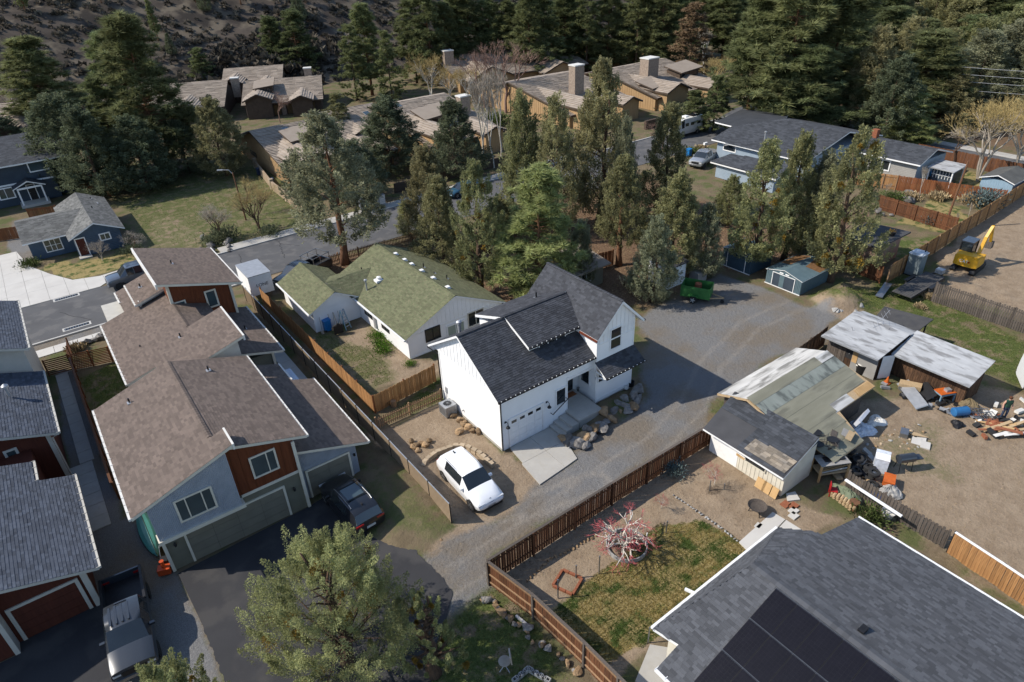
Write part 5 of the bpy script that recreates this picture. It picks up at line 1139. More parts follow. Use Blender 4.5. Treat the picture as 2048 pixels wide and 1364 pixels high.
b = MB(); wbox(b, 'y', 104.6, -1, -14, 2.45, 0, .06, 2.55, 2.75); wbox(b, 'y', 105.8, -1, 2.4, 5.0, 0, .06, 2.6, 2.8); b.obj('trim_band', M['white'], D_)
xa, za_ = onY(*R8(255, 965), 102.8); xb, zb2 = onY(*R8(620, 905), 102.8)
b = MB(); b.plate([(xa - .5, 102.6, 2.45), ((xa + xb) / 2, 102.6, 3.2), ((xa + xb) / 2, 104.6, 3.2), (xa - .5, 104.6, 2.45)], .12, 0, 1); b.obj('porch_roof', [M['slate_sh'], M['white']], D_)
b = MB(); b.plate([(xb + .5, 102.6, 2.45), ((xa + xb) / 2, 102.6, 3.2), ((xa + xb) / 2, 104.6, 3.2), (xb + .5, 104.6, 2.45)], .12, 0, 1); b.obj('porch_roof', [M['slate_sh'], M['white']], D_)
for x in (xa, xb): b = MB(); b.box(x - .09, x + .09, 102.7, 102.88, 0, 2.4); b.obj('porch_post', M['white'], D_)
b = MB(); b.box(xa, xb, 102.68, 102.86, 2.25, 2.45); b.obj('porch_beam', M['white'], D_); b = MB(); b.box(xa - .3, xb + .3, 102.4, 104.6, 0, .3); b.obj('porch_floor', M['trim_grey'], D_)
door(D_, 'y', 104.6, -1, (xa + xb) / 2 - .25, (xa + xb) / 2 + .55, .3, 2.2, 'white', 'black')
# fence round the cottage yard
fence('board_fence', 'rust brown fence between the cottage and the navy house', [(-1.9, 96.5), (1.0, 95.6)], 1.5, 'cedar_red', .15, .01, 1, 2.4, 'flat', 'cedar_red'); fence('board_fence', 'dark fence behind the cottage beside the navy house corner', [(4.6, 104), (7.4, 100)], 1.6, 'cedar_red', .15, .01, 1, 2.4, 'flat', 'cedar_red')
fence('board_fence', 'brown fence closing the gap left of the cottage', [(-9, 93), (-3.4, 91.0)], 1.4, 'cedar_red', .15, .01, 1, 2.4, 'flat', 'cedar_red')
# lodge style houses with tile roofs
def lodge(label, o, ang, w, dpt, he, hr, wallm='tanwall', chim=(), dorm=(), sky_l=(), wing=None, ridge_at=.55, gar=0, roofm='tile', win=()):
    R = thing('lodge_house', label, 'house', (*o, 0), radians(ang)); y1 = dpt * ridge_at
    b = MB(); b.box(.5, w - .5, .9, dpt - .6, 0, he); gable_prism(b, 'x', .5, .7, .3, y1, dpt - .3, he - .001, hr - .12); gable_prism(b, 'x', w - .7, w - .5, .3, y1, dpt - .3, he - .001, hr - .12); b.obj('wall', M[wallm], R)
    n = int(dpt / .6)
    for k in range(n):
        y = .9 + k * (dpt - 1.5) / n; zt_ = he + (hr - he) * (1 - abs(y - y1) / (y1 if y < y1 else dpt - y1)) - .2; b = MB(); b.box(.47, .5, y, y + .06, .1, max(.3, zt_)); b.obj('batten', M[wallm], R)
    kw = dict(m=roofm, trim='brownwall', th=.22, course=.42, tab=1.3, lift=.085, jit=.3, var=.5)
    roof(R, [(0, 0, he), (w, 0, he), (w, y1, hr), (0, y1, hr)], **kw); roof(R, [(0, dpt, he), (w, dpt, he), (w, y1, hr), (0, y1, hr)], **kw)
    s_ = (hr - he) / y1
    for (xc, gw, yf, hx) in ((w * .22, w * .36, -1.6, he + (hr - he) * .78), (w * .74, w * .30, -2.6, he + (hr - he) * .55)):   # cross gables
        hg = hx - gw / 2 * .42; yi = (hx - he) / s_; ye = max(0, (hg - he) / s_); b = MB(); b.box(xc - gw / 2 + .4, xc + gw / 2 - .4, yf + .5, max(2, ye), 0, max(.5, hg - .05)); gable_prism(b, 'y', yf + .5, yf + .7, xc - gw / 2 + .1, xc, xc + gw / 2 - .1, hg - .06, hx - .15); b.obj('gable_wall', M[wallm], R)
        for sg in (-1, 1): roof(R, [(xc + sg * gw / 2, yf, hg), (xc, yf, hx), (xc, yi, hx), (xc + sg * gw / 2, ye, hg)], **kw)
    for (x, y, s, h) in chim:
        zz = he + (hr - he) * y / y1; c = MB(); c.box(x - s / 2, x + s / 2, y - s * .4, y + s * .4, zz - 2.5, h); co = c.obj('chimney', M['stone'], R); c = MB(); c.box(x - s / 2 - .08, x + s / 2 + .08, y - s * .4 - .08, y + s * .4 + .08, h, h + .18); c.obj('cap', M['offwhite'], co)
    for (x, y, ww, hh) in dorm:        # shed dormer on the near slope
        zz = he + (hr - he) * y / y1; b = MB(); b.box(x, x + ww, y, y + 3.2, zz - .3, zz + hh); b.obj('dormer_wall', M['brownwall'], R)
        b = MB(); b.plate([(x - .4, y - .7, zz + hh - .05), (x + ww + .4, y - .7, zz + hh + .35), (x + ww + .4, y + 3.6, zz + hh + 1.05), (x - .4, y + 3.6, zz + hh + .65)], .2, 0, 1); d_ = b.obj('dormer_roof', [M[roofm], M['brownwall']], R)
        window(R, 'y', y, -1, x + .4, x + ww - .4, zz + .25, zz + hh - .25, 'brownwall', 'glass', .08, (.5,))
    for (x, y) in sky_l:
        zz = he + (hr - he) * y / y1; s_ = (hr - he) / y1; b = MB(); b.plate([(x, y, zz + .14), (x + .9, y, zz + .14), (x + .9, y + 1.1, zz + .14 + 1.1 * s_), (x, y + 1.1, zz + .14 + 1.1 * s_)], .14, 0, 1); b.obj('skylight', [M['glass_sky'], M['galv']], R)
    for k in range(gar):
        garage(R, 'y', .9, -1, 1.6 + k * 6.2, 6.6 + k * 6.2, .05, he - .55, 'brownwall', 'garagewood', 4, 1, 0)
        b = MB(); b.box(.6 + k * 6.2, 1.4 + k * 6.2, .55, .95, 0, he - .3); b.obj('pillar', M['stone'], R)
    for (ax, c, s, a0, a1, z0, z1) in win: window(R, ax, c, s, a0, a1, z0, z1, 'brownwall', 'glass', .08, (.5,))
    return R
dm('garagewood', (.17, .115, .05), .75, (.13, .085, .036), 2)
lodge('tile roofed house with two brown garage doors and a gabled dormer', (34.6, 130.5), -24, 14.5, 17, 2.3, 4.9, 'brownwall', chim=((12, 10.2, 1.4, 6.2), (-1.5, 9, 1.4, 5.6)), dorm=((2.6, 3.5, 3, 1.3),), gar=2)
lodge('tan walled house with tile roof facing the vacant lot', (26.4, 85.6), 0, 16, 24, 2.1, 5.1, 'tanwall', dorm=((3.2, 5.5, 4, 1.4),), sky_l=((4.2, 11), ), win=(('x', .5, -1, 14, 16.5, 1.2, 1.7),))
lodge('tan house with stone chimney behind the dark conifers', (46.0, 83.0), 0, 13, 30, 2.1, 5.2, 'tanwall', chim=((11, 8, 1.7, 6.2),), dorm=((3, 6, 4.2, 1.4),), sky_l=((3, 14.5),))
lodge('small tile roofed part house beside two skylights', (38.5, 93), 0, 9, 18, 2.3, 4.9, 'tanwall', sky_l=((6.0, 6.5),))
lodge('tan house with a tall stone chimney above the junipers', (71.5, 82.5), 0, 15, 30, 2.2, 5.1, 'tanwall', chim=((7.2, 7.0, 2.0, 8.0),))
lodge('tile roofed house with wide chimney and dormer beside the van street', (89.5, 81.0), 0, 17, 26, 2.3, 5.1, 'tanwall', chim=((5.5, 7.5, 2.6, 7.2),), dorm=((11, 5, 5, 1.2), (.8, 2.2, 3, .9)), sky_l=((12, 12),))
lodge('broad tile roofed house behind the bare round trees', (74, 119), -10, 30, 26, 2.5, 5.3, 'tanwall', chim=((1.5, 9, 2, 6.8), (24, 13, 2.2, 7.2), (15, 13.5, 2, 6.8)))
lodge('tile roofed house half hidden at the foot of the hill', (10, 141), -24, 24, 18, 2.5, 5.4, 'brownwall')
lodge('grey tile roof behind the dark pines at the hill foot', (-14, 146), -20, 18, 16, 2.5, 5.2, 'brownwall')
lodge('tile roofed house in the gap between the big pines and the hill', (36, 148), -26, 12, 14, 2.4, 5.2, 'brownwall')
lodge('slate roofed house with tan walls below the row of pines', (112, 118), 0, 17, 15, 3.4, 5.6, 'tanwall', roofm='slate_sh')
lodge('blue walled house seen between pines at the far end', (158, 96), 0, 12, 10, 3.5, 5.0, 'lightblue', roofm='slate_sh')
lodge('pale house with grey roof beyond the tall pines', (196, 66), 0, 14, 10, 3, 4.8, 'whitewall', roofm='grey_sh')
lodge('low dark roofed house under the trees on the far street', (116, 34), 0, 13, 16, 2.4, 4.2, 'oldbrown', roofm='slate_sh')
lodge('white gabled house far off between the pines', (250, 88), 0, 16, 12, 3.5, 6, 'whitewall', roofm='grey_sh')
# grey blue house on the right
G_ = thing('grey_house', 'long pale blue and grey house with slate roof and brick chimney', 'house', (74, 43, 0), world=True)
b = MB(); b.box(74.6, 88, 43.5, 56.4, 0, 3.0); b.box(84.2, 91, 34.9, 43.5, 0, 2.45); b.obj('wall', M['lightblue'], G_)
b = MB(); wbox(b, 'x', 84.2, -1, 34.9, 43.4, 0, .03, .05, 2.4); b.obj('grey_siding', M['greysiding'], G_)
for i in range(12): b = MB(); wbox(b, 'x', 84.17, -1, 34.9, 43.4, 0, .015, .1 + i * .19, .115 + i * .19); b.obj('siding_line', M['trim_grey'], G_)
gs2 = dict(m='slate_sh', trim='white', th=.16, course=.25, tab=.45, thick=False)
roof(G_, [(74.0, 43.0, 3.0), (74.0, 57.0, 3.0), (78.0, 57.0, 4.0), (82.5, 52.0, 5.0), (82.5, 43.0, 5.0)], **gs2); roof(G_, [(91, 43.0, 3.0), (91, 57, 3.0), (82.5, 52, 5.0), (82.5, 43, 5)], **gs2)
roof(G_, [(78, 57, 4.0), (82.5, 52, 5), (91, 57, 3.6), (88, 63, 3.6), (79.5, 61, 3.6)], **gs2)
roof(G_, [(83.6, 34.4, 2.5), (83.6, 43.2, 2.5), (87.6, 43.2, 3.6), (87.6, 34.6, 3.6)], **gs2); roof(G_, [(91.6, 34.4, 2.5), (91.6, 43.2, 2.5), (87.6, 43.2, 3.6), (87.6, 34.6, 3.6)], **gs2)
R9 = lambda x, y: (1660 + x / 5.278, 230 + y / 5.278)
(ya, zt1), (yb3, zb3) = onX(*R9(480, 460), 84.2), onX(*R9(620, 560), 84.2); window(G_, 'x', 84.15, -1, ya, yb3, .95, 2.0, 'white', 'glass', .14, (.5,))
window(G_, 'x', 74.6, -1, 53.5, 55.3, 1.9, 2.6, 'white', 'glass', .12, ())
b = MB(); b.box(87.2, 87.9, 42.0, 42.7, 3.0, 4.5); b.obj('chimney', M['brick'], G_)
x, y = at(1530, 275, 4.2); b = MB(); b.lathe((x, y, 3.6), [(.09, 0), (.09, 1.2), (.17, 1.22), (.17, 1.36), (.03, 1.42)], 8); b.obj('flue', M['galv'], G_)
b = MB(); b.box(69.6, 72.5, 44, 52.4, 0, 1.75); b.obj('garage_wall', M['lightblue'], G_); roof(G_, [(69.1, 43.5, 1.9), (69.1, 53, 1.9), (71.6, 52, 2.6), (73, 43.5, 2.8)], name='garage_roof', **gs2)
cv = thing('patio_cover', 'flat pale patio cover with latticed screen beside the grey house', 'patio cover', (85.5, 31.5, 0), world=True)
b = MB(); b.plate([(85.4, 31.3, 2.0), (88.6, 31.3, 2.2), (88.6, 34.4, 2.2), (85.4, 34.3, 2.0)], .1); b.obj('roof', M['roll_grey'], cv)
for x, y in ((85.6, 31.5), (88.4, 31.5), (85.6, 34.1)): b = MB(); b.bar((x, y, 0), (x, y, 2), .12, .12); b.obj('post', M['white'], cv)
b = MB(); b.box(86.2, 86.3, 31.6, 34.0, .1, 1.7); b.obj('screen', M['navy'], cv)
for k in range(7): b = MB(); b.box(86.12, 86.2, 31.7 + k * .34, 31.75 + k * .34, .7, 1.6); b.obj('screen_bar', M['white'], cv)
b = MB(); b.box(86.12, 86.2, 31.6, 34.0, 1.1, 1.16); b.obj('screen_bar', M['white'], cv)
x, y = at(1873, 355, 0); one('blue_cooler', mat('coolerblue', (.02, .25, .55), .5), 'bright blue tub under the patio cover', 'tub', lambda m: (m.box(x - .9, x + .9, y - .5, y + .5, .3, .7), m.box(x - .95, x + .95, y - .55, y + .55, .7, .78)))
gs3 = thing('garden_shed', 'pale blue garden shed with grey roof against the long fence', 'shed', (83.5, 24.6, 0), world=True)
b = MB(); b.box(86, 90.5, 25.4, 28.6, 0, 2.0); b.obj('wall', mat('shedpaint', (.26, .36, .44), .8, (.18, .27, .34), 3, stretch=(4, 4, .5)), gs3); b = MB(); b.plate([(85.7, 25.2, 2.0), (90.8, 25.2, 2.0), (90.8, 27, 2.6), (85.7, 27, 2.6)], .1, 0, 1); b.plate([(85.7, 28.8, 2.0), (90.8, 28.8, 2.0), (90.8, 27, 2.6), (85.7, 27, 2.6)], .1, 0, 1); b.obj('roof', [M['grey_sh'], M['white']], gs3)
# garden walls and planting strip across the street
wl = thing('garden_wall', 'tan block wall along the vacant lot side of the lodge houses', 'wall', (24.4, 88, 0), world=True)
for k, (p, q) in enumerate((((512, 335), (545, 378)), ((546, 379), (575, 402)), ((576, 403), (612, 430)))):
    a, e = at(*p), at(*q); b = MB(); b.bar((*a, .55), (*e, .55), .25, 1.1); b.obj('wall_section', M['tanfence'], wl)
for p in ((512, 335), (545.5, 378), (575.5, 402), (612, 430)): x, y = at(*p); b = MB(); b.box(x - .25, x + .25, y - .25, y + .25, 0, 1.35); b.obj('pillar', M['block'], wl)
w2 = thing('garden_wall', 'brown garden wall across the street behind the parked teal car', 'wall', (40, 74, 0), world=True)
for k in range(9): x = 36 + k * 4; b = MB(); b.box(x, x + 3.96, 75.0, 75.25, 0, 1.2); b.obj('wall_section', M['brownwall'], w2)
w3 = thing('garden_wall', 'dark retaining wall beside the camper van street', 'wall', (80, 76, 0), world=True)
for k in range(4): x = 80 + k * 5; b = MB(); b.box(x, x + 4.96, 74.4, 74.8, 0, 1.3); b.obj('wall_section', M['brownwall'], w3)
# ================================================================== vegetation
def tri_mesh(name, V, T, mats, mi=None):
    n = len(V) // 3; me = bpy.data.meshes.new(name); me.vertices.add(len(V)); me.vertices.foreach_set('co', np.asarray(V, np.float32).ravel())
    me.loops.add(len(V)); me.loops.foreach_set('vertex_index', np.arange(len(V), dtype=np.int32)); me.polygons.add(n)
    me.polygons.foreach_set('loop_start', np.arange(0, len(V), 3, dtype=np.int32)); me.polygons.foreach_set('loop_total', np.full(n, 3, np.int32))
    for m_ in mats: me.materials.append(m_)
    if mi is not None: me.polygons.foreach_set('material_index', np.asarray(mi, np.int32))
    a = me.attributes.new('tone', 'FLOAT', 'FACE'); a.data.foreach_set('value', np.asarray(T, np.float32)); me.update(); me.validate(); return me
def unit(a): return a / (np.linalg.norm(a, axis=-1, keepdims=True) + 1e-9)
def leaves_on(rg, c, ax, l, w, k, ls, spread=.55):
    "k leaf triangles round a plume from c along ax"
    s = rg.random(k) ** .8; rad = unit(rg.normal(size=(k, 3))); rad = unit(rad - (rad @ ax)[:, None] * ax * .6)
    rr = w * (1 - s) ** .5 * np.sqrt(rg.random(k)) + .02
    p = c + ax * (l * s)[:, None] + rad * rr[:, None]
    d = unit(ax * spread + rad * .7 + rg.normal(size=(k, 3)) * .35); sd = unit(np.cross(d, rg.normal(size=(k, 3)))); L_ = ls * rg.uniform(.6, 1.5, k)[:, None]
    return np.stack([p - sd * L_ * .34, p + sd * L_ * .34, p + d * L_], 1).reshape(-1, 3)
def jun_crown(seed, H=10., R=2.4, n=230, k=62, ls=.17, base=.06, power=.8, rag=.35, mist=0., pl=.36, belly=.22, up=1.15, wd=.30):
    rg = np.random.default_rng(seed); V = []; T = []; MI = []; lob = rg.uniform(0, 6.28, 5); lobh = rg.uniform(.1, .9, 5)
    for i in range(n):
        t = rg.random() ** 1.15; h = H * (base + (1 - base) * t * .97); th = rg.uniform(0, 6.283)
        r = R * (1 - t) ** power * min(1, .45 + t / belly)
        bump = max(np.cos(th - a) * np.exp(-((t - hh) / .18) ** 2) for a, hh in zip(lob, lobh)); r *= 1 + rag * (bump - .25)
        rr = r * (.50 + .50 * np.sqrt(rg.random())); out = np.array([cos(th), sin(th), 0]); c = out * rr + np.array([0, 0, h])
        ax = unit(out * .62 * (1 - t * .5) + np.array([0, 0, up]) + rg.normal(size=3) * .28); l = R * pl * rg.uniform(.6, 1.6) * (1 - .25 * t)
        tn = rg.uniform(.05, .95); isM = rg.random() < mist; kk = int(k * rg.uniform(.6, 1.3))
        V.append(leaves_on(rg, c, ax, l * (.55 if isM else 1), l * wd, kk, ls)); T.append(np.clip(tn * .75 + rg.random(kk) * .3, 0, 1)); MI.append(np.full(kk, 1 if isM else 0))
    return np.concatenate(V), np.concatenate(T), np.concatenate(MI)
def pine_crown(seed, H=16., R=3.2, n=200, k=34, ls=.40, base=.25, power=.7, tuft=.55):
    rg = np.random.default_rng(seed); V = []; T = []; B_ = []
    nb = n // 5
    for i in range(nb):
        t = rg.random() ** 1.05; h = H * (base + (1 - base) * t * .97); th = i * 2.4 + rg.uniform(-.5, .5); r = R * (1 - t) ** power * min(1, .5 + t / .25) * rg.uniform(.6, 1.12) + .25
        out = np.array([cos(th), sin(th), 0]); dz = rg.uniform(-.12, .25); tipp = out * r + np.array([0, 0, h + r * dz]); B_.append((np.array([0, 0, h]), tipp))
        for j in range(5):
            q = rg.uniform(.45, 1.05); c = np.array([0, 0, h]) * (1 - q) + tipp * q + rg.normal(size=3) * .28 * np.array([1, 1, .6]); kk = int(k * rg.uniform(.7, 1.3)); tn = rg.uniform(.05, .95)
            d = unit(rg.normal(size=(kk, 3)) + out * .5 + np.array([0, 0, .55])); p0 = c + d * tuft * .15 * rg.random(kk)[:, None]; sd = unit(np.cross(d, rg.normal(size=(kk, 3)))); L_ = tuft * rg.uniform(.6, 1.2, kk)[:, None]
            V.append(np.stack([p0 - sd * ls * .16, p0 + sd * ls * .16, p0 + d * L_], 1).reshape(-1, 3)); T.append(np.clip(tn * .75 + rg.random(kk) * .3, 0, 1))
    return np.concatenate(V), np.concatenate(T), B_
def trunk_mesh(name, H, r, m, seed=0, bend=.25, limbs=(), top=.9):
    rg = random.Random(seed); b = MB(); pts = []; x = y = 0
    for i in range(9):
        pts.append((x, y, H * top * i / 8 - .15)); x += rg.uniform(-bend, bend) * .5; y += rg.uniform(-bend, bend) * .5
    b.tube(pts, [r * (1 - .88 * (i / 8)) * (1.25 if i == 0 else 1) for i in range(9)], 8)
    for (p, q) in limbs:
        p, q = Vector(p), Vector(q); mid = p.lerp(q, .5) + Vector((0, 0, (q - p).length * .06)); b.tube([p, mid, q], [r * .22, r * .14, r * .04], 4, cap=False)
    return b.mesh(name, M[m], smooth=True)
def jlimbs(seed, H, R, n, base=.1):
    rg = random.Random(seed); o = []
    for i in range(n):
        t = rg.random(); h = H * (base + (1 - base) * t * .8); a = rg.uniform(0, 6.28); r = R * (1 - t) ** .8 * rg.uniform(.4, .85); o.append(((0, 0, h), (r * cos(a), r * sin(a), h + r * rg.uniform(.4, 1.0))))
    return o
CR = {}; TK = {}
for i in range(5):
    V, T_, MI = jun_crown(20 + i, base=.05, n=430, k=105, ls=.115, rag=.38, power=.60 + .08 * (i % 3), pl=.42); CR['jun%d' % i] = tri_mesh('crown', V, T_, [M['jun'], M['mistletoe']], MI); TK['jun%d' % i] = trunk_mesh('trunk', 10, .24, 'bark', i, .3, jlimbs(i, 10, 2.4, 14))
for i in range(3):
    V, T_, MI = jun_crown(40 + i, base=.10, n=300, k=100, ls=.12, rag=.75, power=.62, mist=.055, pl=.33); CR['junM%d' % i] = tri_mesh('crown', V, T_, [M['jun'], M['mistletoe']], MI); TK['junM%d' % i] = trunk_mesh('trunk', 10, .26, 'bark', 10 + i, .5, jlimbs(30 + i, 10, 2.6, 34))
for i in range(2):
    V, T_, MI = jun_crown(50 + i, base=.22, n=400, k=100, ls=.115, rag=.55, power=.55, pl=.33, belly=.1); CR['junT%d' % i] = tri_mesh('crown', V, T_, [M['jun'], M['mistletoe']], MI); TK['junT%d' % i] = trunk_mesh('trunk', 10, .3, 'bark_red', 20 + i, .2, jlimbs(50 + i, 10, 2.4, 20, .25))
for i in range(4):
    V, T_, BB = pine_crown(70 + i, n=720, k=56, ls=.22, base=.08 + .05 * i, power=.72 + .06 * i, R=2.6, tuft=.5); CR['pine%d' % i] = tri_mesh('crown', V, T_, [M['pine']]); TK['pine%d' % i] = trunk_mesh('trunk', 16, .30, 'bark_red', 40 + i, .2, [(p, q) for p, q in BB])
for i in range(2):
    V, T_, BB = pine_crown(90 + i, n=480, k=52, ls=.26, base=.05, power=.85, R=2.9, tuft=.45); CR['fir%d' % i] = tri_mesh('crown', V, T_, [M['pine']]); TK['fir%d' % i] = trunk_mesh('trunk', 16, .25, 'bark', 60 + i, .1, [])
def extent(me):
    c = np.empty(len(me.vertices) * 3, np.float32); me.vertices.foreach_get('co', c); c = c.reshape(-1, 3); return float(np.percentile(c[:, 2], 99.9)), float(np.percentile(np.hypot(c[:, 0], c[:, 1]), 97.5))
EXT = {k: extent(v) for k, v in CR.items()}
NOM = {'jun': (10, 2.4), 'pine': (16, 3.2)}
cnt = {}
def tree(kind, bpx, top, wpx_, label, m='jun', name=None, group=None, world=None, var=None, hmin=2):
    x, y = world or at(*bpx); nv = sum(1 for k in CR if k.rstrip('0123456789') == kind); cnt[kind] = cnt.get(kind, -1) + 1; v = '%s%d' % (kind, (cnt[kind] if var is None else var) % nv)
    h = max(hmin, hgt(x, y, top)); dist = (Vector((x, y, h / 2)) - CAM).length; r = wpx_ / 2 * dist / FPX; nh, nr = EXT[v]
    R = thing(name or {'jun': 'juniper_tree', 'junM': 'juniper_tree', 'junT': 'juniper_tree', 'pine': 'pine_tree', 'fir': 'conifer_tree'}[kind], label, 'tree', (x, y, 0), random.uniform(0, 6.28), group)
    s = (r / nr, r / nr, h / nh)
    link('trunk', TK[v], R, scale=(max(.6, h / nh), max(.6, h / nh), h / nh)); c = link('crown', CR[v], R, scale=s)
    if m != CR[v].materials[0].name: c.material_slots[0].link = 'OBJECT'; c.material_slots[0].material = M[m]
    return R
tl = [
 ('junT', (690, 527), 222, 205, 'tall grey green juniper with a bare trunk by the street picket fence', 'jun_grey'),
 ('jun', (868, 484), 288, 112, 'juniper beside the teal car and the fence corner', 'jun'),
 ('jun', (890, 545), 350, 112, 'full juniper touching the far end of the green roof', 'jun'),
 ('junM', (962, 590), 318, 125, 'olive juniper with orange mistletoe above the green roof', 'jun'),
 ('pine', (1080, 600), 330, 175, 'soft bright green pine right behind the white house', 'pine_lt'),
 ('jun', (1050, 460), 180, 105, 'tall juniper in front of the two bare round trees', 'jun'),
 ('jun', (1112, 470), 188, 110, 'juniper just left of the tallest dense juniper', 'jun'),
 ('jun', (1198, 440), 116, 130, 'tallest dense juniper in the middle of the grove', 'jun'),
 ('jun', (1242, 460), 232, 62, 'slim grey juniper beside the tallest dense one', 'jun_grey'),
 ('jun', (1325, 430), 205, 108, 'grey green juniper left of the white camper van', 'jun'),
 ('junT', (1238, 530), 308, 115, 'dark juniper with a straight trunk by the red fence section', 'jun'),
 ('jun', (1342, 550), 338, 118, 'leafy juniper standing behind the white shed', 'jun'),
 ('jun', (1303, 604), 430, 100, 'silvery juniper with bare trunk at the edge of the gravel yard', 'jun_grey'),
 ('jun', (1402, 552), 405, 78, 'bluish juniper beside the dark blue shed', 'jun_grey'),
 ('jun', (1160, 575), 440, 74, 'small silvery juniper behind the white house gable', 'jun_grey'),
 ('junM', (1502, 540), 278, 125, 'juniper with orange mistletoe left of the dark blue shed roof', 'jun'),
 ('jun', (1566, 520), 262, 95, 'juniper with pointed top behind the two blue sheds', 'jun'),
 ('junM', (1660, 562), 252, 150, 'ragged juniper full of orange mistletoe by the pink shed', 'jun'),
 ('jun', (1615, 520), 300, 95, 'juniper filling the gap behind the teal shed', 'jun_grey'),
 ('jun', (1455, 450), 350, 70, 'low juniper on the dark lawn before the pale blue garage', 'jun'),
 ('jun', (1000, 470), 395, 90, 'short juniper between the green roof and the bright pine', 'jun'),
 ('jun', (820, 470), 400, 60, 'small juniper at the fence corner by the street', 'jun'),
 ('jun', (915, 352), 198, 122, 'dark juniper in front of the tan house with the chimney', 'jun_dark'),
 ('jun', (785, 345), 192, 140, 'dark juniper between the two skylight roofs', 'jun_dark'),
 ('fir', (690, 300), 185, 62, 'narrow yellow green conifer before the tile roofs', 'jun'),
 ('fir', (588, 400), 320, 40, 'small dark cypress by the tan house corner', 'jun_dark'),
 ('fir', (604, 395), 305, 26, 'slim dark cypress standing beside the other cypress', 'jun_dark'),
 ('jun', (720, 400), 280, 130, 'dark juniper behind the tall street juniper', 'jun_dark'),
 ('jun', (455, 350), 193, 100, 'rounded juniper on the vacant lot beside the tan house', 'jun'),
 ('pine', (335, 345), 26, 150, 'big pine rising in front of the hillside', 'pine'),
 ('pine', (285, 330), 62, 110, 'pine left of the biggest pine before the hillside', 'pine'),
 ('pine', (115, 270), 72, 120, 'dark pine at the foot of the hillside', 'pine'),
 ('fir', (250, 350), 150, 95, 'dense dark conifer at the edge of the vacant lot', 'pine'),
 ('jun', (165, 375), 188, 150, 'dark spreading juniper behind the navy house', 'jun_dark'),
 ('jun', (210, 395), 215, 120, 'dark juniper at the back corner of the vacant lot', 'jun_dark'),
 ('jun', (300, 380), 230, 120, 'shadowed juniper between the vacant lot and the big pine', 'jun_dark'),
 ('jun', (10, 300), 225, 80, 'dark juniper behind the navy house roof', 'jun_dark'),
 ('jun', (380, 345), 240, 90, 'dark juniper in the shade beside the rounded juniper', 'jun_dark'),
 ('pine', (605, 160), 18, 78, 'pine behind the house with two garage doors', 'pine'),
 ('pine', (560, 160), 32, 62, 'slender pine left of the pine behind the garage doors', 'pine'),
 ('fir', (490, 150), 85, 55, 'short conifer at the hill foot left of the garage house', 'pine'),
 ('fir', (415, 190), 95, 55, 'conifer at the hill foot behind the big pine', 'pine'),
 ('pine', (745, 190), 5, 80, 'pine right of the stepped tile roof', 'pine'),
 ('fir', (715, 200), 48, 60, 'dark conifer beside the stepped tile roof', 'pine'),
 ('fir', (785, 200), 60, 55, 'conifer left of the willows and broad tile roof', 'pine'),
 ('pine', (1492, 250), -15, 125, 'pine with red trunks at the end of the side street', 'pine'),
 ('pine', (1560, 262), -70, 185, 'huge pine towering over the grey house roof', 'pine'),
 ('pine', (1642, 250), -50, 180, 'huge dark pine beside the utility pole', 'pine'),
 ('pine', (1600, 275), 90, 150, 'pine with low branches behind the grey house roof', 'pine'),
 ('jun', (1722, 265), 50, 100, 'grey green juniper right behind the utility pole', 'jun'),
 ('jun', (1622, 255), 120, 70, 'juniper in front of the huge pines by the yellow posts', 'jun'),
 ('pine', (1822, 255), 60, 150, 'pine with a leaning red trunk on the far street', 'pine'),
 ('pine', (1808, 292), 185, 90, 'small light green pine by the white car', 'pine_lt'),
 ('jun', (1765, 290), 110, 110, 'juniper shading the white car', 'jun_dark'),
 ('jun', (1880, 265), 130, 120, 'juniper over the brown fence of the far street', 'jun'),
 ('jun', (1930, 245), 60, 140, 'big grey juniper on the slope above the far street', 'jun_grey'),
 ('jun', (1990, 235), 40, 150, 'broad juniper near the picture corner above the far street', 'jun_grey'),
 ('jun', (2046, 250), 60, 140, 'juniper cut by the picture edge above the far street', 'jun_grey'),
 ('fir', (1425, 262), 150, 62, 'dark spruce beside the side street wall', 'pine'), ('fir', (1385, 262), 180, 60, 'dark green shrub like conifer beside the tile roofed house', 'pine'),
]
for t in tl: tree(*t)
rr = random.Random(5)
ORD = 'first second third fourth fifth sixth seventh eighth ninth tenth eleventh twelfth thirteenth fourteenth fifteenth sixteenth seventeenth eighteenth nineteenth'.split()
for i in range(19):      # row of pines behind the lodge houses
    px = 832 + i * 29 + rr.uniform(-8, 8); tree(('pine', 'fir')[i % 3 == 0], (px, 160 - i * 1.5 + rr.uniform(-6, 10)), rr.uniform(-45, 8), rr.uniform(70, 95), ORD[i] + ' pine from the left in the dense row behind the lodge houses', 'pine', group='row of pines behind the lodge houses')
for i in range(22):      # wood on the upper right
    px = 1700 + (i % 11) * 34 + rr.uniform(-12, 12); py = (170 if i < 11 else 110) + rr.uniform(-14, 14); tree(('pine', 'jun')[i % 2], (px, py), py - rr.uniform(120, 175), rr.uniform(75, 115), ORD[i % 11] + ' conifer from the left in the ' + ('front' if i < 11 else 'back') + ' row of the wood above the far street', ('pine', 'jun')[i % 2], group='conifers of the wood above the far street')
for i in range(12):
    px = 1340 + i * 32 + rr.uniform(-8, 8); tree('pine', (px, 110 + rr.uniform(-20, 15)), rr.uniform(-60, -20), rr.uniform(70, 100), ORD[i] + ' from the left of the distant pines beyond the lodge houses', 'pine', group='distant pines at the top of the picture')
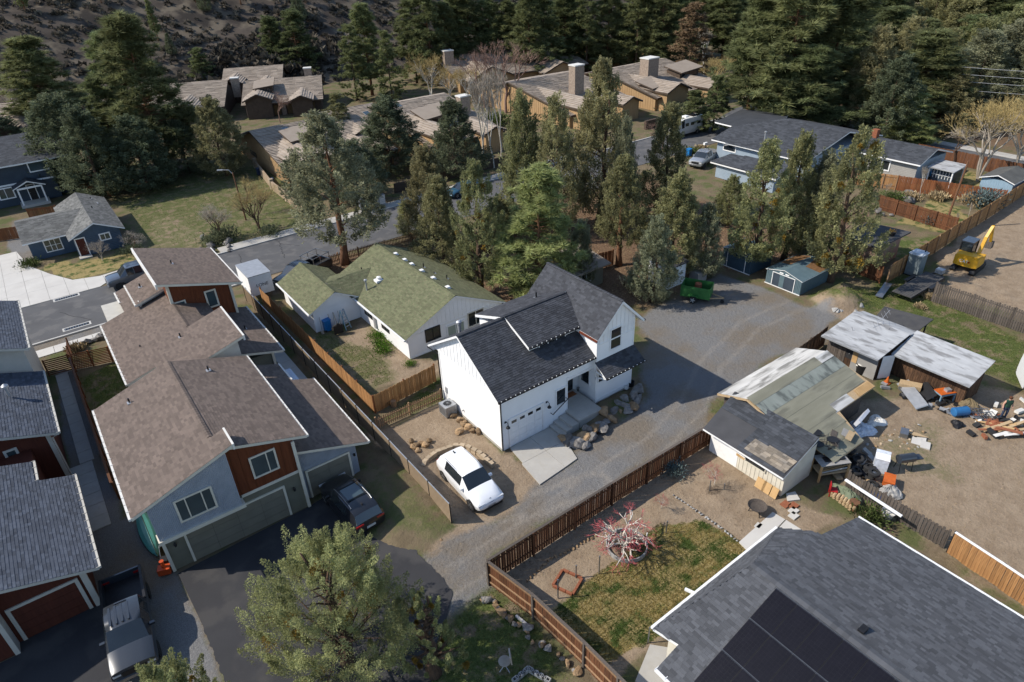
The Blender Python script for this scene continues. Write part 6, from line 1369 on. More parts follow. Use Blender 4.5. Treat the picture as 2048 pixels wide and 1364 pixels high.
for i in range(14):      # pines on the hillside
    px = rr.uniform(20, 900); x, y = at(px, 150); y = rr.uniform(165, 215); x = -20 + (px / 900) * 130 + rr.uniform(-10, 10)
    R = tree(('pine', 'jun')[i % 2], None, 0, 50, 'small conifer scattered on the dry hillside', ('pine', 'jun_dark')[i % 2], world=(x, y), group='conifers on the hillside'); R.location.z = float(hill_z(np.array(x), np.array(y))) - .2; hh = rr.uniform(.3, .6); 
    for c in R.children:
        k_ = NOM['pine' if i % 2 == 0 else 'jun']; c.scale = (hh, hh, hh * 1.1) if i % 2 == 0 else (hh * 1.4, hh * 1.4, hh * 1.3)
# dead brown conifer
tree('fir', (1375, 165), 4, 90, 'dead rust brown conifer among the green pines', 'deadneedle', name='dead_conifer')
# ---- bare deciduous trees
def bare(seed, H=8., spread=.55, depth=5, r=.13, nb=3, up=.35, twr=.012, stems=1, tw=60):
    rg = random.Random(seed); b = MB(); V = []
    def grow(p, d, L_, r_, lv):
        q = p + d * L_ * .5 + Vector((rg.uniform(-1, 1), rg.uniform(-1, 1), rg.uniform(-.3, .3))) * L_ * .06; e = q + (d + Vector((rg.uniform(-.2, .2), rg.uniform(-.2, .2), .05))).normalized() * L_ * .5
        if lv <= 3: b.tube([p, q, e], [r_, r_ * .82, r_ * .66], 6 if lv < 2 else 4, cap=False)
        else:
            s = d.cross(Vector((rg.uniform(-1, 1), rg.uniform(-1, 1), rg.uniform(-1, 1)))).normalized() * max(r_, twr)
            V.extend([tuple(p - s), tuple(p + s), tuple(e)])
        if lv >= depth: return
        for k in range(nb + (1 if lv > 1 and rg.random() < .5 else 0)):
            a = rg.uniform(0, 6.28); o = d.orthogonal().normalized(); o.rotate(Matrix.Rotation(a, 3, d)); nd = (d + o * spread * rg.uniform(.6, 1.35) + Vector((0, 0, up * .35))).normalized()
            st = p.lerp(e, rg.uniform(.55, 1.0)) if k else e; grow(st, nd, L_ * rg.uniform(.62, .82), r_ * .62, lv + 1)
    for s in range(stems):
        a = rg.uniform(0, 6.28); t = .18 if stems > 1 else .03; grow(Vector((0, 0, -.1)), Vector((cos(a) * t, sin(a) * t, 1)).normalized(), H * .30, r, 0)
    return b, np.array(V)
BR = {}
for i, kw in enumerate((dict(seed=3, H=9, spread=.5, nb=3, depth=6), dict(seed=9, H=9, spread=.32, nb=3, depth=6, up=.9), dict(seed=14, H=9, spread=.62, nb=3, depth=6, stems=3), dict(seed=21, H=9, spread=.75, nb=3, depth=6, up=.25))):
    b, V = bare(**kw); BR[i] = (b, V)
def bare_tree(bpx, top, v, bark, twig, label, wsc=1., world=None, name='bare_tree', group=None):
    x, y = world or at(*bpx); h = max(1., hgt(x, y, top)); b, V = BR[v]; zmax = V[:, 2].max(); s = h / zmax
    R = thing(name, label, 'tree', (x, y, 0), random.uniform(0, 6.28), group); key = ('b', v, bark, twig)
    if key not in CR: CR[key] = (b.mesh('trunk', M[bark], smooth=True), tri_mesh('crown', V, np.random.default_rng(1).random(len(V) // 3), [M[twig]]))
    link('trunk', CR[key][0], R, scale=(s * wsc, s * wsc, s)); link('crown', CR[key][1], R, scale=(s * wsc, s * wsc, s)); return R
bare_tree((970, 215), 95, 0, 'twig_red', 'twig_red', 'round bare reddish tree left of the other round bare tree', 1.3)
bare_tree((1012, 225), 78, 0, 'twig_red', 'twig_red', 'round bare reddish tree closest to the tall stone chimney', 1.35)
bare_tree((862, 200), 95, 2, 'bark_white', 'twig_yel', 'pale leaning willow before the broad tile roof', 1.0); bare_tree((900, 205), 130, 2, 'bark_white', 'twig_yel', 'yellow twigged willow in the middle of the willows', 1.1); bare_tree((938, 205), 120, 2, 'bark_white', 'twig_yel', 'rust tinted willow nearest the round bare trees', .9)
bare_tree((988, 335), 165, 1, 'bark_white', 'twig_grey', 'white barked birch standing behind the street wall', .9); bare_tree((1003, 322), 120, 1, 'bark_white', 'twig_grey', 'taller thin white birch beside the other birch', .7); bare_tree((965, 330), 130, 1, 'bark_white', 'twig_grey', 'multi branched pale birch left of the two birches', 1.0)
bare_tree((1142, 135), 42, 1, 'bark_white', 'twig_grey', 'pale aspen before the slate roofed tan house', 1.2); bare_tree((1220, 130), 62, 1, 'twig_grey', 'twig_grey', 'grey bare tree left of its twin below the pines', 1.); bare_tree((1240, 132), 70, 1, 'twig_grey', 'twig_grey', 'grey bare tree right of its twin below the pines', 1.); bare_tree((1330, 128), 45, 1, 'bark_white', 'twig_grey', 'thin white aspen left of the dead brown conifer', .9); bare_tree((1408, 150), 50, 1, 'bark_white', 'twig_grey', 'fan shaped pale tree right of the dead brown conifer', 1.1); bare_tree((1430, 180), 100, 2, 'twig_yel', 'twig_yel', 'yellow willow before the fan shaped pale tree', 1.2)
bare_tree((1955, 362), 160, 2, 'twig_grey', 'twig_yel', 'big bare tree in the back garden near the picture edge', .95); bare_tree((2030, 345), 175, 2, 'twig_grey', 'twig_yel', 'bare tree at the far street beyond the garden fence', 1.2); bare_tree((1905, 330), 250, 3, 'bark', 'twig_grey', 'small bare tree at the far street fence', 1.3)
bare_tree((735, 165), 62, 1, 'bark_white', 'twig_grey', 'pale poplar left of the stepped roof pine', .5); bare_tree((718, 170), 50, 1, 'bark_white', 'twig_grey', 'pale poplar right beside the other poplar', .5); bare_tree((432, 175), 110, 1, 'bark_white', 'twig_grey', 'bare white tree before the small tile roof at the hill', .9)
bare_tree((442, 480), 400, 2, 'bark', 'twig_grey', 'bare sapling on the vacant lot by the kerb', .9); bare_tree((520, 460), 360, 2, 'bark', 'twig_yel', 'multi stemmed bare shrub tree by the street lamp', 1.1); bare_tree((500, 430), 350, 3, 'bark', 'twig_yel', 'bare bush with yellow buds behind the street lamp', .9)
bare_tree((205, 520), 478, 2, 'twig_grey', 'twig_grey', 'young bare tree on the cottage lawn', 1.); bare_tree((110, 505), 470, 2, 'twig_grey', 'twig_grey', 'bare shrub before the cottage window', 1.2); bare_tree((270, 510), 460, 3, 'bark', 'twig_grey', 'bare tree at the cottage corner by the vacant lot', 1.3)
bare_tree((40, 260), 168, 0, 'bark_white', 'twig_grey', 'pale frosted bare tree behind the navy house', 1.); bare_tree((1838, 395), 330, 1, 'bark_white', 'twig_grey', 'white birch sapling before the rust fence', .6); bare_tree((1935, 440), 405, 1, 'bark_white', 'twig_grey', 'thin white sapling at the long cedar fence', .6); bare_tree((1908, 458), 425, 1, 'bark_white', 'twig_grey', 'short white sapling beside the lawn furniture', .6); bare_tree((1770, 390), 365, 0, 'twig_grey', 'twig_grey', 'grey twiggy bush in the rock garden', 1.2)
bare_tree((1690, 478), 420, 3, 'twig_red', 'twig_red', 'purple brown thicket behind the pink shed', 1.6, name='bare_bush'); bare_tree((1730, 470), 425, 3, 'twig_red', 'twig_red', 'brown twiggy bush against the dark garden fence', 1.6, name='bare_bush')
bare_tree((1325, 300), 240, 3, 'twig_red', 'twig_red', 'reddish bare bush below the chimney house dormer', 1.3, name='bare_bush'); bare_tree((560, 245), 180, 3, 'twig_red', 'twig_red', 'reddish bare shrub before the brown garage doors', 1.0, name='bare_bush')
# fruit tree in the garden with grey limbs and pink buds
x, y = at(1250, 1090); AP = thing('fruit_tree', 'bare fruit tree with pale gnarled limbs and pink buds in a ring of edging', 'tree', (x, y, 0))
b, V = bare(seed=33, H=3.6, spread=.85, depth=5, r=.11, nb=3, up=.1, stems=3, twr=.006); b.obj('trunk', M['bark_white'], AP, smooth=True); b2 = V.copy(); o_ = link('crown', tri_mesh('crown', V, np.random.default_rng(1).random(len(V) // 3), [M['budpink']]), AP)
for c in AP.children: c.scale = (1.15, 1.15, .8)
for (px, py, tp, lab) in ((1322, 1018, 985, 'small pruned fruit tree with pale stems in the garden bed'), (1428, 972, 925, 'thin young tree between stakes in the brown garden')):
    bare_tree((px, py), tp, 3, 'bark_white', 'budpink', lab, .9)
# ---- foreground juniper, close to the camera
def fg_jun(label, px, py, z, R, H, seed, n, k, ls, m):
    x, y = at(px, py, z); T0 = thing('juniper_tree', label, 'tree', (x, y, 0)); V, T_, MI = jun_crown(seed, H=H, R=R, n=n, k=k, ls=ls, base=.12, power=.46, rag=.85, mist=.07, pl=.40, belly=.12, up=1.5, wd=.22)
    V *= np.array([R / np.percentile(np.hypot(V[:, 0], V[:, 1]), 97), 1, 1])[[0, 0, 1]] * np.array([1, 1, z / V[:, 2].max()]); link('crown', tri_mesh('crown', V, T_, [M[m], M['mistletoe']], MI), T0); link('trunk', trunk_mesh('trunk', H, .3, 'bark', seed, .5, jlimbs(seed, H, R, 60)), T0); return T0
dm('jun_fg', (.33, .34, .15), .8, (.225, .235, .105), .8, tone=.5, spec=.15, trans=.4)
fg_jun('large pale green juniper with yellow mistletoe at the bottom of the picture', 628, 1082, 8.0, 3.7, 8.4, 101, 430, 300, .07, 'jun_fg')
fg_jun('pale juniper top poking in at the bottom left by the pickup', 285, 1335, 6.8, 2.4, 7.0, 103, 230, 280, .075, 'jun_fg')
fg_jun('smaller juniper with bare limbs beside the bottom grass', 842, 1180, 5.6, 1.7, 5.8, 107, 85, 280, .07, 'jun_fg')
# ---- shrubs, weeds, grass
def tuft_mesh(seed, n, R, H, ls, m, up=1.):
    rg = np.random.default_rng(seed); p = np.stack([rg.normal(size=n) * R * .45, rg.normal(size=n) * R * .45, rg.random(n) * H * .7], 1); d = unit(p * np.array([1.2, 1.2, .4]) + rg.normal(size=(n, 3)) * .4 + np.array([0, 0, up])); sd = unit(np.cross(d, rg.normal(size=(n, 3)))); L_ = ls * rg.uniform(.6, 1.4, n)[:, None]
    return tri_mesh('foliage', np.stack([p - sd * L_ * .3, p + sd * L_ * .3, p + d * L_], 1).reshape(-1, 3), rg.random(n), [M[m]])
TM = {'shrub': tuft_mesh(1, 900, 1., .9, .15, 'shrub'), 'bright': tuft_mesh(2, 800, 1., .55, .14, 'shrub_bright', 1.5), 'dry': tuft_mesh(3, 800, .8, .7, .24, 'drygrass', 2.0), 'blue': tuft_mesh(4, 800, .9, 1.3, .14, 'spruceblue'), 'dark': tuft_mesh(5, 900, 1., 1.0, .15, 'jun_dark')}
def shrub(kind, px, py, s, label, name='shrub', group=None, sz=None):
    o = link(name, TM[kind]); x, y = at(px, py); o.location = (x, y, 0); o.scale = (s, s, sz or s); o.rotation_euler = (0, 0, random.uniform(0, 6)); tag(o, label, 'plant' if kind in ('dry', 'bright') else 'shrub', group); return o
for a_ in (('bright', 755, 675, .8, 'bright green clump nearest the green roofed house'), ('bright', 762, 690, .75, 'bright green clump in the middle of three by the house wall'), ('bright', 768, 704, .8, 'bright green clump lowest of three by the house wall'), ('bright', 820, 730, .5, 'small green tuft beside the cedar fence corner'), ('shrub', 60, 532, 1.0, 'round shrub by the cottage driveway'), ('dark', 265, 505, 1.1, 'dark shrub at the end of the cottage lawn'), ('dark', 450, 478, 1.6, 'dark low bush by the kerb of the vacant lot'), ('dark', 425, 488, 1.2, 'low dark juniper bush beside the vacant lot kerb'), ('dry', 152, 700, .8, 'dry ornamental grass by the slat fence'), ('blue', 1345, 948, .8, 'small blue green conifer by the garden fence'), ('blue', 1862, 448, 1.0, 'small blue spruce on the back garden lawn'), ('blue', 1965, 415, 1.9, 'blue grey shrub at the corner of the back garden'), ('dry', 1945, 408, 1.4, 'tall dry grass clump by the back garden fence'), ('dry', 1873, 398, 1.2, 'dry grass clump at the rust fence'), ('shrub', 1787, 402, 1.3, 'green mound shrub in the rock garden'), ('dry', 1795, 415, .9, 'tan mound plant in the rock garden'), ('dry', 1822, 398, 1.1, 'pale grass tuft behind the rock garden stones'), ('shrub', 1738, 1040, 1.0, 'spiky green plant at the solar house corner'), ('dry', 1858, 596, .6, 'dry weeds by the grey fence end'), ('dry', 1840, 615, .5, 'dry weed clump beside the flatbed trailer'), ('dark', 1398, 222, 2.6, 'dark evergreen shrub by the side street wall'), ('dark', 1350, 228, 2.2, 'evergreen shrub before the wide chimney house'), ('shrub', 1382, 308, 1.2, 'tan shrub beside the blue bin'), ('dry', 1400, 300, 1.0, 'pale garden grasses behind the silver pickup'), ('shrub', 990, 250, 2.6, 'yellow green bank below the round bare trees'), ('dry', 1270, 575, 1.3, 'dry grass patch under the silvery juniper'), ('dry', 1285, 585, 1.1, 'dry straw tuft at the gravel yard edge'), ('dark', 540, 470, 1.3, 'dark bush at the end of the vacant lot kerb')): shrub(*a_)
b = tuft_mesh(9, 60, .5, .3, .2, 'mistletoe'); o = link('flowers', b, fp, (0, 0, .35)); o.scale = (.6, .6, .6)
# grass blades and weeds scattered over the green parts: one mass
def scatter(name, kind, lim, n, ls, m, seed, area, tall=1.):
    jx = np.interp(PX, gx[1:], np.diff(gx)); jy = np.interp(PY, gy[1:], np.diff(gy)); rg = np.random.default_rng(seed); w = ZON[kind]; sel = np.where((w > lim) & (PX > area[0]) & (PX < area[1]) & (PY > area[2]) & (PY < area[3]))[0]
    if len(sel) == 0: return
    ar = (jx * jy)[sel]; i = rg.choice(sel, n, p=ar / ar.sum()); p = np.stack([PX[i] + rg.uniform(-.6, .6, n) * jx[i], PY[i] + rg.uniform(-.6, .6, n) * jy[i], gz[i] - .03], 1)
    d = unit(rg.normal(size=(n, 3)) * .5 + np.array([0, 0, 1.])); sd = unit(np.cross(d, rg.normal(size=(n, 3)))); L_ = ls * rg.uniform(.5, 1.5, n)[:, None]
    o = link(name, tri_mesh(name, np.stack([p - sd * L_ * .3, p + sd * L_ * .3, p + d * L_ * tall], 1).reshape(-1, 3), rg.random(n), [M[m]])); tag(o, kind='stuff'); return o
scatter('grass', 'grass', .5, 60000, .055, 'grassblade', 1, (-8, 60, 5, 62)); scatter('lawn_grass', 'lawn', .5, 60000, .05, 'lawnblade', 2, (10, 30, 8, 20)); scatter('grass', 'grass', .5, 9000, .09, 'grassblade', 4, (0, 80, 60, 110)); scatter('dry_grass', 'duff', .5, 16000, .10, 'drygrass', 5, (15, 75, 28, 62)); scatter('dry_grass', 'dirt', .5, 7000, .05, 'drygrass', 6, (5, 60, 5, 62))
scatter('pebbles', 'gravel', .5, 26000, .045, 'rock_grey', 8, (0, 60, 15, 50), .5)
# sagebrush, rocks on the hillside: one mass
rg = np.random.default_rng(11); n = 9000; hx_ = rg.uniform(-70, 260, n); hy_ = 150 + rg.random(n) ** 1.3 * 110; V = []; T_ = []
for i in range(n):
    z = float(hill_z(hx_[i], hy_[i])); k = 20; s = rg.uniform(.4, 1.3) * (1.9 if hn(hx_[i] * 1.7, hy_[i] * 1.7) > .55 else 1); d = unit(rg.normal(size=(k, 3)) + np.array([0, 0, .5])); p = np.array([hx_[i], hy_[i], z]) + d * s * np.array([.5, .5, .35]); sd = unit(np.cross(d, rg.normal(size=(k, 3)))); V.append(np.stack([p - sd * s * .4, p + sd * s * .4, p + d * s * .6], 1).reshape(-1, 3)); T_.append(np.clip(rg.random() * .8 + rg.random(k) * .25, 0, 1))
tag(link('sagebrush', tri_mesh('sagebrush', np.concatenate(V), np.concatenate(T_), [M['sage']])), kind='stuff')
# ================================================================== vehicles
def paint(name, c, metal=.0, rough=.28): dm(name, c, rough, tuple(k * .94 for k in c), .6, spec=.5, metal=metal, coat=.7)
paint('p_white', (.78, .79, .80)); paint('p_black', (.012, .013, .016)); paint('p_grey', (.10, .115, .135), .4); paint('p_blue', (.035, .105, .16), .3); paint('p_silver', (.42, .43, .44), .5); paint('p_beige', (.50, .47, .40), .3); paint('p_van', (.62, .60, .55)); paint('p_slate_shaded', (.030, .035, .042), .1)  # slate paint darkened in colour, standing in for the townhouse shadow on the pickup
dm('lamp_red', (.35, .01, .01), .2, spec=.6, coat=.6); dm('lamp_clear', (.6, .62, .64), .15, spec=.7, coat=.7); dm('plate', (.6, .62, .6), .5)
WH = {}
def wheel(par, x, y, r, w, m='steel'):
    k = (r, w, m)
    if k not in WH:
        a = MB(); a.lathe((0, 0, 0), [(r * .62, -w / 2), (r * .93, -w / 2), (r, -w * .3), (r, w * .3), (r * .93, w / 2), (r * .62, w / 2)], 20, axis='y'); b = MB(); b.lathe((0, 0, 0), [(r * .05, -w * .42), (r * .6, -w * .46), (r * .66, -w * .38), (r * .66, w * .38), (r * .6, w * .46), (r * .05, w * .42)], 20, axis='y')
        for i in range(5):
            an_ = i * 2 * pi / 5
            for s in (-1, 1): b.obox((cos(an_) * r * .36, s * w * .47, sin(an_) * r * .36), (cos(an_) * r * .28, 0, sin(an_) * r * .28), (-sin(an_) * .03, 0, cos(an_) * .03), (0, .008, 0))
        WH[k] = (a.mesh('tyre', M['rubber'], smooth=False), b.mesh('rim', M[m]))
    o = link('wheel', WH[k][0], par, (x, y, r)); link('rim', WH[k][1], o); return o
def body(par, st, pm, gm='glass'):
    "lofted body: stations (x, zb, zm, zbelt, ztop, wb, wm, wl, wt, flag)"
    def ring(s):
        x, zb, zm, zl, zt, wb, wm, wl, wt = s[:9]; cr = .035
        h = [(0, zb), (wb * .8, zb), (wb, zb + .06), (wm, zm), (wm * .995, (zm + zl) / 2 + .02), (wl, zl), (wt, zt), (wt * .55, zt + cr), (0, zt + cr * 1.3)]
        return [(x, y, z) for y, z in h] + [(x, -y, z) for y, z in h[-2:0:-1]]
    Rg = [ring(s) for s in st]; n = len(Rg[0]); P = MB(); G = {'windscreen': MB(), 'rear_window': MB(), 'side_window': MB()}
    for i in range(len(st) - 1):
        fl = st[i][9]
        for k in range(n):
            k2 = (k + 1) % n; q = [Rg[i][k], Rg[i + 1][k], Rg[i + 1][k2], Rg[i][k2]]; side = k in (5, n - 6); topf = k in (6, 7, n - 7, n - 8)
            if fl == 'c' and side: tgt = G['side_window']
            elif fl == 'w' and topf: tgt = G['windscreen']
            elif fl == 'r' and topf: tgt = G['rear_window']
            else: tgt = P
            tgt.face(q)
    P.face(Rg[0]); P.face(Rg[-1][::-1])
    import bmesh as _b
    def fin(mb, nm, m, parent, sm=True):
        me = mb.mesh(nm, M[m], smooth=sm); bm = _b.new(); bm.from_mesh(me); _b.ops.remove_doubles(bm, verts=bm.verts, dist=.0005); _b.ops.recalc_face_normals(bm, faces=bm.faces)
        for e in bm.edges:
            if len(e.link_faces) == 2 and e.calc_face_angle(0) > .62: e.smooth = False
        bm.to_mesh(me); bm.free(); return link(nm, me, parent)
    bo = fin(P, 'body', pm, par)
    for nm, mb in G.items():
        if not mb.f: continue
        if nm == 'side_window':
            for sg in (-1, 1):
                q = MB()
                for f in mb.f:
                    pts = [mb.v[i] for i in f]
                    if sum(p[1] for p in pts) * sg > 0: q.face([(p[0], p[1] + .004 * sg, p[2]) for p in pts])
                if q.f: fin(q, 'side_window', gm, par, False)
        else: fin(mb, nm, gm, par)
    return bo
def lights(par, xf, xr, w, zf, zr, hw=.16):
    for s in (-1, 1):
        b = MB(); b.box(xf - .10, xf + .01, s * w - hw, s * w + hw, zf - .05, zf + .05); b.obj('headlight', M['lamp_clear'], par)
        b = MB(); b.box(xr - .03, xr + .12, s * w - hw, s * w + hw, zr - .05, zr + .06); b.obj('tail_light', M['lamp_red'], par)
def mirrors(par, x, w, z, pm):
    for s in (-1, 1): b = MB(); b.box(x - .08, x + .06, s * w - .02, s * (w + .2) + .0 if s > 0 else s * w + .02, z - .06, z + .07) if s > 0 else b.box(x - .08, x + .06, -w - .2, -w + .02, z - .06, z + .07); b.obj('mirror', M[pm], par)
def arches(par, xs, w, r):
    for x in xs:
        for s in (-1, 1): b = MB(); b.lathe((x, s * w, r), [(r * 1.14, -.012), (r * 1.14, .012)], 20, axis='y'); b.obj('wheel_arch', M['black'], par)
def hatch(label, loc, rz, pm, cat='car', L=4.63, W=1.89, Hh=1.6, name='parked_car', rails=False, glass='glass'):
    R = thing(name, label, cat, (*loc, 0), rz); k = L / 4.63; w = W / 1.89; h = Hh / 1.6
    S_ = [(-2.32, .48, .68, .86, .90, .66, .76, .74, .66, 'b'), (-2.27, .36, .64, .98, 1.02, .80, .90, .87, .76, 'r'), (-2.02, .28, .62, 1.05, 1.42, .88, .94, .91, .70, 'p'), (-1.86, .25, .62, 1.06, 1.50, .88, .945, .915, .71, 'p'), (-1.25, .22, .6, 1.06, 1.585, .89, .95, .915, .72, 'c'), (-.42, .2, .6, 1.04, 1.605, .9, .95, .915, .73, 'c'), (.45, .2, .6, 1.01, 1.56, .9, .95, .91, .72, 'w'), (1.18, .22, .6, .98, 1.07, .9, .945, .88, .80, 'b'), (1.75, .25, .6, .88, .98, .88, .93, .84, .72, 'b'), (2.1, .3, .58, .76, .84, .84, .90, .78, .66, 'b'), (2.28, .36, .56, .66, .71, .76, .82, .72, .60, 'b'), (2.33, .42, .54, .60, .64, .66, .72, .66, .52, 'b')]
    S_ = [(s[0] * k, s[1] * h, s[2] * h, s[3] * h, s[4] * h, s[5] * w, s[6] * w, s[7] * w, s[8] * w, s[9]) for s in S_]
    body(R, S_, pm, glass); r = .36
    arches(R, (-1.5 * k, 1.5 * k), W / 2 - .02, r)
    for x in (-1.5 * k, 1.5 * k):
        for s in (-1, 1): wheel(R, x, s * (W / 2 - .11), r, .24)
    lights(R, 2.27 * k, -2.31 * k, .62 * w, .70 * h, .93 * h, .22); mirrors(R, .75 * k, .88 * w, 1.02 * h, pm)
    b = MB(); b.box(2.25 * k, 2.33 * k, -.26, .26, .42, .54); b.obj('number_plate', M['plate'], R); b = MB(); b.box(-2.34 * k, -2.28 * k, -.26, .26, .62, .76); b.obj('number_plate', M['plate'], R)
    b = MB(); b.box(2.2 * k, 2.335 * k, -.7 * w, .7 * w, .26, .40); b.obj('bumper', M['black'], R)
    b = MB(); b.obox((-1.6 * k, 0, 1.64 * h), (.09, 0, -.01), (0, .03, 0), (0, 0, .03)); b.obj('antenna_fin', M['black'], R)
    if rails:
        for s in (-1, 1): b = MB(); b.tube([(-1.55 * k, s * .62 * w, 1.60 * h), (-1.3 * k, s * .62 * w, 1.68 * h), (.2 * k, s * .62 * w, 1.66 * h), (.45 * k, s * .62 * w, 1.58 * h)], .022, 6); b.obj('roof_rail', M['steel'], R)
        for x in (-1.0, 0.1): b = MB(); b.bar((x * k, -.62 * w, 1.68 * h), (x * k, .62 * w, 1.68 * h), .06, .025); b.obj('cross_bar', M['black'], R)
        b = MB(); b.obox((-.45 * k, 0, 1.655 * h), (.62, 0, 0), (0, .48, 0), (0, 0, .006)); b.obj('sunroof', M['glass_sky'], R)
    return R
wc = hatch('white electric hatchback parked inside the curved block edging', (14.52, 25.5), radians(-91), 'p_white')
for s in (-1, 1): b = MB(); b.tube([(-1.6, s * .66, 1.545), (-1.15, s * .67, 1.61), (-.4, s * .68, 1.62), (.33, s * .67, 1.565)], .012, 4); b.obj('roof_seam', M['black'], wc)
b = MB(); b.tube([(2.15, -.72, .74), (2.28, -.4, .70), (2.31, 0, .69), (2.28, .4, .70), (2.15, .72, .74)], .022, 5); b.obj('front_seam', M['black'], wc)
b = MB(); b.lathe((2.12, 0, .845), [(.06, 0), (.06, .012)], 14); b.obj('badge', M['steel'], wc)
hatch('black sport utility with roof rails before the townhouse garage', (8.25, 28.2), radians(93), 'p_black', 'car', 4.7, 1.9, 1.72, rails=True)
def pickup(label, loc, rz, pm, L=5.8, W=1.95, rack=False, bedm='black', cat='pickup truck'):
    R = thing('pickup_truck', label, cat, (*loc, 0), rz); w = W / 2; f = L / 2
    S_ = [(-.55, .45, .75, 1.20, 1.26, w * .9, w, w * .97, w * .88, 'r'), (-.42, .42, .75, 1.22, 1.80, w * .9, w, w * .97, w * .74, 'p'), (-.2, .42, .75, 1.22, 1.87, w * .9, w, w * .97, w * .75, 'c'), (.42, .42, .75, 1.21, 1.88, w * .9, w, w * .97, w * .76, 'p'), (.5, .42, .75, 1.21, 1.88, w * .9, w, w * .97, w * .76, 'c'), (1.1, .42, .75, 1.20, 1.80, w * .9, w, w * .97, w * .74, 'w'), (1.75, .42, .75, 1.17, 1.22, w * .9, w, w * .95, w * .84, 'b'), (2.6, .42, .75, 1.10, 1.16, w * .9, w, w * .92, w * .8, 'b'), (f - .03, .45, .72, 1.02, 1.08, w * .88, w * .96, w * .9, w * .76, 'b'), (f, .5, .7, .95, 1.0, w * .84, w * .9, w * .85, w * .72, 'b')]
    body(R, S_, pm)
    b = MB(); b.box(-f, -.56, -w * .96, w * .96, .5, .78); b.box(-f, -.56, -w * .98, -w * .86, .78, 1.28); b.box(-f, -.56, w * .86, w * .98, .78, 1.28); b.obj('bed_side', M[pm], R); b = MB(); b.box(-f, -f + .09, -w * .86, w * .86, .78, 1.26); b.obj('tailgate', M[pm], R)
    b = MB(); b.box(-f + .1, -.57, -w * .85, w * .85, .78, .81); b.obj('bed_floor', M[bedm], R)
    for s in (-1, 1): b = MB(); b.box(-f + .03, -.58, s * w * .92 - .06, s * w * .92 + .06, 1.28, 1.31); b.obj('bed_rail', M['black'], R)
    for i in range(5): b = MB(); b.box(-.15, .95, -.55 + i * .25, -.45 + i * .25, 1.915, 1.93) if i < 4 else b.box(-.3, -.22, -.25, .25, 1.92, 1.95); b.obj('roof_rib', M[pm], R)
    arches(R, (-1.85, 1.95), w - .02, .4)
    for x in (-1.85, 1.95):
        for s in (-1, 1): wheel(R, x, s * (w - .12), .4, .27)
    lights(R, f, -f, w * .72, .88, 1.0); mirrors(R, 1.15, w * .97, 1.25, pm); b = MB(); b.box(f - .05, f + .06, -w * .9, w * .9, .45, .62); b.obj('bumper', M['steel'], R); b = MB(); b.box(f - .01, f + .025, -.5, .5, .7, .98); b.obj('grille', M['black'], R)
    for s in (-1, 1): b = MB(); b.obox((2.2, s * .42, 1.20), (.32, 0, -.02), (0, .05, 0), (0, 0, .012)); b.obj('hood_scoop', M['steel'], R)
    if rack:
        b = MB()
        for x in (-f + .2, -1.6, -.75): b.bar((x, -w * .9, 1.3), (x, -w * .9, 2.0), .05, .05); b.bar((x, w * .9, 1.3), (x, w * .9, 2.0), .05, .05); b.bar((x, -w * .9, 2.0), (x, w * .9, 2.0), .05, .05)
        for s in (-1, 1): b.bar((-f + .1, s * w * .9, 2.0), (-.6, s * w * .9, 2.0), .05, .05)
        b.obj('rack', M['steel'], R)
    return R
pickup('grey black pickup with open bed beside the dark townhouse', (-3.45, 27.5), radians(-95), 'p_slate_shaded')
pickup('dark grey pickup parked on the street before the cottage lawn', (5.2, 69.4), radians(180), 'p_grey')
pickup('black pickup with a rack behind the green roofed garage', (17.6, 58.9), radians(200), 'p_black', rack=True)
pickup('silver pickup on the concrete drive beside the blue bin', at(1408, 327), radians(195), 'p_silver')
hatch('teal sedan parked across the street behind the junipers', at(928, 388), radians(180), 'p_blue', 'car', 4.6, 1.8, 1.42)
hatch('beige sport utility parked by the utility pole', at(1668, 252), radians(102), 'p_beige', 'car', 4.6, 1.85, 1.75)
hatch('white car in tree shade on the far street', at(1742, 264), radians(-78), 'p_white', 'car', 4.7, 1.85, 1.6)
V_ = thing('camper_van', 'tall white camper van on the side street', 'van', (*at(1368, 270), 0), radians(180))
b = None; S_ = [(-2.95, .5, .8, 1.4, 2.55, .9, .98, .98, .86, 'b'), (-2.85, .4, .8, 1.45, 2.68, .92, 1.0, 1.0, .88, 'b'), (1.2, .4, .8, 1.45, 2.70, .92, 1.0, 1.0, .88, 'c'), (1.75, .4, .8, 1.4, 2.45, .92, 1.0, .98, .82, 'w'), (2.5, .42, .8, 1.3, 1.40, .9, .98, .92, .82, 'b'), (2.9, .45, .75, 1.0, 1.08, .85, .92, .85, .72, 'b')]
body(V_, S_, 'p_van'); arches(V_, (-1.8, 1.9), .97, .36)
for x in (-1.8, 1.9):
    for s in (-1, 1): wheel(V_, x, s * .9, .36, .25)
lights(V_, 2.88, -2.95, .7, .9, 1.1)
for xa in (-2.3, -.9, .3): b = MB(); b.box(xa, xa + .75, .99, 1.005, 1.6, 2.05); b.box(xa, xa + .75, -1.005, -.99, 1.6, 2.05, 0); b.obj('cabin_window', M['glass'], V_)
b = MB(); b.box(-2.2, -.8, -.7, .7, 2.74, 2.8); b.obj('roof_rack', M['black'], V_); b = MB(); b.box(-.3, .4, -.35, .35, 2.72, 2.88); b.obj('roof_vent', M['white'], V_)
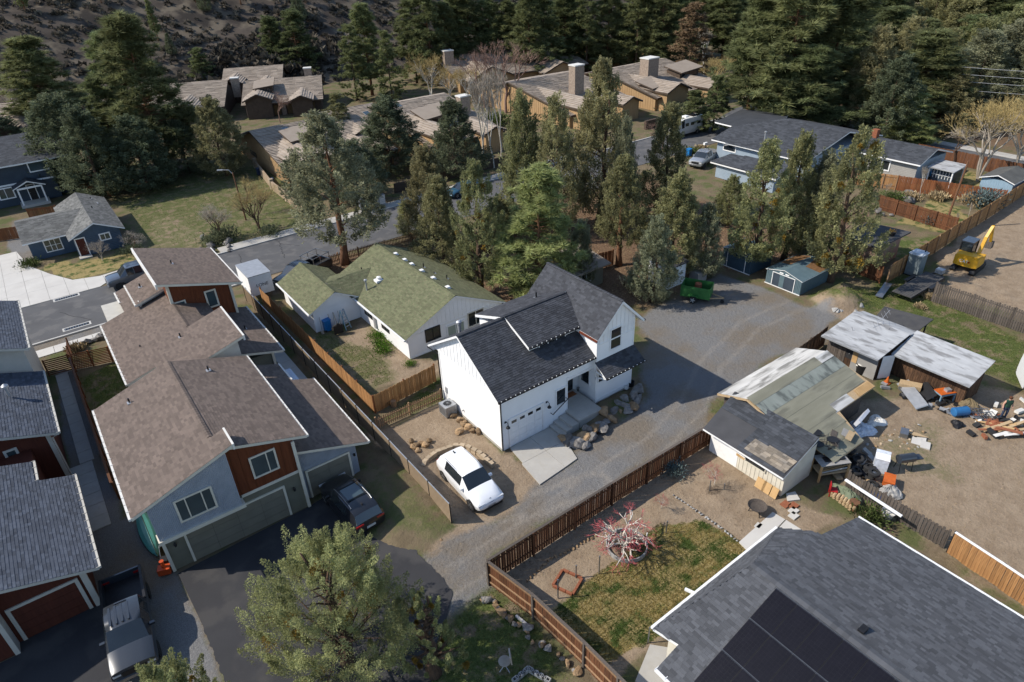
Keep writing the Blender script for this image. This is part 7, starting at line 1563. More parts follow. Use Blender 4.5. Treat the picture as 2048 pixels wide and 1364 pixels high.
# white utility trailer with lettering
Ut = thing('box_trailer', 'white box trailer with black lettering beside the green roofed garage', 'trailer', (13.35, 58.9, 0), world=True)
b = MB(); b.box(12.3, 14.35, 57.7, 61.2, .45, 2.35); b.obj('box', M['white'], Ut); b = MB(); b.box(12.28, 14.37, 57.68, 61.22, 2.3, 2.37); b.obj('roof_trim', M['galv'], Ut)
for s in (12.35, 14.3): b = MB(); b.lathe((s, 59.5, .35), [(.34, -.1), (.34, .1)], 16, axis='x'); b.obj('wheel', M['rubber'], Ut)
b = MB(); b.bar((13.3, 57.7, .5), (13.3, 56.6, .5), .1, .1); b.obj('tongue', M['black'], Ut)
def text(par, s, size, loc, rot, m, name='lettering', ext=.004):
    c = bpy.data.curves.new(name, 'FONT'); c.body = s; c.size = size; c.extrude = ext; c.align_x = 'CENTER'; c.align_y = 'CENTER'; o = bpy.data.objects.new('tmp', c); COL.objects.link(o); bpy.context.view_layer.update(); me = bpy.data.meshes.new_from_object(o.evaluated_get(bpy.context.evaluated_depsgraph_get())); bpy.data.objects.remove(o); me.materials.clear(); me.materials.append(M[m]); return link(name, me, par, loc, rot)
text(Ut, 'LONE', .42, Vector((13.4, 57.685, 1.35)) - OFF[Ut.name], (radians(90), 0, 0), 'black')
# yellow excavator
dm('cat_yellow', (.60, .34, .03), .4, (.55, .28, .012), 2, spec=.5)
Ex = thing('excavator', 'yellow mini excavator with raised arm on the bare dirt lot', 'excavator', (65.3, 20.5, 0), radians(4))
for s in (-1, 1):
    b = MB(); pr = [(-1.45, .25), (-1.3, .02), (1.3, .02), (1.45, .25), (1.35, .5), (-1.35, .5)]; yy = s * .78
    b.face([(x, yy - .2, z) for x, z in pr]); b.face([(x, yy + .2, z) for x, z in pr[::-1]])
    for i in range(6): j = (i + 1) % 6; b.face([(pr[i][0], yy - .2, pr[i][1]), (pr[i][0], yy + .2, pr[i][1]), (pr[j][0], yy + .2, pr[j][1]), (pr[j][0], yy - .2, pr[j][1])])
    b.obj('track', M['black'], Ex)
b = MB(); b.lathe((0, 0, .45), [(.5, 0), (.5, .25)], 18); b.obj('turntable', M['black'], Ex)
b = MB(); b.prism([(-1.35, -.6), (-1.2, -.95), (-.3, -1.0), (.5, -.98), (.5, .98), (-.3, 1.0), (-1.2, .95), (-1.35, .6)], .7, 1.55); b.prism([(-1.25, -.85), (-.4, -.95), (-.4, .95), (-1.25, .85)], 1.55, 1.72); b.obj('engine_cover', M['cat_yellow'], Ex)
b = MB(); b.box(-1.385, -1.35, -.45, .45, .95, 1.4); b.obj('rear_panel', M['cat_yellow'], Ex)
text(Ex, 'CAT', .36, (-1.40, .1, 1.17), (radians(90), 0, radians(-90)), 'white'); b = MB(); b.box(-1.395, -1.386, -.38, -.24, 1.1, 1.24); b.obj('red_badge', M['lamp_red'], Ex)
b = MB(); b.box(-.35, .95, .05, .95, .9, 2.5); b.obj('cab', M['glass'], Ex); b = MB(); b.box(-.4, 1.0, 0, 1.0, 2.5, 2.62); b.obj('cab_roof', M['p_slate_shaded'], Ex)
for x, y in ((-.37, .03), (.95, .03), (-.37, .95), (.95, .95)): b = MB(); b.box(x - .03, x + .05, y - .03, y + .05, .9, 2.5); b.obj('cab_pillar', M['black'], Ex)
b = MB(); b.bar((.5, -.35, 1.3), (1.0, -.4, 2.9), .26, .34); b.bar((.98, -.4, 2.8), (1.7, -.45, 3.7), .24, .30); b.obj('boom', M['cat_yellow'], Ex)
b = MB(); b.bar((1.65, -.45, 3.75), (2.6, -.45, 2.0), .2, .24); b.obj('dipper_arm', M['cat_yellow'], Ex); b = MB(); b.tube([(.9, -.35, 1.6), (1.25, -.42, 2.9)], .06, 8); b.obj('ram', M['steel'], Ex)
b = MB(); b.prism([(2.35, -.7), (2.95, -.7), (2.95, -.15), (2.35, -.15)], 1.4, 2.0); b.obj('bucket', M['oldwood'], Ex); b = MB(); b.bar((1.5, -.9, .25), (1.5, .9, .25), .12, .5); b.obj('blade', M['oldwood'], Ex)
# flatbed trailer
Ft = thing('flatbed_trailer', 'long tilted flatbed trailer with worn plank deck', 'trailer', (57.8, 21.2, 0), world=True)
for k in range(8): b = MB(); b.box(54.9, 60.6, 20.42 + k * .2, 20.605 + k * .2, .62, .69); b.obj('deck_plank', M['blackroof'], Ft)
b = MB(); b.box(54.95, 60.55, 20.38, 20.45, .45, .62); b.box(54.95, 60.55, 21.99, 22.06, .45, .62); b.obj('side_rail', M['black'], Ft)
for x in (57.9, 58.8):
    for y in (20.25, 22.2): wheel(Ft, x - 57.8, y - 21.2, .34, .2)
b = MB(); b.bar((60.5, 20.6, .5), (62.0, 21.2, .55), .1, .1); b.bar((60.5, 21.8, .5), (62.0, 21.2, .55), .1, .1); b.obj('tongue', M['black'], Ft); b = MB(); b.box(57.5, 59.2, 22.08, 22.4, .72, .76); b.box(57.5, 59.2, 20.05, 20.36, .72, .76); b.obj('mudguard', M['black'], Ft); b = MB(); b.box(61.1, 61.7, 20.9, 21.5, .6, .95); b.obj('tool_box', M['galv'], Ft)
one('ramp', M['steel'], 'metal loading ramp lying beside the flatbed trailer', 'ramp', lambda m: m.obox((55.4, 22.9, .25), (1.3, .3, .1), (-.06, .28, 0), (0, 0, .03)))
# green utility trailer
dm('green_paint', (.045, .17, .045), .5, (.03, .125, .032), 3)
Gt = thing('green_trailer', 'green high sided utility trailer holding a brown barrel', 'trailer', (42.55, 32.45, 0), radians(-62))
b = MB()
b.box(-1.2, 1.2, -.75, .75, .5, .56); b.obj('floor', M['black'], Gt)
for (x0, x1, y0, y1) in ((-1.2, 1.2, -.78, -.74), (-1.2, 1.2, .74, .78), (-1.24, -1.2, -.78, .78), (1.2, 1.24, -.78, .78)): b = MB(); b.box(x0, x1, y0, y1, .45, 1.45); b.obj('side', M['green_paint'], Gt)
for x in (-1.2, -.4, .4, 1.2):
    for y in (-.8, .8): b = MB(); b.box(x - .03, x + .03, y - .02, y + .02, .45, 1.48); b.obj('stake', M['green_paint'], Gt)
for s in (-1, 1): wheel(Gt, -.1, s * .95, .33, .18, 'plate'); b = MB(); b.box(-.55, .35, s * .95 - .12, s * .95 + .12, .7, .74); b.obj('mudguard', M['green_paint'], Gt)
b = MB(); b.bar((1.2, -.5, .5), (2.3, 0, .5), .08, .08); b.bar((1.2, .5, .5), (2.3, 0, .5), .08, .08); b.obj('tongue', M['woodlight'], Gt); b = MB(); b.lathe((2.2, 0, .16), [(.16, -.05), (.16, .05)], 12, axis='y'); b.obj('jockey_wheel', M['rubber'], Gt)
bx, by = Gt.location.x + .25, Gt.location.y + .1
one('barrel', M['brick'], 'rust brown barrel standing in the green trailer', 'barrel', lambda m: m.lathe((bx, by, .56), [(.28, 0), (.31, .3), (.31, .5), (.28, .8), (.2, .82)], 16), smooth=False)
one('tyre', M['rubber'], 'black tyre lying in the green trailer beside the barrel', 'tyre', lambda m: m.lathe((bx - .5, by + .45, .57), [(.18, 0), (.33, .03), (.33, .2), (.18, .22)], 16))
# portable toilet
Po = thing('portable_toilet', 'grey portable toilet with pale roof beside the cedar fence', 'portable toilet', (60.75, 23.05, 0))
b = MB(); b.box(-.55, .55, -.55, .55, .08, 2.0); b.obj('cabin', mat('pottygrey', (.20, .24, .25), .5), Po); b = MB(); b.prism([(-.6, -.6), (.6, -.6), (.6, .6), (-.6, .6)], 2.0, 2.1); b.prism([(-.48, -.48), (.48, -.48), (.48, .48), (-.48, .48)], 2.1, 2.2); b.obj('roof', mat('pottyroof', (.5, .55, .6), .4), Po); b = MB(); b.box(-.575, -.55, -.4, .4, .15, 1.9); b.obj('door', mat('pottydoor', (.17, .205, .215), .5), Po); b = MB(); b.lathe((.3, -.35, 2.1), [(.06, 0), (.06, .25)], 8); b.obj('vent_pipe', M['black'], Po); b = MB(); b.box(-.6, .6, -.6, .6, 0, .08); b.obj('skid', M['black'], Po)
# camper trailer nose at the picture edge
Rv = thing('camper_trailer', 'white and grey camper trailer nose at the edge of the scrap yard', 'trailer', (50.6, 7.6, 0), radians(-58))
S_ = [(-3, .5, .9, 1.6, 2.4, 1.0, 1.1, 1.1, .95, 'b'), (1.6, .5, .9, 1.6, 2.5, 1.0, 1.1, 1.1, .95, 'b'), (2.3, .5, .9, 1.55, 2.2, 1.0, 1.1, 1.08, .85, 'w'), (2.7, .5, .9, 1.4, 1.6, .95, 1.05, .95, .75, 'b'), (2.8, .55, .9, 1.2, 1.35, .9, .95, .85, .6, 'b')]
body(Rv, S_, 'p_white'); b = MB(); b.box(-3, 2.6, -1.12, -1.1, .55, .95); b.box(-3, 2.6, 1.1, 1.12, .55, .95); b.obj('side_skirt', M['p_slate_shaded'], Rv)
for s in (-1, 1): wheel(Rv, -.5, s * 1.0, .34, .2)
b = MB(); b.bar((2.7, 0, .5), (4.0, 0, .5), .12, .1); b.obj('tongue', M['black'], Rv); b = MB(); b.box(3.0, 3.6, -.45, .45, .55, .95); b.obj('propane_box', M['galv'], Rv)
# green canoe leaning against the townhouse
dm('canoe', (.075, .27, .235), .4, (.055, .21, .185), 1.5, spec=.5)
Cn = thing('canoe', 'turquoise canoe lying keel up against the townhouse corner', 'canoe', (-1.5, 33.5, 0), radians(91))
b = MB(); N_ = 16; rg_ = []
for i in range(N_ + 1):
    t = i / N_ * 2 - 1; w_ = .44 * max(.02, (1 - abs(t) ** 2.2)); zk = .62 + .0 * t - .12 * abs(t) ** 3; rg_.append([(t * 2.35, -w_, .18 + .22 * abs(t) ** 3), (t * 2.35, -w_ * .95, .40), (t * 2.35, -w_ * .5, zk - .07), (t * 2.35, 0, zk), (t * 2.35, w_ * .5, zk - .07), (t * 2.35, w_ * .95, .40), (t * 2.35, w_, .18 + .22 * abs(t) ** 3)])
for i in range(N_):
    for k in range(6): b.face([rg_[i][k], rg_[i + 1][k], rg_[i + 1][k + 1], rg_[i][k + 1]])
b.obj('hull', M['canoe'], Cn, smooth=True); b = MB(); b.tube([(p[3][0], 0, p[3][2] + .006) for p in rg_], .014, 5); b.obj('keel', M['black'], Cn)
for s, e in ((0, 'gunwale'), (6, 'gunwale')): b = MB(); b.tube([p[s] for p in rg_], .025, 5); b.obj(e, M['black'], Cn)
Cn.location.z = .06
# red snow blower by the corner
x, y = at(333, 1142); Sb = thing('snow_blower', 'orange red snow blower beside the corner of the townhouse', 'snow blower', (x, y, 0), radians(70))
dm('sb_orange', (.50, .075, .02), .4)
b = MB(); b.prism([(-.35, -.3), (.1, -.3), (.1, .3), (-.35, .3)], .08, .45); b.obj('auger_housing', M['sb_orange'], Sb); b = MB(); b.box(.1, .5, -.2, .2, .3, .62); b.obj('engine', M['black'], Sb); b = MB(); b.lathe((-.1, 0, .45), [(.1, 0), (.09, .3), (.12, .42)], 8); b.obj('chute', M['sb_orange'], Sb)
for s in (-1, 1): b = MB(); b.tube([(.4, s * .2, .4), (.9, s * .24, .85), (1.05, s * .24, .9)], .018, 6); b.obj('handle', M['steel'], Sb); wheel(Sb, .25, s * .27, .17, .12)
# ================================================================== poles, lamps, bins, mailboxes
def pole(label, bpx, tpx, r=.13, arms=True, m='bark_red'):
    x, y = at(*bpx); h = hgt(x, y, tpx[1]); tx, ty = at(*tpx, h); P = thing('utility_pole', label, 'utility pole', (x, y, 0)); d = Vector((tx - x, ty - y, h)); b = MB(); b.tube([(0, 0, 0), d], [r, r * .7], 10); b.obj('shaft', M[m], P)
    if arms: b = MB(); b.bar(d * .94 + Vector((-1.1, .3, 0)), d * .94 + Vector((1.1, -.3, 0)), .1, .1); b.obj('cross_arm', M['oldwood'], P)
    return P, Vector((x, y, 0)) + d
P1, t1 = pole('tall wooden utility pole beside the beige car', (1681, 238), (1709, 108), .17); P2, t2 = pole('leaning bare pole rising from the little back lawn', (1888, 457), (1937, 322), .12, False)
for i, (oz, oy) in enumerate(((0, 0), (-1.0, .0), (-2.0, .3), (-3.2, .2))):
    a = t1 + Vector((0, 0, oz - .3)); e = Vector((112 + i, 6, 11.5 + oz * .9)); pts = [a.lerp(e, k / 14) - Vector((0, 0, .9 * 4 * (k / 14) * (1 - k / 14))) for k in range(15)]
    one('power_line', M['galv'], ('topmost power line running right from the tall pole', 'second power line from the top of the tall pole', 'third power line below the crossarm of the tall pole', 'lowest cable running right from the tall pole')[i], 'cable', lambda m: m.tube(pts, .02, 4))
x, y = at(492, 440); Lp = thing('street_lamp', 'curved arm street lamp on a wooden pole in the vacant lot', 'street lamp', (x, y, 0)); h = hgt(x, y, 345)
b = MB(); b.tube([(0, 0, 0), (-.1, .05, h)], [.1, .07], 8); b.obj('pole', M['bark_red'], Lp); b = MB(); b.tube([(-.1, .05, h - .2), (-.4, .3, h + .3), (-1.0, .7, h + .35)], .035, 6); b.obj('arm', M['galv'], Lp); b = MB(); b.obox((-1.2, .85, h + .33), (.25, -.17, 0), (.06, .09, 0), (0, 0, .05)); b.obj('lamp_head', M['galv'], Lp)
for i, (px, py) in enumerate(((727, 422), (737, 424), (752, 417), (765, 414))):
    x, y = at(px, py); Mb = thing('mailbox_unit', ('grey cluster mailbox furthest left of the four by the kerb', 'grey cluster mailbox second from the left by the kerb', 'grey cluster mailbox third from the left by the kerb', 'grey cluster mailbox furthest right of the four by the kerb')[i], 'mailbox', (x, y, .05)); b = MB(); b.box(-.4, .4, -.22, .22, .35, 1.5); b.obj('box', M['galv'], Mb); b = MB(); b.box(-.12, .12, -.12, .12, 0, .35); b.obj('pedestal', M['galv'], Mb)
    for k in range(4): b = MB(); b.box(-.36, .36, -.235, -.22, .42 + k * .26, .65 + k * .26); b.obj('door', M['offwhite'], Mb)
def bin_(label, px, py, m, rz=0): 
    x, y = at(px, py); R = thing('wheelie_bin', label, 'bin', (x, y, 0), rz); b = MB(); b.obox((0, 0, .5), (.28, 0, 0), (0, .3, 0), (0, 0, .45)); b.obj('body', M[m], R); b = MB(); b.obox((0, 0, .98), (.31, 0, .03), (0, .33, 0), (0, 0, .04)); b.obj('lid', M[m], R)
    for s in (-1, 1): b = MB(); b.lathe((-.25, s * .28, .1), [(.1, -.03), (.1, .03)], 10, axis='y'); b.obj('wheel', M['rubber'], R)
    return R
dm('binblue', (.012, .16, .42), .45); dm('binnavy', (.015, .03, .07), .45); dm('bingreen', (.02, .05, .035), .5)
bin_('bright blue recycling bin at the silver pickup drive', 1377, 312, 'binblue'); bin_('dark blue bin on the kerb below the teal car', 995, 410, 'binnavy'); bin_('dark teal bin left of the blue kerb bin', 1022, 412, 'bingreen'); bin_('navy blue bin standing against the white garage wall', 656, 660, 'binblue'); bin_('black bin behind the tan house wall', 520, 350, 'binnavy'); bin_('navy bin further down behind the tan house wall', 545, 372, 'binnavy')
x, y = at(1409, 305); mp = thing('post_box', 'small white mailbox on a post behind the silver pickup', 'mailbox', (x, y, 0)); b = MB(); b.box(-.05, .05, -.05, .05, 0, 1.1); b.obj('post', M['black'], mp); b = MB(); b.box(-.3, .3, -.15, .15, 1.1, 1.4); b.obj('box', M['white'], mp)
one('black_panel', M['black'], 'tall black screen panel beside the red pine trunks', 'panel', lambda m: m.obox((*at(1493, 215), .9), (1.2, .3, 0), (-.03, .1, 0), (0, 0, .95)))
bs2 = thing('bus_shelter', 'small black roofed kiosk by the street between the junipers', 'shelter', (*at(1170, 415), 0)); b = MB(); b.plate([(-1.6, -1.4, 2.4), (1.6, -1.4, 2.4), (1.6, 1.4, 3.0), (-1.6, 1.4, 3.0)], .15); b.obj('roof', M['blackroof'], bs2)
for sx in (-1, 1):
    for sy in (-1, 1): b = MB(); b.bar((sx * 1.3, sy * 1.1, 0), (sx * 1.3, sy * 1.1, 2.5), .12, .12); b.obj('post', M['black'], bs2)
dm('yellowpost', (.65, .45, .02), .5)
for i, (px, py) in enumerate(((1640, 236), (1655, 236))): x, y = at(px, py); one('yellow_post', M['yellowpost'], ('yellow striped guy guard left of the pole', 'yellow striped guy guard closer to the pole')[i], 'post', lambda m: m.tube([(x, y, 0), (x + 1.2, y - .3, 2.4)], .06, 6))
# ================================================================== rocks and edging
def rock_mesh(seed, sub=2):
    import bmesh as _b; bm = _b.new(); _b.ops.create_icosphere(bm, subdivisions=sub, radius=1); rg = random.Random(seed); pl = [(Vector((rg.gauss(0, 1), rg.gauss(0, 1), rg.gauss(0, 1))).normalized(), rg.uniform(.42, .75)) for _ in range(12)]
    for v in bm.verts:
        for n_, d_ in pl:
            k = v.co.dot(n_) - d_
            if k > 0: v.co -= n_ * k
        v.co += v.co.normalized() * rg.uniform(-.04, .04)
    me = bpy.data.meshes.new('rock'); bm.to_mesh(me); bm.free(); return me
RK = {}
for i in range(6):
    for m_ in ('rock_tan', 'rock_grey', 'block', 'cinder'):
        me = RK.get(i) or rock_mesh(i); RK[i] = me; c = me.copy(); c.materials.append(M[m_]); RK[(i, m_)] = c
def rock(x, y, z, s, m_, label, group=None, name='boulder', cat='rock'):
    o = link(name, RK[(random.randrange(6), m_)]); o.location = (x, y, z + s * .35); o.scale = (s * random.uniform(.8, 1.25), s * random.uniform(.75, 1.1), s * random.uniform(.6, .85)); o.rotation_euler = (random.uniform(-.3, .3), random.uniform(-.3, .3), random.uniform(0, 6.28)); return tag(o, label, cat, group)
wall_pts = [(1127, 882), (1139, 886), (1150, 890), (1166, 882), (1181, 880), (1176, 868), (1188, 866), (1200, 852), (1212, 846), (1208, 836), (1219, 838), (1228, 828), (1240, 826), (1236, 816), (1250, 818), (1262, 812), (1275, 803), (1268, 796), (1194, 858), (1160, 893), (1247, 806), (1225, 842), (1205, 862), (1255, 826), (1268, 818), (1276, 790), (1172, 893)]
for i, (px, py) in enumerate(wall_pts): x, y = at(px, py); rock(x, y, 0 + (.25 if i in (5, 9, 13, 17, 20, 25) else 0), random.uniform(.38, .60), 'rock_tan' if i % 3 == 0 else 'rock_grey', 'rough boulder in the rock wall below the white house steps', 'boulders of the rock wall by the steps')
for i, (px, py) in enumerate(((908, 833), (920, 843), (926, 850), (936, 857), (944, 864), (957, 866), (930, 846))): x, y = at(px, py); rock(x, y, 0, (.28, .36, .3, .34, .33, .32, .25)[i], 'rock_tan', 'golden brown rock in the row along the white house wall', 'rocks along the white house wall')
x, y = at(919, 866); rock(x, y, 0, .36, 'rock_tan', 'single golden boulder out on the dirt beside the house')
for i, (px, py) in enumerate(((822, 885), (832, 893), (842, 888), (836, 902), (850, 893), (858, 884), (826, 896))): x, y = at(px, py); rock(x, y, 0, random.uniform(.26, .4), 'rock_tan', 'tan rock in the heap left of the parked white car', 'rock heap left of the white car')
for k in range(26): t = k / 25; x, y = at(985 + 70 * t + 110 * t * t + random.uniform(-8, 8), 1190 + 60 * t + 90 * t * t + random.uniform(-6, 6)); rock(x - .35, y, 0, random.uniform(.14, .3), 'rock_tan' if k % 2 else 'rock_grey', 'fieldstone in the loose edging under the plank fence', 'fieldstones along the plank fence')
for k in range(16): x, y = at(random.uniform(740, 790), random.uniform(925, 990)); rock(x, y, 0, random.uniform(.15, .34), 'rock_tan', 'dark brown stone on the bank beside the garage', 'stones on the bank by the garage')
for k in range(20): x, y = at(random.uniform(795, 900), random.uniform(985, 1085)); rock(x, y, 0, random.uniform(.06, .16), 'rock_tan', 'small stone on the weedy bank below the tan fence', 'small stones below the tan fence')
for k in range(6): x, y = at(165 + k * 12, 690 - k * 4); rock(x, y, 0, random.uniform(.4, .7), 'rock_grey', 'large grey boulder beyond the slat fence by the pavement', 'grey boulders by the pavement')
for k in range(24): x, y = at(random.uniform(1742, 1830), random.uniform(388, 432)); rock(x, y, 0, random.uniform(.3, .75), 'rock_grey', 'grey stone in the back garden rockery', 'stones of the back garden rockery')
for k in range(9): x, y = at(1666 + random.uniform(0, 60), 622 + random.uniform(-6, 8)); rock(x, y, .05, random.uniform(.18, .42), 'cinder', 'broken pale concrete lump by the soil mound', 'broken concrete by the soil mound', 'concrete_lump', 'rubble')
for k in range(12): x, y = at(random.uniform(395, 480), random.uniform(475, 505)); rock(x, y, 0, random.uniform(.25, .6), 'rock_grey', 'rough rock at the kerb of the vacant lot', 'rocks at the vacant lot kerb')
# curved edging of blocks round the parked car
cx = [(848, 935), (851, 928), (858, 921), (867, 914), (877, 908), (888, 904), (899, 900), (912, 896), (925, 896), (938, 899), (949, 905), (959, 911), (967, 918), (975, 925), (983, 932), (989, 938)]
Bw = thing('block_edging', 'curved retaining edge of tan blocks behind the white car', 'retaining wall', (*at(915, 905), 0), world=True)
blk = MB(); blk.prism([(-.2, -.14), (.2, -.14), (.15, .15), (-.15, .15)], 0, .15); blm = blk.mesh('block', M['block'])
P_ = [Vector((*at(*p), 0)) for p in cx]; acc = []
for i in range(len(P_) - 1):
    n_ = max(1, round((P_[i + 1] - P_[i]).length / .42))
    for k in range(n_): acc.append((P_[i].lerp(P_[i + 1], k / n_), P_[i + 1] - P_[i]))
for p, d in acc:
    for lv in range(2):
        q = p - OFF[Bw.name]; link('block', blm, Bw, (q.x + random.uniform(-.02, .02), q.y, lv * .155), (0, 0, atan2(d.y, d.x) + random.uniform(-.06, .06)), (1, .9, 1))
# garden: edging ring, stakes, stones, fire bowl, posts
ring = thing('tree_ring', 'scalloped grey edging ring round the fruit tree', 'edging', (*at(1253, 1093), 0), world=True); c0 = Vector((*at(1253, 1093), 0))
for k in range(26): a = k * 2 * pi / 26; b = MB(); b.obox(c0 + Vector((cos(a) * 1.05, sin(a) * 1.05, .1)), (-sin(a) * .13, cos(a) * .13, 0), (cos(a) * .03, sin(a) * .03, 0), (0, 0, .13)); b.obj('edging_piece', M['cinder'], ring)
for i, (px, py, h) in enumerate(((1217, 1096, .9), (1245, 1118, .7), (1292, 1090, .9), (1116, 1196, 1.35), (1152, 1155, .9), (1198, 1147, 1.3), (1332, 1066, .9), (1296, 1285, 1.1), (1418, 985, .9), (1447, 983, .6))):
    x, y = at(px, py); one('garden_stake', M['white' if i < 3 else 'steel'], ('white stake left of the fruit tree ring', 'white stake in front of the fruit tree ring', 'white stake right of the fruit tree ring', 'tall grey stake nearest the plank fence', 'grey stake behind the small brick square', 'tall grey stake between the brick square and the fruit tree', 'thin stake at the top of the lawn', 'thin stake by the solar house patio', 'pale stake left of the young tree', 'pale stake right of the young tree')[i], 'stake', lambda m: m.tube([(x, y, 0), (x, y, h)], .035, 6))
bq = thing('brick_square', 'small square of orange bricks round a sapling', 'edging', (*at(1135, 1165), 0), world=True); c1 = Vector((*at(1135, 1165), 0))
for k in range(12):
    s_, t_ = k // 3, k % 3; a = s_ * pi / 2 + .4; b = MB(); p = c1 + Vector((cos(a), sin(a), 0)) * .55 + Vector((-sin(a), cos(a), 0)) * (t_ - 1) * .36; b.obox(p + Vector((0, 0, .05)), Vector((-sin(a), cos(a), 0)) * .165, Vector((cos(a), sin(a), 0)) * .06, (0, 0, .06)); b.obj('brick', M['brick'], bq)
def edge_row(label, pts, m, s):
    R = thing('stone_edging', label, 'edging', (*at(*pts[0]), 0), world=True)
    for i in range(len(pts) - 1):
        a, e = Vector((*at(*pts[i]), 0)), Vector((*at(*pts[i + 1]), 0)); n_ = max(1, int((e - a).length / (s * 1.9)))
        for k in range(n_): p = a.lerp(e, (k + .5) / n_) - OFF[R.name]; o = link('stone', RK[(random.randrange(6), m)], R, (p.x, p.y + random.uniform(-.05, .05), s * .3), (0, 0, random.uniform(0, 6)), (s * random.uniform(.7, 1.3), s * random.uniform(.6, 1), s * .6))
edge_row('row of tan edging stones on the slope of the brown garden', [(1050, 1165), (1100, 1120), (1150, 1095), (1195, 1070)], 'rock_tan', .13)
edge_row('pale string of edging stones beside the lawn', [(1345, 990), (1390, 1020), (1440, 1055), (1478, 1085)], 'cinder', .10)
x, y = at(1512, 1025); fb = thing('fire_bowl', 'large dark fire bowl tilted on legs in the garden', 'fire bowl', (x, y, 0)); b = MB(); b.lathe((0, 0, .45), [(.12, -.12), (.38, -.05), (.52, .10), (.5, .10), (.36, -.02), (.1, -.08)], 24); b.obj('bowl', M['oldwood'], fb)
for k in range(3): a = k * 2.1; b = MB(); b.bar((cos(a) * .3, sin(a) * .3, .38), (cos(a) * .4, sin(a) * .4, 0), .04, .04); b.obj('leg', M['black'], fb)
for i, (px, py) in enumerate(((1571, 1009), (1587, 1012), (1587, 1022), (1587, 1032))): x, y = at(px, py); one('paver', M['brick' if i < 2 else 'concrete_l'], ('reddish paver furthest left by the lean-to corner', 'reddish square paver at the head of the stepping stones', 'pale paver in the middle of the stepping stones', 'pale paver last of the stepping stones')[i], 'paver', lambda m: m.box(x - .25, x + .25, y - .2, y + .2, -.01, .06))
x, y = at(1706, 1016); one('stump', M['bark_red'], 'cut log stump beside the firewood pile', 'stump', lambda m: m.lathe((x, y, 0), [(.3, 0), (.27, .5), (.25, .5)], 14)); x, y = at(1773, 1036); one('planter_pot', M['offwhite'], 'big white flower pot behind the solar house', 'flower pot', lambda m: m.lathe((x, y, 0), [(.22, 0), (.33, .45), (.36, .5), (.3, .5), (.26, .35)], 18))
x, y = at(788, 820 - 8); one('log_stump', M['picketwood'], 'short log stump on the grass strip behind the picket fence', 'stump', lambda m: m.lathe((x, y, 0), [(.2, 0), (.19, .45), (.17, .45)], 12))
one('white_pipe', M['white'], 'long white gutter pipe lying on the crooked fence', 'pipe', lambda m: m.bar((*at(1690, 962, 1.2), 1.3), (*at(1803, 1034, 1.2), 1.25), .14, .09))
# cinder block ring and lawn chair at the bottom
cb = thing('block_ring', 'square ring of grey cinder blocks on the bottom grass', 'fire pit', (*at(1060, 1365), 0), world=True)
for i, (p, q, n_) in enumerate((((1028, 1364), (1056, 1341), 3), ((1058, 1341), (1098, 1364), 4))):
    a, e = Vector((*at(*p), 0)), Vector((*at(*q), 0)); d = (e - a); 
    for k in range(n_):
        c = a + d * ((k + .5) / n_); u_ = d.normalized() * .19; v_ = Vector((-u_.y, u_.x, 0)).normalized()
        b = MB(); b.obox(c + v_ * .08 + Vector((0, 0, .1)), u_, v_ * .018, (0, 0, .1)); b.obox(c - v_ * .08 + Vector((0, 0, .1)), u_, v_ * .018, (0, 0, .1))
        for w_ in (-.9, 0, .9): b.obox(c + u_ * w_ + Vector((0, 0, .1)), u_ * .09, v_ * .07, (0, 0, .0995))
        b.obj('cinder_block', M['cinder'], cb)
x, y = at(1010, 1335); ch = thing('garden_chair', 'grey brown swivel chair on the bottom grass', 'chair', (x, y, 0), radians(150)); b = MB(); b.lathe((0, 0, .42), [(.05, 0), (.27, .02), (.28, .07), (.05, .08)], 16); b.obj('seat', M['twig_grey'], ch); b = MB(); b.obox((-.27, 0, .75), (.03, 0, .0), (0, .24, 0), (.03, 0, .26)); b.obj('backrest', M['twig_grey'], ch)
for k in range(4): a = k * pi / 2 + .6; b = MB(); b.tube([(0, 0, .42), (cos(a) * .1, sin(a) * .1, .15), (cos(a) * .32, sin(a) * .32, 0)], .018, 5); b.obj('leg', M['galv'], ch)
one('fallen_post', M['offwhite'], 'pale fallen post lying in the bottom grass', 'post', lambda m: m.bar((*at(1032, 1233), .06), (*at(1060, 1256), .06), .11, .1)); x, y = at(1052, 1305); 
# tools against the white garage wall
tx = lambda px, py: onY(px, py, 48.5)[0]
ld = thing('step_ladder', 'pale blue step ladder standing open by the white garage wall', 'ladder', (*at(690, 655), 0), radians(20))
for s in (-1, 1): b = MB(); b.bar((s * .28, -.45, 0), (s * .18, 0, 1.7), .05, .07); b.obj('rail', mat('ladderblue%d' % s, (.20, .36, .45), .5), ld); b = MB(); b.bar((s * .26, .5, 0), (s * .16, .03, 1.7), .04, .05); b.obj('rail', mat('ladderrear%d' % s, (.20, .36, .45), .5), ld)
for k in range(6): z = .25 + k * .26; b = MB(); b.box(-.25 + k * .012, .25 - k * .012, -.45 + z * .265 - .04, -.45 + z * .265 + .04, z, z + .03); b.obj('step', M['galv'], ld)
for i, (px, lean) in enumerate(((640, .1), (662, -.05), (668, .12), (674, -.1), (680, .05))): x = tx(px, 655); one('garden_tool', M[('steel', 'woodlight')[i % 2]], ('metal hand cart frame left of the navy bin', 'wooden handled rake right of the navy bin', 'steel shovel leaning in the middle of the tools', 'long wooden broom leaning beside the shovel', 'spade nearest the pale blue step ladder')[i], 'garden tool', lambda m: (m.tube([(x, 48.1, 0), (x + lean, 48.45, 1.4)], .02, 5), m.obox((x, 48.08, .15), (.11, 0, 0), (0, .015, .02), (0, .03, .14))))
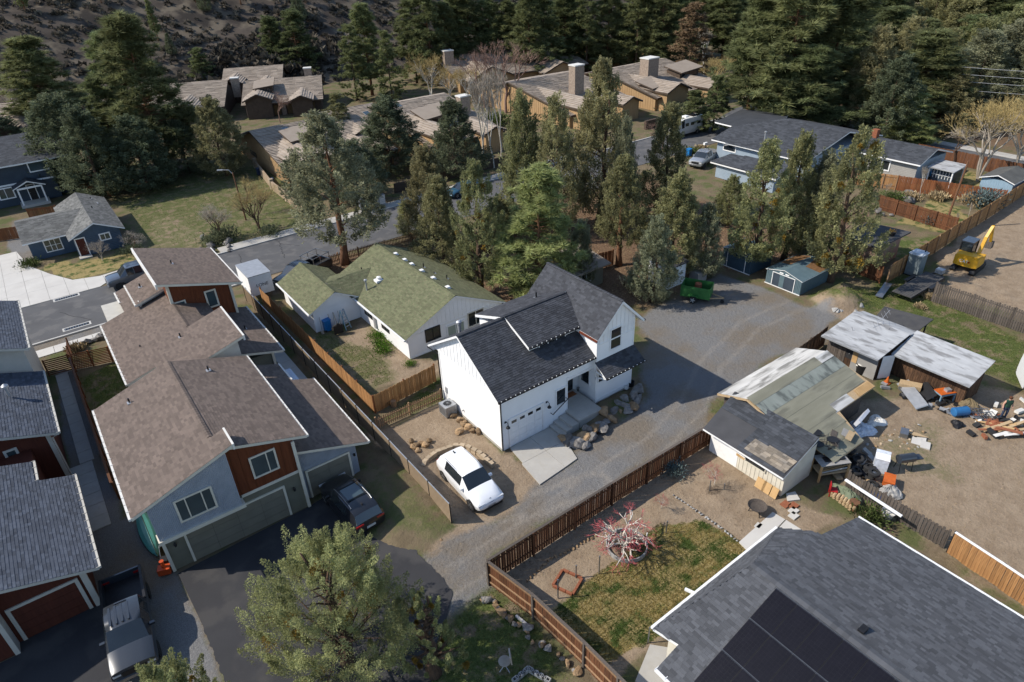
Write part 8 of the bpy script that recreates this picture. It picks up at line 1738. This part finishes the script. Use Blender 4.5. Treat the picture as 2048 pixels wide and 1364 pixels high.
wb = thing('wheelbarrow', 'black wheelbarrow tipped against the white garage wall', 'wheelbarrow', (*at(678, 668), 0)); b = MB(); b.prism([(-.4, -.1), (.4, -.1), (.3, .1), (-.3, .1)], .1, .85); b.obj('tray', M['black'], wb); b = MB(); b.lathe((0, -.15, .9), [(.17, -.04), (.17, .04)], 12, axis='y'); b.obj('wheel', M['rubber'], wb); b = MB(); b.bar((-.3, .1, 0), (-.25, .05, .9), .04, .04); b.bar((.3, .1, 0), (.25, .05, .9), .04, .04); b.obj('handle', M['woodlight'], wb)
# ================================================================== scrap yard
dm('appliance', (.62, .66, .72), .4); dm('orange', (.55, .12, .02), .5); dm('tarp_grey', (.34, .33, .31), .7, (.24, .235, .225), 5, bump=.6, bscale=8); dm('tarp_blue', (.02, .12, .42), .5); dm('tarp_green', (.16, .19, .12), .75, (.10, .12, .08), 4, bump=.6, bscale=8); dm('redchair', (.42, .02, .02), .4); dm('drumblue', (.03, .14, .32), .4, (.022, .11, .26), 3); dm('bluegrey', (.22, .33, .40), .7)
TY = MB(); TY.lathe((0, 0, 0), [(.17, .0), (.30, -.0), (.335, .04), (.335, .17), (.30, .21), (.17, .21), (.19, .105)], 20); tyM = TY.mesh('tyre', M['rubber'])
ty_lab = 'black tyre in the heap behind the crooked fence'
for i, (px, py, z, tlt) in enumerate(((1685, 905, .1, .3), (1695, 912, .35, .1), (1700, 925, .05, .2), (1692, 935, 0, .1), (1705, 940, .25, .4), (1712, 933, .5, .15), (1717, 945, 0, .1), (1708, 952, .3, .3), (1735, 940, 0, .0), (1737, 943, .22, .05), (1720, 918, 0, .2), (1738, 955, .0, .1))):
    o = link('tyre', tyM); o.location = (*at(px, py), z); o.rotation_euler = (tlt, -tlt * .5, i); tag(o, ty_lab, 'tyre', 'tyres heaped behind the crooked fence')
for i, (px, py) in enumerate(((1744, 960), (1743, 975))): x, y = at(px, py); R = thing('spare_wheel', ('spoked wheel lying on the tyre stack', 'spoked wheel lying flat in front of the tyre stack')[i], 'wheel', (x, y, .1 if i else .45)); link('tyre', tyM, R); b = MB(); [b.bar((0, 0, .12), (cos(k * pi / 5) * .2, sin(k * pi / 5) * .2, .12), .025, .02) for k in range(10)]; b.lathe((0, 0, .1), [(.05, 0), (.05, .04)], 8); b.obj('rim', M['steel'], R)
x, y = at(1758, 938); wm = thing('washing_machine', 'white washing machine standing in the scrap yard', 'appliance', (x, y, 0), radians(25)); b = MB(); b.box(-.38, .38, -.36, .36, .02, .98); b.obj('casing', M['appliance'], wm); b = MB(); b.box(-.40, .40, -.38, .38, .98, 1.02); b.obj('lid', M['white'], wm); b = MB(); b.box(.2, .38, -.38, .38, 1.02, 1.14); b.obj('control_panel', M['appliance'], wm)
x, y = at(1805, 938); bb = thing('barbecue', 'black barrel barbecue on thin legs in the scrap yard', 'barbecue', (x, y, 0), radians(-28)); b = MB(); b.lathe((0, 0, .85), [(.05, -.5), (.27, -.48), (.27, .48), (.05, .5)], 18, axis='x'); b.obj('drum', M['p_slate_shaded'], bb); b = MB(); b.box(.5, .95, -.22, .22, .78, .84); b.obj('side_shelf', M['p_slate_shaded'], bb)
for sx in (-.4, .4):
    for sy in (-.2, .2): b = MB(); b.bar((sx, sy * .7, .65), (sx, sy * 1.2, 0), .03, .03); b.obj('leg', M['black'], bb)
x, y = at(1775, 970); one('orange_crate', M['orange'], 'orange box on the dirt near the barbecue', 'crate', lambda m: (m.obox((x, y, .25), (.38, .16, 0), (-.12, .26, 0), (0, 0, .25)), m.obox((x, y, .52), (.40, .17, 0), (-.125, .275, 0), (0, 0, .02))))
def lump(label, px, py, r, h, m, name, cat, n=26, sx=1., sy=1., rz=0., z=0.):
    x, y = at(px, py); rg = random.Random(hash(label) % 999 if False else len(label) * 7 + int(px)); b = MB(); K = 8; rings = []
    for i in range(K + 1):
        t = i / K; rr = r * (1 - t ** 2.2) + .01
        ring_ = []
        for k in range(n): a = 2 * pi * k / n; q = rr * (1 + .22 * sin(a * 3 + px) + rg.uniform(-.10, .10)); ca_, sa_ = cos(a) * q * sx, sin(a) * q * sy; ring_.append((x + ca_ * cos(rz) - sa_ * sin(rz), y + ca_ * sin(rz) + sa_ * cos(rz), z + h * t * (1 + rg.uniform(-.18, .18))))
        rings.append(ring_)
    for i in range(K):
        for k in range(n): b.face([rings[i][k], rings[i][(k + 1) % n], rings[i + 1][(k + 1) % n], rings[i + 1][k]])
    b.face(rings[-1]); me_c = Vector((x, y, z)); o = link(name, b.mesh(name, M[m], me_c)); o.location = me_c; return tag(o, label, cat)
lump('crumpled grey tarpaulin beside the orange box', 1778, 985, .55, .5, 'tarp_grey', 'tarpaulin', 'tarpaulin', sx=1.3); lump('blue plastic sheet under the grey tarpaulin', 1757, 990, .4, .2, 'tarp_blue', 'tarpaulin', 'tarpaulin', sx=1.4)
lump('camouflage tarp draped over the firewood pile', 1693, 996, .55, .62, 'tarp_green', 'tarpaulin', 'tarpaulin', sx=.8, sy=1.7, rz=-.3)
fw = thing('firewood_pile', 'split firewood pile under the camouflage tarp', 'firewood', (*at(1690, 1003), 0))
for k in range(16): b = MB(); b.tube([(random.uniform(-.5, -.3), -.7 + k % 8 * .2, .1 + k // 8 * .2), (random.uniform(-.1, .1), -.65 + k % 8 * .2, .12 + k // 8 * .2)], .09, 7); b.obj('log', M['woodlight'], fw)
# workbench rack beside the lean-to
x, y = at(1655, 950); wk = thing('work_bench', 'cluttered wooden work bench with shelf at the end of the lean-to', 'bench', (x, y, 0), radians(-28))
for k in range(4): b = MB(); b.box(-.9, .9, -.5 + k * .25, -.27 + k * .25, 1.2, 1.24); b.obj('plank', M['greysiding'], wk)
for sx in (-.85, .85):
    for sy in (-.45, .45): b = MB(); b.box(sx - .05, sx + .05, sy - .05, sy + .05, 0, 1.2); b.obj('leg', M['plywood'], wk)
b = MB(); b.box(-.85, .85, -.45, .45, .5, .54); b.obj('shelf', M['woodlight'], wk)
for i in range(6): b = MB(); b.bar((-.9 + i * .1, -.5 + i * .12, .6 + i * .03), (1.1, -.4 + i * .15, .6 + i * .05), .06, .04); b.obj('timber', M[('woodlight', 'offwhite', 'plywood')[i % 3]], wk)
for i in range(3): b = MB(); b.box(-.5 + i * .45, -.2 + i * .45, -.2, .15, 1.24, 1.34); b.obj('tool_case', M[('black', 'galv', 'black')[i]], wk)
x, y = at(1664, 990); rc = thing('red_chair', 'small red chair below the work bench', 'chair', (x, y, 0), .6); b = MB(); b.box(-.2, .2, -.2, .2, .4, .44); b.obj('seat', M['redchair'], rc); b = MB(); b.box(-.2, .2, .17, .21, .44, .85); b.obj('backrest', M['redchair'], rc)
for sx in (-.18, .18):
    for sy in (-.18, .18): b = MB(); b.box(sx - .02, sx + .02, sy - .02, sy + .02, 0, .4); b.obj('leg', M['redchair'], rc)
# mattress, rubbish and rubble by the barn
one('mattress', mat('mattress', (.50, .53, .58), .85, (.38, .40, .45), 3, bump=.3, bscale=10), 'stained pale mattress leaning out of the barn side', 'mattress', lambda m: m.obox((36.3, 14.35, .85), (.75, .12, .0), (0, .28, -.62), (.02, .09, .045)))
lump('heap of white plastic rubbish beside the mattress', 1720, 862, .75, .5, 'appliance', 'rubbish_heap', 'rubbish', sx=1.2); lump('white torn sheet on the rubble behind the mattress', 1752, 845, .5, .35, 'offwhite', 'torn_sheet', 'rubbish', sx=1.5)
for k in range(70): px, py = random.gauss(1785, 30), random.gauss(876, 13); x, y = at(px, py); rock(x, y, 0, random.uniform(.05, .16), ('block', 'rock_tan', 'cinder')[k % 3], 'broken brick lump in the rubble spread behind the barn', 'rubble behind the barn', 'rubble_piece', 'rubble')
x, y = at(1806, 873); one('dark_box', M['steel'], 'dark grey box lying among the rubble', 'box', lambda m: m.obox((x, y, .22), (.25, .1, .05), (-.1, .2, 0), (0, 0, .22)))
for i, (px, py) in enumerate(((1842, 880), (1832, 884), (1850, 892))): x, y = at(px, py); one('slab_piece', M['concrete_l'], ('pale flat slab furthest along the rubble', 'pale slab in the middle of the rubble end', 'pale slab lying lowest at the rubble end')[i], 'slab', lambda m: m.obox((x, y, .06), (.3, .12, .02), (-.1, .24, 0), (0, 0, .04)))
for k in range(7): x, y = at(1819 + k * 3.4, 868 + k * 1.4); one('lath', M['woodlight'], 'thin bare lath of the row lying on the rubble', 'lath', lambda m: m.bar((x - .3, y + .3, .22), (x + .25, y - .35, .16), .05, .03), group='row of laths on the rubble')
# bicycles on the barn roof
def bike(label, px, py, ang):
    zz = zr_(14.3) + .08; x, y = at(px, py, zz); R = thing('bicycle', label, 'bicycle', (x, y, zz + .1), ang)
    R.rotation_euler = (radians(84), 0, ang)
    for s in (-.52, .52): b = MB(); b.lathe((s, .0, .0), [(.31, -.02), (.33, -.02), (.33, .02), (.31, .02)], 20, axis='y'); [b.bar((s, 0, 0), (s + cos(k * pi / 4) * .31, 0, sin(k * pi / 4) * .31), .008, .008) for k in range(8)]; b.obj('wheel', M['black'], R)
    b = MB(); b.tube([(-.52, 0, 0), (-.1, 0, 0), (.35, 0, .5), (-.2, 0, .5), (-.52, 0, 0)], .02, 5); b.tube([(-.1, 0, 0), (-.22, 0, .6)], .02, 5); b.tube([(.52, 0, 0), (.32, 0, .65)], .02, 5); b.obj('frame', M['oldwood'], R)
    b = MB(); b.tube([(.28, -.25, .68), (.32, 0, .66), (.28, .25, .68)], .015, 5); b.obj('handlebar', M['steel'], R); b = MB(); b.obox((-.25, 0, .63), (.12, 0, 0), (0, .06, 0), (0, 0, .025)); b.obj('saddle', M['black'], R)
bike('bicycle lying on the barn roof, the one furthest left', 1630, 878, .5); bike('bicycle lying on the barn roof in the middle', 1650, 886, -.3)
for i in range(4): px, py = ((1668, 868), (1690, 866), (1672, 884), (1700, 872))[i]; zz = zr_(14) + .06; x, y = at(px, py, zz); one('scrap_board', M[('oldwood', 'greysiding', 'oldwood', 'woodlight')[i]], ('dark scrap board lying on the barn roof behind the bicycles', 'grey scrap panel near the barn roof edge', 'folded dark panel beside the bicycles', 'small pale board at the corner of the barn roof')[i], 'board', lambda m: m.obox((x, y, zz + .03), (.25 + .05 * i, .1, .03), (-.06, .16, .05), (0, 0, .015)))
# junk along the long shed
one('traffic_cone', M['orange'], 'orange traffic cone by the long shed', 'cone', lambda m: (m.lathe((*at(1773, 766), 0), [(.17, .03), (.03, .55), (.02, .55)], 12), m.obox((*at(1773, 766), .02), (.22, 0, 0), (0, .22, 0), (0, 0, .02))))
x, y = at(1722, 745); one('rubbish_bin', M['black'], 'round dark bin full of white rubbish by the shed door', 'bin', lambda m: m.lathe((x, y, 0), [(.36, 0), (.45, .75), (.42, .75), (.38, .6)], 18)); lump('pile of white cans filling the round bin', 1722, 745, .38, .25, 'offwhite', 'rubbish_heap', 'rubbish', z=.6)
def panel(nm, label, m, px, py, u_, v_, w_, z, cat='panel'): x, y = at(px, py); return one(nm, M[m], label, cat, lambda m_: m_.obox((x, y, z), u_, v_, w_))
panel('metal_sheet', 'long grey metal sheet lying before the plank shed', 'galv', 1822, 795, (-.9, -1.1, 0), (.35, -.2, .12), (0, .02, .03), .28); panel('wood_tray', 'wooden tray of odds and ends above the metal sheet', 'woodlight', 1818, 778, (.3, .1, 0), (-.3, .6, 0), (0, 0, .16), .3, 'crate'); panel('flat_screen', 'dark flat panel propped at the plank shed', 'black', 1850, 790, (-.55, -.6, 0), (.2, -.18, .25), (.03, 0, .02), .35); panel('frame_board', 'pale framed board leaning on the plank shed', 'greysiding', 1865, 772, (.02, .3, 0), (.15, 0, .5), (.02, 0, -.01), .5); panel('chair_frame', 'tall pale frame leaning beside the framed board', 'woodlight', 1848, 772, (.02, .18, 0), (.12, 0, .48), (.02, 0, -.01), .5)
x, y = at(1885, 800); tb = thing('work_table', 'pale blue table with orange top before the plank shed', 'table', (x, y, 0), radians(-25)); b = MB(); b.box(-.6, .6, -.35, .35, .72, .77); b.obj('top', M['orange'], tb)
for sx in (-.52, .52):
    for sy in (-.3, .3): b = MB(); b.box(sx - .04, sx + .04, sy - .04, sy + .04, 0, .6); b.obj('leg', M['bluegrey'], tb)
b = MB(); b.box(-.55, .55, -.33, .33, .58, .72); b.obj('apron', M['bluegrey'], tb); b = MB(); b.box(-.1, .25, -.2, .1, .77, .95); b.obj('grey_box', M['galv'], tb)
x, y = at(1918, 830); dB = thing('plastic_drum', 'blue plastic drum lying on its side in the scrap yard', 'drum', (x, y, 0), radians(-30)); b = MB(); b.lathe((0, 0, .3), [(.2, -.5), (.3, -.46), (.3, .46), (.2, .5)], 18, axis='x'); b.obj('shell', M['drumblue'], dB); b = MB(); b.lathe((.5, 0, .3), [(.06, 0), (.06, .04)], 8, axis='x'); b.obj('bung', M['black'], dB)
lump('black rubbish bag below the blue drum', 1914, 850, .35, .35, 'black', 'rubbish_bag', 'rubbish bag'); lump('dry brown brush heap behind the blue drum', 1935, 812, .6, .55, 'drygrass', 'brush_heap', 'brush pile')
for i in range(3): x, y = at(1945 + i * 14, 822 + i * 8); R = thing('metal_rack', ('metal rack frame nearest the blue drum', 'metal rack frame in the middle of the scrap', 'metal rack frame beside the standing man')[i], 'rack', (x, y, 0), random.uniform(-.8, -.3)); [MBx for MBx in ()]; b = MB(); [b.bar((-.5 + k * .2, -.3, .12 + .1 * (k % 2)), (-.5 + k * .2, .3, .3), .025, .025) for k in range(6)]; b.obj('bars', M['steel'], R); b = MB(); b.bar((-.55, -.3, .15), (.55, -.3, .15), .03, .03); b.bar((-.55, .3, .3), (.55, .3, .3), .03, .03); b.obj('side_bars', M['steel'], R)
for i in range(16): px, py = 1985 + (i % 6) * 12 + random.uniform(-5, 5), 852 + (i % 4) * 7 + random.uniform(-3, 3); x, y = at(px, py); a = random.uniform(-1.4, -.2); l = random.uniform(.4, 1.1); one('scrap_timber', M[('plywood', 'woodlight', 'brick', 'offwhite')[i % 4]], 'loose timber in the scrap wood heap by the man', 'timber', lambda m: m.bar((x - cos(a) * l, y - sin(a) * l, .08 + .05 * (i % 4)), (x + cos(a) * l, y + sin(a) * l, .12 + .07 * (i % 5)), random.uniform(.08, .3), .035), group='scrap wood heap by the man')
lump('rust red torn suitcase on the scrap wood heap', 1990, 852, .35, .35, 'brick', 'suitcase', 'suitcase')
# ================================================================== the man
def person(loc, rz, h=1.76):
    s = h / 1.76; R = thing('person', 'person in dark green t-shirt and jeans standing in the scrap yard', 'person', (*loc, 0), rz)
    J = [(0, 0, .98), (0, 0, 1.18), (0, .01, 1.38), (0, .0, 1.50), (0, .02, 1.56), (0, .03, 1.68), (.19, 0, 1.43), (.27, -.02, 1.16), (.30, .10, .92), (-.19, 0, 1.43), (-.27, -.02, 1.16), (-.30, .10, .92), (.10, 0, .94), (.12, .02, .52), (.14, -.02, .08), (.16, .13, .03), (-.10, 0, .94), (-.12, .02, .52), (-.14, -.02, .08), (-.16, .13, .03)]
    Ed = [(0, 1), (1, 2), (2, 3), (3, 4), (4, 5), (2, 6), (6, 7), (7, 8), (2, 9), (9, 10), (10, 11), (0, 12), (12, 13), (13, 14), (14, 15), (0, 16), (16, 17), (17, 18), (18, 19)]
    rad = [.16, .155, .17, .065, .06, .10, .075, .052, .042, .075, .052, .042, .105, .075, .05, .042, .105, .075, .05, .042]
    me = bpy.data.meshes.new('body'); me.from_pydata([(x * s, y * s, z * s) for x, y, z in J], Ed, []); o = link('body', me, R)
    sk = o.modifiers.new('skin', 'SKIN'); o.modifiers.new('sub', 'SUBSURF').levels = 2
    for i, r in enumerate(rad): me.skin_vertices[0].data[i].radius = (r * s, r * s * (.8 if i < 3 else 1))
    me.skin_vertices[0].data[0].use_root = True
    m = bpy.data.materials.new('clothes'); m.use_nodes = True; n = m.node_tree.nodes; L = m.node_tree.links; tc = n.new('ShaderNodeTexCoord'); sx = n.new('ShaderNodeSeparateXYZ'); L.new(tc.outputs['Object'], sx.inputs[0])
    cr = n.new('ShaderNodeValToRGB'); cr.color_ramp.interpolation = 'CONSTANT'; dv_ = n.new('ShaderNodeMath'); dv_.operation = 'DIVIDE'; dv_.inputs[1].default_value = 2; L.new(sx.outputs[2], dv_.inputs[0]); L.new(dv_.outputs[0], cr.inputs[0]); E3 = cr.color_ramp.elements; E3[0].position = 0; E3[0].color = (.03, .025, .02, 1); E3[1].position = .05; E3[1].color = (.03, .045, .08, 1)
    e = E3.new(.49); e.color = (.012, .05, .028, 1); e = E3.new(.755); e.color = (.48, .27, .19, 1); ab = n.new('ShaderNodeMath'); ab.operation = 'ABSOLUTE'; L.new(sx.outputs[0], ab.inputs[0]); gt = n.new('ShaderNodeMath'); gt.operation = 'GREATER_THAN'; gt.inputs[1].default_value = .225; L.new(ab.outputs[0], gt.inputs[0])
    mx = n.new('ShaderNodeMix'); mx.data_type = 'RGBA'; mx.inputs[7].default_value = (.48, .27, .19, 1); L.new(gt.outputs[0], mx.inputs[0]); L.new(cr.outputs[0], mx.inputs[6]); L.new(mx.outputs[2], n['Principled BSDF'].inputs['Base Color']); n['Principled BSDF'].inputs['Roughness'].default_value = .8; me.materials.append(m)
    b = MB(); b.lathe((0, .0, 1.66 * s), [(.105, -.02), (.112, .04), (.10, .09), (.06, .125), (.01, .135)], 14); b.obj('hair', mat('hair', (.09, .035, .015), .8), R, smooth=True)
    skm = mat('skin', (.48, .27, .19), .6); b = MB(); b.obox((0, .13, 1.62 * s), (.012, 0, 0), (0, .022, 0), (0, 0, .02)); b.obj('nose', skm, R)
    for sgn in (-1, 1):
        for k in range(5):
            b = MB(); f0 = Vector((sgn * .30, .11 + (k - 2) * .014, .88)) * s; dd = Vector((0, (k - 2) * .008 + (.035 if k == 4 else .01), -.075 if k != 4 else -.04)); b.tube([f0, f0 + dd * .6, f0 + dd + Vector((-sgn * .012, .01, 0))], [.010, .009, .007], 6); b.obj('finger', skm, R)
        b = MB(); b.obox((sgn * .045, .118, 1.645 * s), (.012, 0, 0), (0, .006, 0), (0, 0, .006)); b.obj('eye', M['black'], R)
    return R
person(at(2004, 838), radians(140))
# small litter of the scrap yard, told apart only by lying here or there
for i in range(90):
    px, py = [(random.uniform(1765, 1960), random.gauss(800, 16) + 0), (random.gauss(1700, 30), random.gauss(930, 22)), (random.uniform(1930, 2046), random.gauss(840, 16))][i % 3]
    if i % 3 == 0: py = 770 + (px - 1770) * .34 + random.uniform(-8, 14)
    x, y = at(px, py); a = random.uniform(0, 3); l = random.uniform(.08, .38); w_ = random.uniform(.05, .2); hgt_ = random.uniform(.02, .22)
    one('scrap_piece', M[('galv', 'oldwood', 'offwhite', 'black', 'woodlight', 'brick', 'steel', 'cinder', 'rubber')[i * 7 % 9]], 'odd piece of scrap littering the yard between shed and barn', 'scrap', lambda m: m.obox((x, y, hgt_ / 2 + .02), (cos(a) * l, sin(a) * l, random.uniform(-.08, .1)), (-sin(a) * w_, cos(a) * w_, 0), (0, 0, hgt_ / 2)), group='small scrap in the yard')
